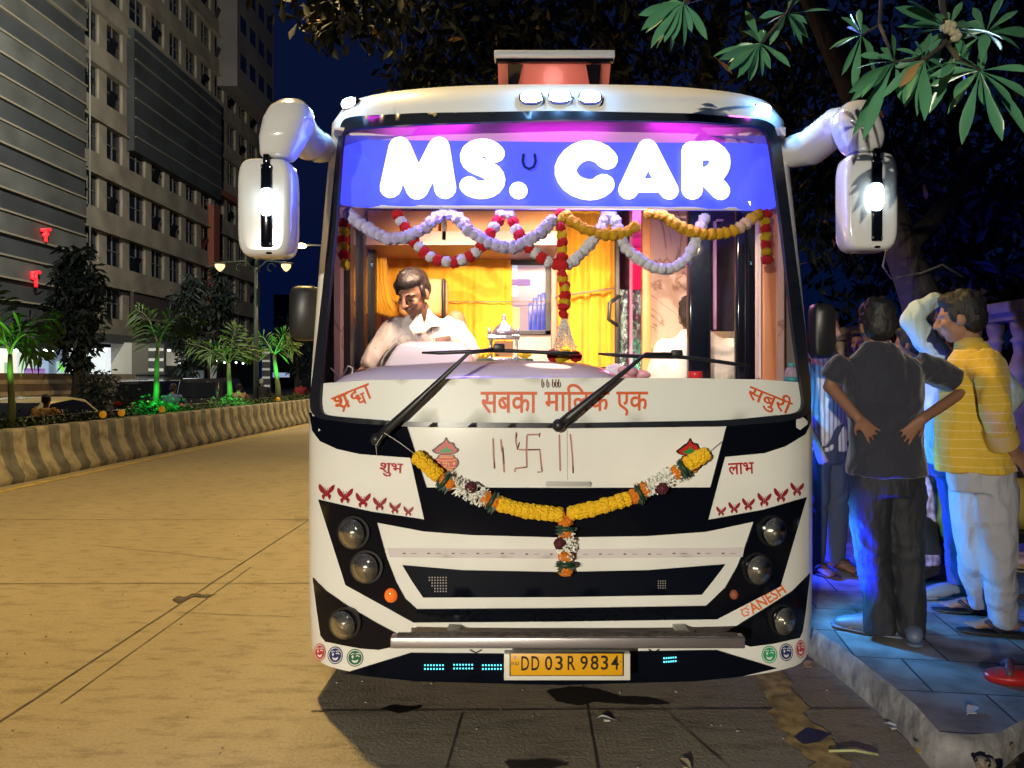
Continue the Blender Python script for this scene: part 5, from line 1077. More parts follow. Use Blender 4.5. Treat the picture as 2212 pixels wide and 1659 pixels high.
# =====================================================================  VEHICLES AND RIDERS BEYOND THE HEDGE
WND=mat('car_glass',(.012,.014,.018),.08,coat=.5); TAIL=mat('lit_tail_lamp',(.7,.02,.02),.3,emit=(1,.03,.02),es=.9)
def car(label,loc,col,prof,wn_,w=1.72,metal=.3,lit_tail=True):
    """local frame: rear faces -Y"""
    t=thing('car',label,'car',loc); b=MB(); n=len(prof); zs=[p[1] for p in prof]; zm=max(zs); vs=[]; xs=(-1,-.93,-.0,.93,1)
    for q in xs:
        for y,z in prof:
            ins=1-.13*max(0,(z-.9)/(zm-.9)); e=.0 if abs(q)<1 else .035; vs.append((q*w/2*ins,y+(-e if y>0 else e)*.8,z-(e if z>.9 else 0)))
    fs=[(i*n+j,i*n+(j+1)%n,(i+1)*n+(j+1)%n,(i+1)*n+j) for i in range(4) for j in range(n)]+[tuple(range(n-1,-1,-1)),tuple(4*n+j for j in range(n))]
    b.add(vs,fs); b.build('body',mat('car_paint_'+label[:9],col,.25,metal,coat=.5),t,local=True)
    for kind,pts in wn_:
        b=MB()
        if kind=='s':
            for s in (-1,1):
                b=MB(); q=[Vector((s*(w/2*(1-.13*max(0,(z-.9)/(zm-.9)))+.004),y,z)) for y,z in pts]; b.prism(q,(s*.012,0,0)); b.build('window',WND,t,local=True)
            continue
        else:
            (y0,z0),(y1,z1)=pts; i0,i1=[w/2*(1-.13*max(0,(z-.9)/(zm-.9)))*.86 for z in (z0,z1)]; d=-.02 if kind=='r' else .02; b.prism([Vector((-i0,y0+d,z0)),Vector((i0,y0+d,z0)),Vector((i1,y1+d,z1)),Vector((-i1,y1+d,z1))],(0,-.01 if kind=='r' else .01,.005))
        b.build('window',WND,t,local=True)
    ys=[p[0] for p in prof]
    for s in (-1,1):
        b=MB(); b.box((s*w*.40,min(ys)+.02,.88),(.30,.10,.16),bev=.03); b.build('tail_lamp',TAIL if lit_tail else mat('tail_lamp_off',(.25,.01,.01),.2),t,local=True)
        b=MB(); b.box((s*w*.38,max(ys)-.03,.72),(.32,.10,.14),bev=.03); b.build('headlight',mat('car_headlight',(.6,.6,.6),.1,.5),t,local=True)
        for y in (min(ys)+.75,max(ys)-.8):
            b=MB(); b.lathe((s*(w/2-.10)-.1,y,.32),[(0,.22),(0,.30),(.03,.32),(.17,.32),(.2,.30),(.2,.22)],18,ax=(1,0,0)); wh=b.build('wheel',TYRE,t,local=True); b=MB(); b.lathe((s*(w/2-.10)-.105,y,.32),[(0,.03),(0,.21),(.21,.21),(.21,.03)],14,ax=(1,0,0)); b.build('rim',STEEL,wh,local=True)
    b=MB(); b.box((0,min(ys)-.012,.62),(.5,.02,.12)); b.build('number_plate',mat('plate_white',(.7,.7,.65),.5),t,local=True)
    return t
SED=[(-2.1,.35),(-2.12,.95),(-1.75,1.02),(-1.05,1.42),(-.2,1.50),(.45,1.42),(1.15,1.0),(2.0,.80),(2.1,.35)]
SEDW=[('s',[(-1.4,1.03),(-.95,1.36),(-.15,1.43),(.35,1.36),(.9,1.02)]),('r',[(-1.68,1.06),(-1.1,1.38)]),('f',[(1.08,1.04),(.5,1.38)])]
SUV=[(-2.1,.4),(-2.15,1.0),(-1.95,1.75),(-1.7,1.82),(.35,1.80),(.95,1.15),(1.95,1.0),(2.05,.4)]
SUVW=[('s',[(-1.7,1.12),(-1.6,1.66),(.2,1.66),(.7,1.14)]),('r',[(-2.12,1.12),(-1.99,1.66)]),('f',[(.93,1.2),(.42,1.7)])]
car('pale yellow lit saloon car passing behind the hedge at the left edge',(-11.4,17.9,-.4),(.45,.36,.18),SED,SEDW)
car('black boxy jeep parked near the gate behind the two-fronded palm',(-16.2,33.5,-.4),(.015,.015,.017),SUV,SUVW,1.8,lit_tail=False)
car('cream van parked behind the rider in blue',(-16.6,38.6,-.4),(.30,.26,.16),SUV,SUVW,1.8,lit_tail=False)
car('dark shiny hatchback on the far carriageway behind the bushy palm',(-12.6,31.0,-.4),(.03,.03,.035),[(a*.92,c*1.05) for a,c in SUV],[(k_,[(a*.92,c*1.05) for a,c in p]) for k_,p in SUVW],1.75)
# =====================================================================  PEOPLE
SKIN=mat('skin_brown',(.21,.10,.06),.65); SKIN2=mat('skin_light_brown',(.30,.15,.095),.65); HAIR=mat('black_hair',(.010,.009,.010),.6,bump=(90,.6,(1,1,.25)))
EYEW=mat('eye_white',(.55,.5,.46),.3); EYED=mat('eye_dark',(.01,.008,.007),.2)
def V3(*a): return Vector(a)
def basis(f,tilt=0):
    f=Vector(f).normalized(); r=f.cross(Vector((0,0,1))).normalized(); u=r.cross(f)
    if tilt: q=Matrix.Rotation(R(tilt),3,f); r=q@r; u=q@u
    return f,r,u
def rotm(f,r,u): return Matrix((r,f,u)).transposed()
def head(sk,hr,c,f,s=1,tilt=0,face=True,hairtop=1.0):
    """c = centre of the skull; face looks along f"""
    f,r,u=basis(f,tilt); M=rotm(f,r,u); L=lambda a,b_,d: c+(r*a+f*b_+u*d)*s
    sk.ell(L(0,-.005,.015),[.074*s,.094*s,.100*s],M); sk.ell(L(0,.022,-.055),[.058*s,.066*s,.066*s],M); sk.ell(L(0,.046,-.098),[.032*s,.030*s,.022*s],M)
    for q in (-1,1):
        sk.ell(L(q*.074,-.012,-.02),[.011*s,.021*s,.033*s],M); sk.ell(L(q*.037,.064,-.030),[.026*s,.022*s,.022*s],M)
    if face:
        sk.tube([L(0,.090,.010),L(0,.106,-.022),L(0,.112,-.036)],[.009*s,.012*s,.015*s],8,round_=True)
        for q in (-1,1): sk.ell(L(q*.012,.098,-.040),.010*s,M,8,6); sk.tube([L(q*.012,.088,.018),L(q*.050,.070,.016)],[.009*s,.006*s],6,round_=True)
        sk.ell(L(0,.084,-.066),[.024*s,.012*s,.007*s],M,8,6); sk.ell(L(0,.083,-.076),[.020*s,.012*s,.008*s],M,8,6)
    if hr is not None:
        hr.ell(L(0,-.020,.032*hairtop),[.086*s,.098*s,.100*s],M); hr.ell(L(0,-.052,-.010),[.080*s,.066*s,.082*s],M); hr.ell(L(0,.020,.085),[.072*s,.072*s,.042*s],M)
        for q in (-1,1): hr.ell(L(q*.070,.018,.010),[.012*s,.022*s,.040*s],M)
        for i in range(26):
            a=6.28*i/26; e=random.uniform(.2,1.2); p=L(.080*math.cos(a)*math.cos(e),-.02+.095*math.sin(a)*math.cos(e),.032+.096*math.sin(e)); hr.ell(p,.016*s,seg=6,rings=4)
    return L,M
def hand(mb,wrist,d,pal,s=1,curl=.5,spread=.16,side=1):
    """wrist point, d finger direction, pal palm normal (towards what it touches)"""
    d=Vector(d).normalized(); pal=Vector(pal); pal=(pal-d*pal.dot(d)).normalized(); w=d.cross(pal)*side; L=lambda a,b_,c_: wrist+(w*a+d*b_+pal*c_)*s
    mb.tube([wrist-d*.01*s,L(0,.03,0),L(0,.075,.004),L(0,.092,.006)],[(.026*s,.018*s),(.036*s,.017*s),(.040*s,.015*s),(.036*s,.012*s)],10,up=pal,round_=True)
    for i,(a,l) in enumerate(((-.030,.066),(-.010,.078),(.011,.074),(.031,.058))):
        b0=L(a,.086,.004); dd=d+w*(a/.031)*spread; k=curl; p1=b0+(dd*.45+pal*.16*k)*l*s; p2=p1+(dd*.33+pal*.30*k)*l*s; p3=p2+(dd*.20+pal*.32*k)*l*s
        mb.tube([b0-dd*.012*s,b0,p1,p2,p3],[.0098*s,.0095*s,.0086*s,.0078*s,.0066*s],8,round_=True)
    t0=L(-.030,.025,.004); t1=L(-.056,.048,.016); t2=L(-.066,.074,.024); mb.tube([t0,t1,t2],[.014*s,.011*s,.0085*s],8,round_=True)
def wrinkle(sc,a,seed=0):
    def f(p):
        w=mnoise.noise(Vector((p.x*3,p.y*3,p.z*3+seed)))*1.6; q=p.z*sc*.75+w*2.2
        rid=1-abs(mnoise.noise(Vector((p.x*sc*.55+w,p.y*sc*.55,q+seed))))*2.6
        return a*(.8*mnoise.noise(Vector((p.x*sc,p.y*sc,p.z*sc*.45+seed)))+.75*rid+.35*mnoise.noise(Vector((p.x*sc*2.4,p.y*sc*2.4,p.z*sc*1.1+seed*2))))-a*.3
    return f
def foot(mb,ankle,d,z,s=1):
    d=Vector(d).normalized(); w=Vector((-d.y,d.x,0)); mb.tube([ankle,Vector((ankle.x,ankle.y,z+.06))],[.036*s,.034*s],10,round_=True)
    h=Vector((ankle.x,ankle.y,z)); mb.tube([h-d*.045*s+V3(0,0,.036),h+d*.06*s+V3(0,0,.042),h+d*.13*s+V3(0,0,.028)],[(.032*s,.030*s),(.040*s,.032*s),(.046*s,.018*s)],10,up=(0,0,1),round_=True)
    for i in range(5): a=(i-2)*.019; mb.tube([h+d*.12*s+w*a*s+V3(0,0,.024),h+d*(.185-.012*abs(i-1))*s+w*a*1.15*s+V3(0,0,.020)],.010 if i else .013,6,round_=True)
def sandal(par,ankle,d,z,m,closed=False):
    d=Vector(d).normalized(); w=Vector((-d.y,d.x,0)); h=Vector((ankle.x,ankle.y,z)); b=MB()
    if closed:
        b.tube([h-d*.07+V3(0,0,.045),h+V3(0,0,.055),h+d*.10+V3(0,0,.048),h+d*.19+V3(0,0,.035)],[(.042,.04),(.050,.05),(.056,.046),(.045,.03)],14,up=(0,0,1),round_=True); b.tube([h-d*.09+V3(0,0,.010),h+d*.06+V3(0,0,.010),h+d*.21+V3(0,0,.012)],[(.045,.012),(.056,.012),(.046,.012)],12,up=(0,0,1),round_=True)
    else:
        b.tube([h-d*.075+V3(0,0,.010),h+d*.04+V3(0,0,.010),h+d*.13+V3(0,0,.010),h+d*.20+V3(0,0,.010)],[(.040,.011),(.044,.011),(.054,.011),(.040,.011)],14,up=(0,0,1),round_=True)
        for q in (-1,1): b.tube([h+d*.14+V3(0,0,.03),h+d*.09+w*q*.030+V3(0,0,.072),h+d*.03+w*q*.050+V3(0,0,.022)],[.008,.015,.012],8)
    b.build('sandal' if not closed else 'shoe',m,par)
def limbs(sk,pts,rad): sk.tube(pts,rad,12,round_=True)
YN=4.06
def Q(x,y,dy=0,Y=None): return P(x,y,(Y or YN)+dy)
# ---- man in navy, hands on hips
def navy():
    YB_=YN; t=thing('person','man in dark navy shirt seen from behind, both hands on his hips','person',P(1905,1381,YB_)); k=YB_/F_
    sk=MB(); hr=MB(); L,M=head(sk,hr,Q(1893,700),(.10,1,-.05),1.08,face=True)
    sk.tube([Q(1893,720),Q(1897,752)],[.056,.062],12)
    le,re=Q(1793,834,.03),Q(2092,838,.02); lh,rh=Q(1853,903,-.135),Q(1992,905,-.135)
    limbs(sk,[Q(1822,790),le,lh],[.052,.042,.028]); limbs(sk,[Q(1990,795),re,rh],[.054,.044,.028])
    hand(sk,lh,(.66,-.02,-.72),(.1,1,.0),.95,.12,.25,1); hand(sk,rh,(-.66,-.02,-.72),(-.1,1,.0),.95,.12,.25,-1)
    limbs(sk,[Q(1880,1050),Q(1885,1200),Q(1897,1340)],[.08,.055,.04]); limbs(sk,[Q(1955,1050),Q(1962,1200),Q(1968,1355)],[.08,.055,.04])
    zf=.155; an=PG(1900,1372,.15); an2=PG(1972,1385,.15); foot(sk,an+V3(0,0,.09),(-.8,.55,0),zf); foot(sk,an2+V3(0,0,.09),(.35,.9,0),zf)
    remesh(sk,'body',SKIN,.0095,2,t)
    remesh(hr,'hair',HAIR,.011,1,t,disp=wrinkle(60,.005,3))
    b=MB(); secs=[]
    for x,y,rx,ry in ((1916,1026,86,63),(1915,990,80,57),(1913,950,75,48),(1912,915,76,49),(1909,870,81,53),(1907,830,84,54),(1905,798,84,51),(1902,775,70,42),(1899,757,44,34),(1897,740,28,28)): secs.append((Q(x,y),rx*k,ry*k))
    b.loft(secs,24,pw=2.3)
    for a in ([Q(1832,786),Q(1812,800,.01),Q(1800,822,.02)],[Q(1982,790),Q(2030,806,.01),Q(2062,822,.02)]): b.tube(a,[.078,.074,.076],14)
    sh=remesh(b,'shirt',mat('navy_cotton',(.014,.015,.028),.85,bump=(11,1,(1,1,.4),.03),sheen=.3),.011,2,t,disp=wrinkle(9,.010,1))
    b=MB(); b.loft([(Q(1897,752),.076,.066),(Q(1896,736,.01),.066,.060)],18); b.build('collar',mat('navy_cotton',(.014,.015,.028),.85),sh)
    b=MB(); b.loft([(Q(1915,985),78*k,53*k),(Q(1914,1030),79*k,55*k),(Q(1914,1065),79*k,55*k)],20)
    b.tube([Q(1880,1050),Q(1879,1120),Q(1884,1200),Q(1896,1290),Q(1901,1366)],[(.112,.115),(.100,.105),(.084,.09),(.076,.082),(.078,.085)],16); b.tube([Q(1953,1050),Q(1956,1120),Q(1960,1200),Q(1966,1290),Q(1969,1374)],[(.110,.115),(.098,.105),(.082,.09),(.074,.08),(.072,.085)],16)
    remesh(b,'trousers',mat('black_trousers',(.013,.014,.020),.75,bump=(11,1,(1,1,.4),.03)),.012,2,t,disp=wrinkle(10,.010,8))
    SM=mat('shoe_blue_grey',(.10,.13,.20),.5); sandal(t,an,(-.8,.55,0),zf,SM,True); sandal(t,an2,(.35,.9,0),zf,SM,True)
navy()
# ---- man in yellow striped shirt
def yellow():
    Y=4.12; k=Y/F_; q=lambda x,y,d=0: P(x,y,Y+d); t=thing('person','man in a yellow striped shirt and pale grey trousers, head turned to the left','person',P(2130,1372,Y))
    sk=MB(); hr=MB(); head(sk,hr,q(2074,684),(-.80,.60,-.12),1.12,face=True); sk.tube([q(2085,715),q(2097,752)],[.058,.066],12)
    el=q(2150,880,-.25); wr=q(2188,978,-.12); limbs(sk,[q(2128,775,-.10),el,wr],[.055,.043,.028]); hand(sk,wr,(.75,.1,-.65),(-.3,.9,0),1.0,.6,.1,1); limbs(sk,[q(2070,800,.25),q(2120,900,.3),q(2200,985,.08)],[.05,.04,.028]); hand(sk,q(2200,985,.02),(.8,-.2,-.5),(0,-.9,-.2),1.0,.6,.1,-1)
    a1=PG(2108,1326,.15); a2=PG(2170,1372,.15); limbs(sk,[q(2110,1030,.05),q(2112,1180,.03),a1+V3(0,0,.10)],[.08,.055,.036]); limbs(sk,[q(2150,1030),q(2160,1180),a2+V3(0,0,.10)],[.08,.055,.036])
    dF=(-.93,.25,0); foot(sk,a1+V3(0,0,.09),dF,.172); foot(sk,a2+V3(0,0,.09),dF,.172); remesh(sk,'body',SKIN2,.0095,2,t); remesh(hr,'hair',HAIR,.011,1,t,disp=wrinkle(60,.004,5))
    m=mat('yellow_stripe_shirt',(.62,.40,.03),.8,sheen=.2,bump=(11,1,(1,1,.4),.03)); nt=m.node_tree; bs=nt.nodes['Principled BSDF']; tc=nt.nodes.new('ShaderNodeTexCoord'); wv=nt.nodes.new('ShaderNodeTexWave'); wv.wave_type='BANDS'; wv.bands_direction='Z'; wv.inputs['Scale'].default_value=6.6; wv.inputs['Distortion'].default_value=2.2; wv.inputs['Detail'].default_value=1; wv.inputs['Detail Scale'].default_value=.6
    rp=nt.nodes.new('ShaderNodeValToRGB'); e=rp.color_ramp.elements; e[0].position=.975; e[0].color=(.58,.37,.03,1); e[1].position=.995; e[1].color=(.72,.53,.18,1); nt.links.new(tc.outputs['Object'],wv.inputs[0]); nt.links.new(wv.outputs[0],rp.inputs[0]); nt.links.new(rp.outputs[0],bs.inputs['Base Color'])
    b=MB(); secs=[]
    for x,y,rx,ry in ((2108,1018,79,67),(2103,985,77,62),(2096,950,72,58),(2096,910,70,57),(2102,870,70,58),(2108,830,68,56),(2110,800,64,52),(2108,775,54,44),(2103,755,36,34),(2098,738,28,28)): secs.append((q(x,y),rx*k,ry*k))
    b.loft(secs,24,pw=2.2); b.tube([q(2120,775,-.10),q(2140,825,-.20),q(2150,880,-.26),q(2163,945,-.19)],[.085,.080,.074,.072],14); sh=remesh(b,'shirt',m,.011,2,t,disp=wrinkle(9,.011,4))
    b=MB(); b.tube([q(2158,925,-.21),q(2166,957,-.17)],[.080,.080],14,caps=False); b.tube([q(2159,930,-.205),q(2166,957,-.17)],[.070,.070],14,caps=False); b.build('rolled_cuff',mat('yellow_cuff',(.55,.38,.08),.8),sh)
    b=MB(); b.loft([(q(2096,752),.082,.076),(q(2092,730,.0),.066,.064)],18); b.build('collar',mat('yellow_cuff',(.55,.38,.08),.8),sh)
    b=MB(); b.loft([(q(2116,985),66*k,56*k),(q(2118,1025),68*k,58*k),(q(2120,1060),66*k,58*k)],20); b.tube([q(2104,1050,.05),q(2102,1130,.03),q(2106,1210,.06),q(2112,1302,.22)],[(.125,.12),(.105,.105),(.085,.09),(.060,.065)],16); b.tube([q(2142,1050,-.02),q(2148,1130,-.06),q(2158,1210,-.06),q(2166,1348,.0)],[(.128,.12),(.110,.11),(.092,.095),(.064,.07)],16)
    remesh(b,'trousers',mat('pale_grey_trousers',(.36,.36,.40),.85,bump=(11,1,(1,1,.4),.03)),.012,2,t,disp=wrinkle(9,.012,12))
    SM=mat('sandal_black',(.02,.022,.03),.5); sandal(t,a1,dF,.152,SM); sandal(t,a2,dF,.152,SM)
yellow()
# ---- man with raised arm
def raised():
    Y=4.75; k=Y/F_; q=lambda x,y,d=0: P(x,y,Y+d); t=thing('person','man in a pale blue shirt with one arm raised to his head','person',P(2070,1290,Y))
    sk=MB(); hr=MB(); head(sk,hr,q(2052,690),(-.80,-.25,-.1),1.02); sk.tube([q(2062,720),q(2070,760)],[.056,.064],12)
    limbs(sk,[q(2040,790),q(1966,690,-.05),q(2030,642,.0)],[.052,.043,.028]); hand(sk,q(2030,642,.0),(.85,.1,-.15),(0,.1,-1),1.0,.5,.2,1); limbs(sk,[q(2120,790),q(2195,860),q(2130,900,-.15)],[.052,.043,.03]); hand(sk,q(2130,900,-.15),(-.8,-.1,-.4),(0,.6,0),1,.5,.1,-1)
    a1=PG(2062,1292,.15); a2=PG(2110,1285,.15); limbs(sk,[q(2062,1010),q(2072,1140),a1+V3(0,0,.1)],[.08,.055,.04]); limbs(sk,[q(2100,1010),q(2105,1140),a2+V3(0,0,.1)],[.08,.055,.04]); foot(sk,a1+V3(0,0,.09),(-.95,-.1,0),.155); foot(sk,a2+V3(0,0,.09),(-.95,-.1,0),.155); remesh(sk,'body',SKIN,.011,2,t); remesh(hr,'hair',HAIR,.012,1,t)
    b=MB(); b.loft([(q(x,y),rx*k,ry*k) for x,y,rx,ry in ((2068,1000,66,46),(2066,950,63,44),(2068,890,66,46),(2072,840,70,48),(2074,800,70,44),(2072,775,54,38),(2068,757,32,30))],22,pw=2.3)
    b.tube([q(2045,795),q(2010,750,-.02),q(1975,700,-.05)],[.088,.076,.066],14,round_=True); b.tube([q(1968,692,-.05),q(1985,668,-.04),q(2016,649,-.01)],[.066,.062,.050],14,round_=True); b.tube([q(2112,785),q(2160,820),q(2190,858)],[.080,.072,.066],14,round_=True); b.tube([q(2190,858),q(2165,885,-.08)],[.066,.06],14,round_=True)
    remesh(b,'shirt',mat('pale_blue_shirt',(.46,.56,.56),.8,bump=(11,1,(1,1,.4),.03)),.012,2,t,disp=wrinkle(11,.010,20))
    b=MB(); b.loft([(q(2072,975),64*k,46*k),(q(2074,1030),66*k,48*k)],18); b.tube([q(2060,1030),q(2070,1140),q(2076,1262)],[.10,.082,.075],14); b.tube([q(2095,1030),q(2103,1140),q(2112,1258)],[.10,.082,.075],14); remesh(b,'jeans',mat('blue_denim',(.045,.065,.14),.85,bump=(11,1,(1,1,.4),.03)),.013,2,t,disp=wrinkle(10,.009,30))
    SM=mat('clog_grey',(.20,.22,.25),.6); sandal(t,a1,(-.95,-.1,0),.152,SM,True); sandal(t,a2,(-.95,-.1,0),.152,SM,True)
raised()
def stander(label,px,Y,top,shirt,pants,facing,hands=True,dress=None,footpx=None,skin=SKIN,sandals=None):
    """plain standing figure; top = pixel row of the crown"""
    c=P(px,0,Y); zc=P(px,top,Y).z; z0=.15 if c.x>1.62 else 0; H=zc-z0; s=H/1.72; t=thing('person',label,'person',(c.x,Y,z0)); f=Vector(facing).normalized(); r=Vector((f.y,-f.x,0)); L=lambda a,b_,z: Vector((c.x,Y,z0))+r*a*s+f*b_*s+Vector((0,0,z*s))
    sk=MB(); hr=MB(); head(sk,hr,L(0,.02,1.60),f+Vector((0,0,-.05)),s); sk.tube([L(0,0,1.53),L(0,-.01,1.42)],[.054*s,.06*s],12)
    for q in (-1,1):
        limbs(sk,[L(q*.19,0,1.38),L(q*.25,-.03,1.10),L(q*.22,.12,.88)],[.05*s,.042*s,.027*s]); hand(sk,L(q*.22,.12,.88),-Vector((0,0,1))+f*.3,r*-q,s,.5,.1,q); limbs(sk,[L(q*.09,0,.9),L(q*.10,.02,.5),L(q*.10,0,.10)],[.08*s,.055*s,.04*s]); foot(sk,L(q*.11,0,.09),f,z0+.005,s)
    remesh(sk,'body',skin,.012,2,t); remesh(hr,'hair',HAIR,.012,1,t)
    b=MB(); b.loft([(L(0,0,z),rx*s,ry*s,r,f) for z,rx,ry in ((.80,.19,.13),(.95,.175,.125),(1.10,.18,.125),(1.25,.20,.13),(1.36,.195,.115),(1.42,.14,.09),(1.47,.07,.07))],20,pw=2.3)
    for q in (-1,1): b.tube([L(q*.185,0,1.38),L(q*.225,-.02,1.20),L(q*.245,-.03,1.12)],[.076*s,.072*s,.072*s],12)
    remesh(b,'shirt' if not dress else 'tunic',shirt,.013,2,t,disp=wrinkle(10,.009,px))
    b=MB()
    if dress: b.loft([(L(0,0,z),rx*s,ry*s,r,f) for z,rx,ry in ((.12,.27,.22),(.4,.23,.18),(.7,.20,.15),(.98,.18,.13))],20); remesh(b,'skirt',dress,.013,1,t,disp=wrinkle(14,.02,px))
    else:
        b.loft([(L(0,0,z),rx*s,ry*s,r,f) for z,rx,ry in ((.72,.18,.13),(.85,.18,.13),(.98,.17,.12))],18)
        for q in (-1,1): b.tube([L(q*.09,0,.85),L(q*.10,.02,.5),L(q*.11,0,.05)],[.105*s,.084*s,.075*s],14)
        remesh(b,'trousers',pants,.013,2,t,disp=wrinkle(10,.009,px+3))
    for q in (-1,1): sandal(t,L(q*.11,0,0),f,z0+.002,mat('sandal_brown',(.06,.03,.02),.6))
    return t
STR=mat('striped_shirt',(.5,.47,.46),.8); nt=STR.node_tree; wv=nt.nodes.new('ShaderNodeTexWave'); tc=nt.nodes.new('ShaderNodeTexCoord'); rp=nt.nodes.new('ShaderNodeValToRGB'); wv.inputs['Scale'].default_value=9; rp.color_ramp.elements[0].position=.55; rp.color_ramp.elements[0].color=(.52,.50,.49,1); rp.color_ramp.elements[1].position=.75; rp.color_ramp.elements[1].color=(.24,.22,.24,1); nt.links.new(tc.outputs['Object'],wv.inputs[0]); nt.links.new(wv.outputs[0],rp.inputs[0]); nt.links.new(rp.outputs[0],nt.nodes['Principled BSDF'].inputs['Base Color'])
stander('man in a striped grey shirt and jeans, half hidden behind the black side mirror',1778,5.5,672,STR,mat('dark_jeans',(.03,.04,.07),.85),(.5,-.85,0))
PRN=mat('magenta_print',(.45,.03,.22),.8,noise=(9,.9,2)); PRN2=mat('white_violet_print',(.40,.36,.62),.8,noise=(16,.7,2))
stander('woman in a magenta printed dress, seen between the two nearest men',1972,5.4,705,PRN,None,(-.6,.6,0),dress=PRN2)
stander('bystander in dark clothes farther along the pavement by the balustrade',1862,7.4,712,mat('dark_shirt',(.05,.03,.035),.85),mat('dark_trousers',(.02,.02,.025),.85),(-.7,-.6,0))
# ---- driver
def driver():
    Y=4.30; k=Y/F_; q=lambda x,y,d=0: P(x,y,Y+d); t=thing('person','driver in a white dotted shirt bending forward behind the instrument hood','person',P(915,900,Y)); f=(-.42,-.76,-.52)
    sk=MB(); hr=MB(); c=q(893,630,-.12); L,M=head(sk,None,c,f,1.02,tilt=-7)
    sk.tube([q(903,660,-.06),q(914,705,.04)],[.056,.064],12)
    le,re=q(818,757,-.06),q(1012,764,.02); lh=q(790,795,-.14); limbs(sk,[q(845,706),le,lh],[.052,.042,.028]); limbs(sk,[q(985,690,.04),re,q(950,800,-.12)],[.052,.042,.028])
    hand(sk,lh,(-.5,-.5,-.6),(.4,-.5,-.5),1.0,.6,.1,1); hand(sk,q(950,800,-.12),(-.5,-.6,-.4),(0,-.2,-1),1,.7,.1,-1)
    sk.tube([q(905,760,.08),q(910,860,.08)],[.12,.13],14); bd=remesh(sk,'body',SKIN,.0065,2,t)
    hr.ell(L(0,-.022,.036),[.080,.098,.090],M); hr.ell(L(0,-.055,.000),[.076,.062,.080],M); hr.ell(L(-.006,.018,.082),[.074,.078,.044],M); hr.ell(L(.042,.062,.060),[.032,.024,.030],M); hr.ell(L(0,.072,.070),[.044,.024,.024],M); hr.ell(L(.066,.040,.030),[.014,.026,.036],M)
    for s in (-1,1): hr.ell(L(s*.075,.012,.006),[.009,.018,.036],M)
    for i in range(70):
        a=random.uniform(0,6.28); e=random.uniform(.5,1.45); p=L(.078*math.cos(a)*math.cos(e),-.012+.092*math.sin(a)*math.cos(e),.038+.088*math.sin(e)); d=L(.5*math.cos(a)*math.cos(e)+.35,.7,.35*math.sin(e))-c; hr.tube([p,p+d.normalized()*.026],[.008,.003],5)
    remesh(hr,'hair',mat('brown_black_hair',(.016,.011,.010),.34,bump=(120,.8,(1,1,.2))),.007,0,t)
    b=MB()
    for s in (-1,1):
        b.ell(L(s*.034,.078,-.012),[.014,.0065,.004],M,8,6)
    ey=b.build('eyes',EYEW,t); b=MB()
    for s in (-1,1):
        b.ell(L(s*.033,.0845,-.013),[.0062,.002,.0040],M,8,6); b.tube([L(s*.015,.092,.017),L(s*.036,.090,.024),L(s*.060,.072,.016)],[.0035,.0055,.003],6); b.tube([L(s*.018,.084,-.008),L(s*.036,.087,-.007),L(s*.052,.074,-.011)],[.002,.0032,.002],6)
    b.build('brows',EYED,t); b=MB(); b.tube([L(-.034,.076,-.064),L(-.014,.100,-.056),L(.014,.100,-.056),L(.034,.076,-.064)],[.003,.005,.005,.003],6); 
    b.build('moustache',mat('moustache_dark',(.022,.014,.012),.7),t)
    SH=mat('white_dotted_shirt',(.5,.44,.41),.75,bump=(11,1,(1,1,.4),.03)); nt=SH.node_tree; vo=nt.nodes.new('ShaderNodeTexVoronoi'); vo.inputs['Scale'].default_value=24; vo.inputs['Randomness'].default_value=.35; tc=nt.nodes.new('ShaderNodeTexCoord'); rp=nt.nodes.new('ShaderNodeValToRGB'); e=rp.color_ramp.elements; e[0].position=.14; e[0].color=(.40,.30,.30,1); e[1].position=.25; e[1].color=(.50,.44,.41,1); nt.links.new(tc.outputs['Object'],vo.inputs[0]); nt.links.new(vo.outputs[0],rp.inputs[0]); nt.links.new(rp.outputs[0],nt.nodes['Principled BSDF'].inputs['Base Color'])
    b=MB(); b.loft([(q(x,y,d),rx*k,ry*k) for x,y,d,rx,ry in ((912,840,.10,78,48),(912,790,.08,78,48),(914,755,.06,78,48),(916,730,.05,80,48),(917,711,.05,73,42),(916,696,.05,52,36),(914,682,.04,34,30))],24,pw=2.4)
    b.tube([q(853,712,.02),q(834,735,-.02),q(816,757,-.05)],[.074,.070,.066],14,round_=True); b.tube([q(814,757,-.05),q(803,775,-.10),q(794,789,-.13)],[.064,.052,.044],14,round_=True); b.tube([q(976,706,.04),q(998,734,.03),q(1012,766,.02)],[.074,.070,.066],14,round_=True); b.tube([q(1014,765,.02),q(985,785,-.05)],[.068,.056],14,round_=True)
    sh=remesh(b,'shirt',SH,.0085,2,t,disp=wrinkle(12,.010,40))
    b=MB(); CL=mat('shirt_collar',(.52,.47,.43),.7)
    b.add([q(908,668,-.08),q(884,706,-.12),q(893,722,-.125),q(917,716,-.13),q(913,690,-.10)],[(0,1,2,3,4)],0,False); b.add([q(925,664,-.06),q(955,704,-.07),q(930,706,-.11),q(919,716,-.13),q(920,690,-.10)],[(0,1,2,3,4)],0,False); b.build('collar',CL,sh)
    b=MB(); b.box(q(957,733,-.155),(.085,.01,.030),Matrix.Rotation(R(-12),3,'Y'),bev=.004); b.build('pocket_case',mat('brown_case',(.14,.07,.05),.4),sh)
    b=MB(); b.tube([q(896,716,-.13),q(900,738,-.165),q(903,760,-.16)],.0022,5); b.tube([q(934,708,-.11),q(937,735,-.165),q(938,760,-.16)],.0022,5); b.build('lanyard',mat('lanyard_cord',(.2,.13,.12),.6),sh)
driver()
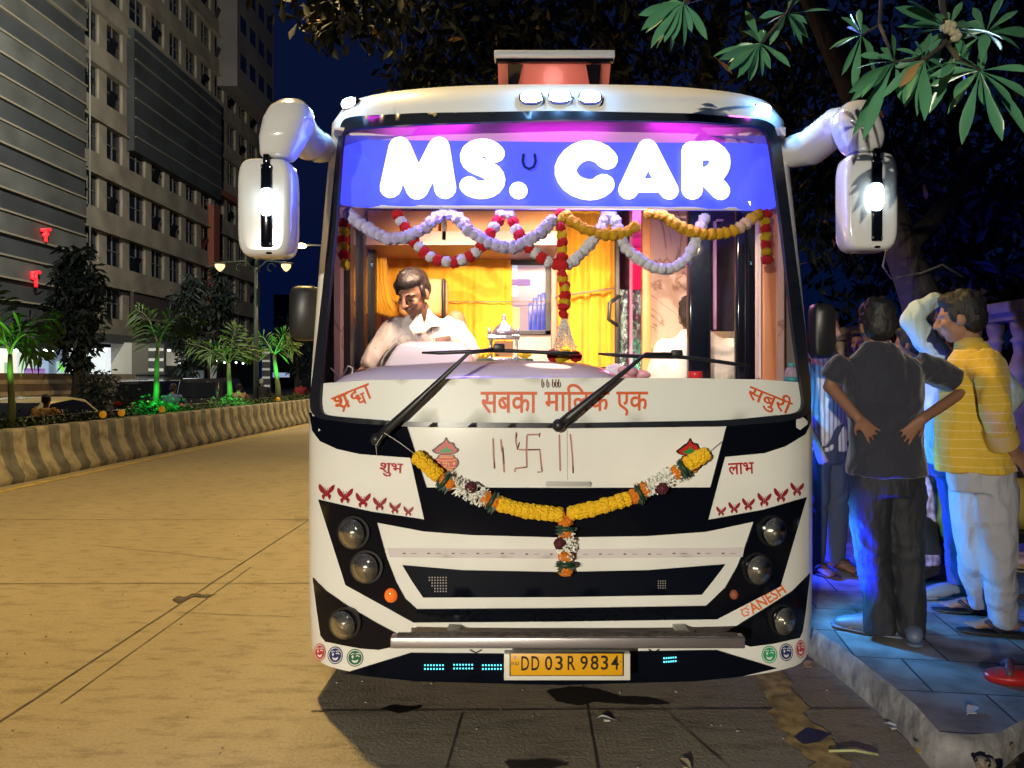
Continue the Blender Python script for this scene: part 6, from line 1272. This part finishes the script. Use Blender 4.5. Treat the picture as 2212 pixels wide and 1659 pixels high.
def passenger():
    Y=4.40; k=Y/F_; q=lambda x,y,d=0: P(x,y,Y+d); t=thing('person','seated man in a white shirt seen from behind, partly hidden by the dark door leaf','person',P(1505,900,Y)); sk=MB(); hr=MB(); head(sk,hr,q(1497,684),(.1,1,-.1),1.0,face=True); sk.tube([q(1500,700),q(1504,735)],[.056,.062],12)
    limbs(sk,[q(1445,760),q(1425,830),q(1450,870,.2)],[.05,.042,.028]); limbs(sk,[q(1570,760),q(1592,835),q(1560,870,.2)],[.05,.042,.028]); hand(sk,q(1450,870,.2),(.5,.8,0),(0,0,-1)); hand(sk,q(1560,870,.2),(-.5,.8,0),(0,0,-1),side=-1); sk.tube([q(1506,800),q(1508,900)],[.13,.14],14); remesh(sk,'body',SKIN2,.010,2,t); remesh(hr,'hair',HAIR,.011,1,t,disp=wrinkle(60,.004,5))
    b=MB(); b.loft([(q(x,y),rx*k,ry*k) for x,y,rx,ry in ((1508,900,84,50),(1508,840,82,50),(1508,790,82,50),(1508,760,80,46),(1508,740,66,38),(1505,722,38,32),(1503,712,30,28))],24,pw=2.4); b.tube([q(1438,758),q(1424,800,.02),q(1420,850,.05)],[.074,.07,.066],12,round_=True); b.tube([q(1578,758),q(1590,800,.02),q(1594,850,.05)],[.074,.07,.066],12,round_=True); remesh(b,'shirt',mat('white_shirt',(.5,.47,.45),.8,bump=(9,1,(1,1,.4),.03)),.011,2,t,disp=wrinkle(9,.010,50))
passenger()
# ---- riders beyond the hedge
def rider(label,px,Y,top,col,helmet,bike):
    c=P(px,0,Y); zt=P(px,top,Y).z; s=(zt+.4)/1.55; t=thing('person',label,'person',(c.x,Y,.35)); L=lambda a,b_,z: Vector((c.x+a*s,Y+b_*s,z*s-.4)); sk=MB(); hr=MB(); head(sk,hr,L(0,.06,1.43),(0,1,0),s); sk.tube([L(0,.05,1.36),L(0,.02,1.24)],.055*s,10)
    for q in (-1,1): limbs(sk,[L(q*.19,0,1.2),L(q*.30,.20,1.0),L(q*.30,.48,.98)],[.05,.042,.03]); limbs(sk,[L(q*.12,0,.75),L(q*.20,.42,.68),L(q*.18,.30,.25)],[.08,.06,.045])
    remesh(sk,'body',SKIN,.02,1,t); remesh(hr,'hair',helmet,.02,1,t); b=MB(); b.loft([(L(0,d,z),rx*s,ry*s) for z,d,rx,ry in ((.68,0,.20,.15),(.9,-.03,.19,.14),(1.1,-.02,.22,.15),(1.2,0,.20,.12),(1.28,.02,.08,.08))],16,pw=2.3)
    for q in (-1,1): b.tube([L(q*.19,0,1.2),L(q*.28,.14,1.04)],[.08,.07],10,round_=True)
    remesh(b,'shirt',mat('rider_shirt_%d'%px,col,.8),.022,1,t,disp=wrinkle(6,.015,px))
    m=thing('motorcycle',bike,'motorcycle',(c.x,Y+.1,-.4)); b=MB()
    b.loft([(L(0,d,z),rx,ry) for z,d,rx,ry in ((.42,.1,.13,.55),(.62,.08,.14,.60),(.74,.05,.13,.55))],14); b.build('frame',PLAST,m); b=MB(); b.loft([(L(0,.42,z),rx,ry) for z,rx,ry in ((.62,.12,.2),(.78,.14,.24),(.86,.09,.18))],14); b.build('tank',mat('bike_tank',(.12,.02,.02),.25),m)
    for d in (-.55,.72):
        w_=L(0,d,.30); b=MB(); b.lathe(w_-Vector((.05,0,0)),[(0,.22),(.0,.27),(.05,.30),(.10,.27),(.10,.22)],20,ax=(1,0,0)); wh=b.build('wheel',TYRE,m); b=MB(); b.lathe(w_-Vector((.03,0,0)),[(0,.03),(0,.2),(.06,.2),(.06,.03)],14,ax=(1,0,0)); b.build('rim',STEEL,wh)
    b=MB(); b.tube([L(-.34,.46,.98),L(0,.55,.95),L(.34,.46,.98)],.016,6); b.build('handlebar',PLAST,m); b=MB(); b.box(L(0,-.72,.68),(.20,.06,.10),bev=.02); b.build('tail_lamp',TAIL,m)
rider('motorcycle rider in an orange shirt passing behind the hedge at the left',97,16.4,852,(.62,.30,.05),HAIR,'motorcycle ridden by the person in the orange shirt')
rider('motorcycle rider in a blue shirt behind the glowing green bush',372,22,828,(.05,.08,.16),HAIR,'motorcycle ridden by the person in blue')
rider('motorcycle rider in a brown shirt behind the bushy palm',515,27,828,(.34,.22,.12),HAIR,'motorcycle ridden by the person in brown')
rider('motorcycle rider with a pale helmet near the lamp post',565,33,818,(.03,.03,.04),mat('helmet_pale',(.5,.5,.48),.3),'motorcycle ridden by the person in the pale helmet')
rider('motorcycle rider in a red shirt farthest away beside the bus',650,38,822,(.40,.03,.03),HAIR,'motorcycle ridden by the person in red')
# ---- scooters on the pavement
def scooter(label,loc,rz,col,blue=False):
    t=thing('scooter',label,'scooter',(0,0,0)); ORG[t.name]=Vector((0,0,0)); pm=mat('scooter_'+label[:8],col,.3,coat=.6)
    b=MB(); b.loft([(V3(0,-.45,z),rx,ry) for z,rx,ry in ((.34,.10,.30),(.45,.17,.42),(.60,.18,.46),(.70,.13,.42))],18,pw=2.4); b.build('rear_body',pm,t); b=MB(); b.loft([(V3(0,.42-.14*(z-.35),z),rx,ry) for z,rx,ry in ((.30,.17,.07),(.5,.20,.06),(.75,.19,.06),(.95,.14,.07),(1.02,.10,.08))],18,pw=2.6); b.build('front_shield',pm,t)
    b=MB(); b.box((0,.05,.30),(.30,.62,.07),bev=.02); b.build('floorboard',PLAST,t); b=MB(); b.loft([(V3(0,-.40,z),rx,ry) for z,rx,ry in ((.71,.13,.40),(.78,.14,.40),(.81,.10,.34))],18); b.build('seat',PLAST,t); b=MB(); b.tube([V3(-.33,.28,1.03),V3(0,.36,1.0),V3(.33,.28,1.03)],.018,8); b.build('handlebar',PLAST,t)
    for s in (-1,1): b=MB(); b.tube([V3(s*.22,.32,1.02),V3(s*.28,.34,1.16)],.008,6); b.ell((s*.29,.34,1.20),[.07,.015,.05]); b.build('mirror',PLAST,t)
    for y in (-.62,.62):
        b=MB(); b.lathe((-.05,y,.23),[(0,.15),(.0,.2),(.05,.23),(.10,.2),(.10,.15)],20,ax=(1,0,0)); w=b.build('wheel',TYRE,t); b=MB(); b.lathe((-.035,y,.23),[(0,.03),(0,.15),(.07,.15),(.07,.03)],14,ax=(1,0,0)); b.build('rim',STEEL,w)
    b=MB(); b.ell((0,.50,.86),[.07,.05,.06]); b.build('headlight',mat('car_headlight',(.6,.6,.6),.1,.5),t); t.location=loc; t.rotation_euler=(0,0,rz); return t
q=P(1840,0,6.6); scooter('white scooter shining blue behind the man in navy',(q.x,6.6,.15),R(60),(.62,.66,.75))
q=P(2235,0,4.9); scooter('yellow orange scooter at the right edge beside the balustrade',(q.x,5.3,.15),R(100),(.60,.34,.05))
# coloured side lamps of the bus over the pavement
def sidelamp(y,z,col,p,aim,lab,sz=.06,ang=130):
    b=MB(); X=XC+1.235; b.box((X,y,z),(.03,.16,.05),bev=.006); b.build('side_lamp',mat('lit_side_'+lab,col,.3,emit=col,es=5),bus); light('SPOT','side_lamp_light',(X+.06,y,z),p,col,sz,aim=aim,angle=ang,blend=.7)
sidelamp(4.35,.62,(.05,.40,1),60,(2.6,4.0,.35),'cyan'); sidelamp(4.9,1.15,(.05,.40,1),60,(3.0,4.55,1.35),'sky'); sidelamp(5.6,.6,(.01,.04,1),380,(2.7,5.6,.7),'blue'); sidelamp(4.05,.40,(.005,.03,1),230,(2.2,4.0,.85),'deep',ang=66)
light('POINT','door_light',(1.55,5.2,2.35),8,(.9,.35,.75),.12)
# =====================================================================  BALUSTRADE AND TREES ON THE RIGHT
XB2=4.15
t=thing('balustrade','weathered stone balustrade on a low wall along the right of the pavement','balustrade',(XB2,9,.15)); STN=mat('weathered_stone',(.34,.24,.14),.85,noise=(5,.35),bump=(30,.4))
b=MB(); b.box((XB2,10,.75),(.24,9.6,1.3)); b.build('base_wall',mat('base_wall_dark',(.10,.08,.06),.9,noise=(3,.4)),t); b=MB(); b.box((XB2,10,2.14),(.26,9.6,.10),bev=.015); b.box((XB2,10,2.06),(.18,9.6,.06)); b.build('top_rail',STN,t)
bmesh_=MB(); bmesh_.lathe((0,0,0),[(0,.075),(.06,.075),(.07,.05),(.12,.085),(.20,.095),(.28,.07),(.36,.045),(.44,.055),(.46,.075),(.49,.05),(.55,.07),(.63,.075)],14); bme=bmesh_.mesh('baluster',STN)
for i in range(28): o=link('baluster',bme,t); o.location=(0,5.4+i*.33-9,1.40-.15)
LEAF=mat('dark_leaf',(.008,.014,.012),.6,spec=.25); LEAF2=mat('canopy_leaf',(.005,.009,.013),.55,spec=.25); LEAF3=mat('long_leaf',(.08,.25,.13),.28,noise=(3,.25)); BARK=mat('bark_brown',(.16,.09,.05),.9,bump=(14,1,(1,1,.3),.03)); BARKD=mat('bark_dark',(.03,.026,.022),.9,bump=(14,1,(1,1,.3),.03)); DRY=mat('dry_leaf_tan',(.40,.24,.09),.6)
def tree(name,label,base,trunk,clumps,leafm,n,L,seed,group=None,barkm=None,asp=.42,extra=0):
    """trunk: list of polylines with radii; clumps: (centre, (rx,ry,rz), weight)"""
    rd=random.Random(seed); t=thing(name,label,'tree',base,0,group); b=MB()
    for pts,rad in trunk: b.tube(pts,rad,10)
    b.build('trunk',barkm or BARKD,t); tw=sum(c[2] for c in clumps); b=MB()
    for c,r,w in clumps:
        c=Vector(c)
        for i in range(int(n*w/tw)):
            v=Vector((rd.gauss(0,1),rd.gauss(0,1),rd.gauss(0,1))).normalized()*(rd.random()**.45); p=c+Vector((v.x*r[0],v.y*r[1],v.z*r[2])); p+=Vector((mnoise.noise(p*1.1),mnoise.noise(p*1.1+V3(9,0,0)),mnoise.noise(p*1.1+V3(0,9,0))))*.35*min(r)
            d=Vector((rd.uniform(-1,1),rd.uniform(-1,1),rd.uniform(-1.3,.35))); b.leaf(p,d,(rd.uniform(-1,1),rd.uniform(-1,1),rd.uniform(-.2,1)),L*rd.uniform(.7,1.3),L*asp*rd.uniform(.8,1.2),m=1 if rd.random()<extra else 0,droop=.15,nseg=3)
    b.build('crown',[leafm,DRY],t); return t
def pc(x,y,Y): return P(x,y,Y)
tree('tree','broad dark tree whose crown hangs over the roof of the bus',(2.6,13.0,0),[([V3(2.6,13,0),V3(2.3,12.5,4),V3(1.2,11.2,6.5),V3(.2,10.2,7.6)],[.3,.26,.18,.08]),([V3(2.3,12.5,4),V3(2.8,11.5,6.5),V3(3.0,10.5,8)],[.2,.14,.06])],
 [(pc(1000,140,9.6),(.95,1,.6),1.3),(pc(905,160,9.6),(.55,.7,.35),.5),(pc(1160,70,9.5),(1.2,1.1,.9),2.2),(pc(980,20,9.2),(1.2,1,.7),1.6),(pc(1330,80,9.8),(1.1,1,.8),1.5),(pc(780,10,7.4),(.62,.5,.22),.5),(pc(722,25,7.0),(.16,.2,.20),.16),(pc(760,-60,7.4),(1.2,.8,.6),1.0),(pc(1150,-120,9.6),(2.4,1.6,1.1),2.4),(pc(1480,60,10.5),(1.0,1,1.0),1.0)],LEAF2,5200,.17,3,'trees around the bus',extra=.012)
tree('tree','big dark tree behind the men, its bare trunk leaning left',PG(2045,1180,.15),[([P(2040,830,5.9),P(1985,640,5.9),P(1950,545,6.0),P(1900,380,6.2),P(1840,200,6.4),P(1735,-40,6.6)],[.20,.14,.13,.11,.10,.08]),([P(1950,545,6.0),P(2060,420,6.4),P(2180,300,6.8)],[.08,.06,.04])],
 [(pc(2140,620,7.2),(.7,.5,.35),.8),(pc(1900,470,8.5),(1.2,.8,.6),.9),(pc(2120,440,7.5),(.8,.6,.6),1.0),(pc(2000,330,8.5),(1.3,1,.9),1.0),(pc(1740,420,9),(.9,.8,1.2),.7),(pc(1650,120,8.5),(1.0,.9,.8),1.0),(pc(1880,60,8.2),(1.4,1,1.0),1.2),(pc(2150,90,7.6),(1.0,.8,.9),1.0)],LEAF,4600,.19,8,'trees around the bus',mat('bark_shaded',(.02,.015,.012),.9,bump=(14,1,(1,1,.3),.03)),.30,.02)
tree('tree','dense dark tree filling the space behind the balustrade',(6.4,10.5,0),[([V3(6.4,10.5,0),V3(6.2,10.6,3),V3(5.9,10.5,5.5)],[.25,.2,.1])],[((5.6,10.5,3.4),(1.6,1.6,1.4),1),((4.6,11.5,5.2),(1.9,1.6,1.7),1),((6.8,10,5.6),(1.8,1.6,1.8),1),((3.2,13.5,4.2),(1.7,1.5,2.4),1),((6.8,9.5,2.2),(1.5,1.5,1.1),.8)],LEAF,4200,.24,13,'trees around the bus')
rd=random.Random(44); b=MB()
for i in range(2200):
    y=rd.uniform(5.6,15); x=4.5+rd.random()*2.2; z=.3+rd.random()*1.9*(1-.3*rd.random()); b.leaf((x,y,z),(rd.uniform(-1,1),rd.uniform(-1,1),rd.uniform(-.6,1)),(rd.uniform(-1,1),-1,rd.uniform(-.2,1)),.24,.09,nseg=2)
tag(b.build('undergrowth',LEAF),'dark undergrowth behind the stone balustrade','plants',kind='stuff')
# wire looping round the leaning trunk
b=MB(); b.tube([P(1915,542,5.7),P(1907,575,5.7),P(1925,602,5.7),P(1990,590,5.72),P(2035,572,5.75),P(2080,598,5.8)],.008,6); tag(b.build('cable',mat('cable_grey',(.12,.11,.09),.6)),'grey cable looped past the leaning trunk','cable')
# long-leaved branches close to the camera
def branchtree():
    YB2=2.45; t=thing('tree','tree with long glossy leaves reaching in from the upper right, close to the camera','tree',(3.4,1.4,.1),0,'trees around the bus')
    b=MB(); hub=P(2150,-160,2.3); b.tube([V3(3.4,1.4,.1),V3(3.3,1.5,2.0),V3(2.9,1.8,3.2),hub],[.12,.10,.06,.03],10)
    def br(pts,r0,r1): b.tube([P(x,y,Y) for x,y,Y in pts],[r0+(r1-r0)*i/(len(pts)-1) for i in range(len(pts))],7)
    br([(2150,-160,2.3),(2034,-5,2.4),(2042,56,2.42),(2040,95,2.42),(1998,128,2.4),(1933,134,2.45)],.014,.006); br([(2042,91,2.42),(2073,131,2.36),(2117,153,2.3)],.008,.006); br([(2150,-160,2.3),(1905,-30,2.5),(1900,53,2.5),(1861,76,2.55)],.010,.004); br([(1900,53,2.5),(1933,134,2.45)],.006,.005)
    br([(2150,-160,2.3),(1760,-80,2.7),(1560,-20,2.75),(1477,6,2.75)],.014,.008); br([(1760,-80,2.7),(1700,30,3.0),(1643,94,3.0)],.009,.006); b.build('trunk',BARKD,t)
    rd=random.Random(2); lf=MB()
    def whorl(cx,cy,Y,tips,extra=2):
        c=P(cx,cy,Y)
        for j,(x,y,*r) in enumerate(tips):
            e=P(x,y,Y+rd.uniform(-.10,.06)); d=e-c; L=d.length*1.04; mid=d.normalized(); n=Vector((rd.uniform(-1.5,1.5),-1,rd.uniform(-.6,1.4))); lf.leaf(c,d+Vector((0,0,.10*L)),n,L,max(.022,min(.040,L*.20)),m=0 if rd.random()>.06 else 1,droop=rd.uniform(.05,.3),fold=.35,nseg=7,tip=.7)
        for j in range(extra+6): a=rd.uniform(0,6.28); lf.leaf(c,(math.cos(a),rd.uniform(.2,.8),math.sin(a)),(rd.uniform(-1,1),-1,rd.uniform(-.4,1)),rd.uniform(.08,.15),.030,droop=.25,nseg=6,tip=.7)
    whorl(1861,76,2.55,[(1805,94),(1823,147),(1855,6),(1828,58),(1838,26)],1)
    whorl(1933,134,2.45,[(1855,109),(1842,192),(1852,262),(1873,261),(1895,112),(1926,70),(1889,169),(1868,190)],3)
    whorl(1998,128,2.40,[(1948,175),(1958,219),(1983,219),(1997,233),(1933,100),(1980,76),(2012,68),(1962,150)],3)
    whorl(2050,62,2.42,[(2161,72),(2120,84),(2080,-5),(2055,122),(2086,119),(1942,62),(1935,22),(1960,4),(1975,48),(2020,20)],4)
    whorl(2117,153,2.30,[(2055,237),(2083,292),(2158,290),(2208,262),(2222,206),(2230,142),(2130,47),(2066,205),(2180,215)],2)
    whorl(2073,131,2.36,[(2014,231),(2036,162),(2080,78),(2100,90)],2); whorl(2130,70,2.5,[(2200,20),(2170,-20),(2230,70),(2100,10)],2)
    whorl(1477,6,2.75,[(1386,35),(1393,48),(1402,68),(1414,89),(1477,84),(1515,47),(1440,77),(1428,60),(1455,70),(1420,15),(1500,-20)],2)
    whorl(1643,94,3.0,[(1543,117),(1599,155),(1580,150),(1622,141),(1646,150),(1662,141),(1608,14),(1560,128),(1615,60),(1690,120),(1700,140)],3); whorl(1700,30,3.0,[(1680,60),(1740,40),(1790,25),(1715,70),(1660,50),(1730,-10)],3)
    b2=MB(); 
    for i in range(14): b2.ell(P(2050+rd.uniform(-14,22),62+rd.uniform(-12,22),2.38),.012,seg=6,rings=4)
    lf.build('leaves',[LEAF3,DRY],t); b2.build('flower_buds',mat('bud_cream',(.45,.42,.28),.7),t)
branchtree()
# trees along the far pavement
def ftree(label,px,Y,y0,y1,w,seed,n=1500):
    c=P(px,0,Y); k=Y/F_; base=V3(c.x,Y,0); top=P(px,y1,Y); cl=[]; rd=random.Random(seed)
    for i in range(7):
        u=i/6; y=y1+(y0-y1)*u; ww=w*(.25+.95*math.sin(math.pi*min(1,.12+.80*u)))*k; cl.append((P(px+rd.uniform(-.25,.25)*w,y,Y),(ww,ww,abs(y0-y1)*k/8),.4+ww))
    tree('tree',label,base,[([base,V3(c.x+.1,Y,2),top],[.26,.18,.06])],cl,LEAF,n,.42,seed,'dark trees along the far pavement',asp=.3)
ftree('tall drooping dark tree in front of the lit shops',165,29.5,775,555,56,61,1900); ftree('dark drooping tree right of the two-fronded palm',408,38,790,615,40,62); ftree('slim dark tree in front of the far end of the office building',472,43,745,590,30,63,1100); ftree('distant dark tree behind the bright green palm',640,60,800,690,60,64,1200)
tree('shrub','bushy dark shrub beside the tall drooping tree',V3(P(215,0,29).x,29,0),[([V3(P(215,0,29).x,29,0),V3(P(215,0,29).x,29,1.2)],[.06,.03])],[(P(215,835,29),(.9,.7,.7),1),(P(205,865,29),(.9,.7,.5),.7)],LEAF,700,.2,71)
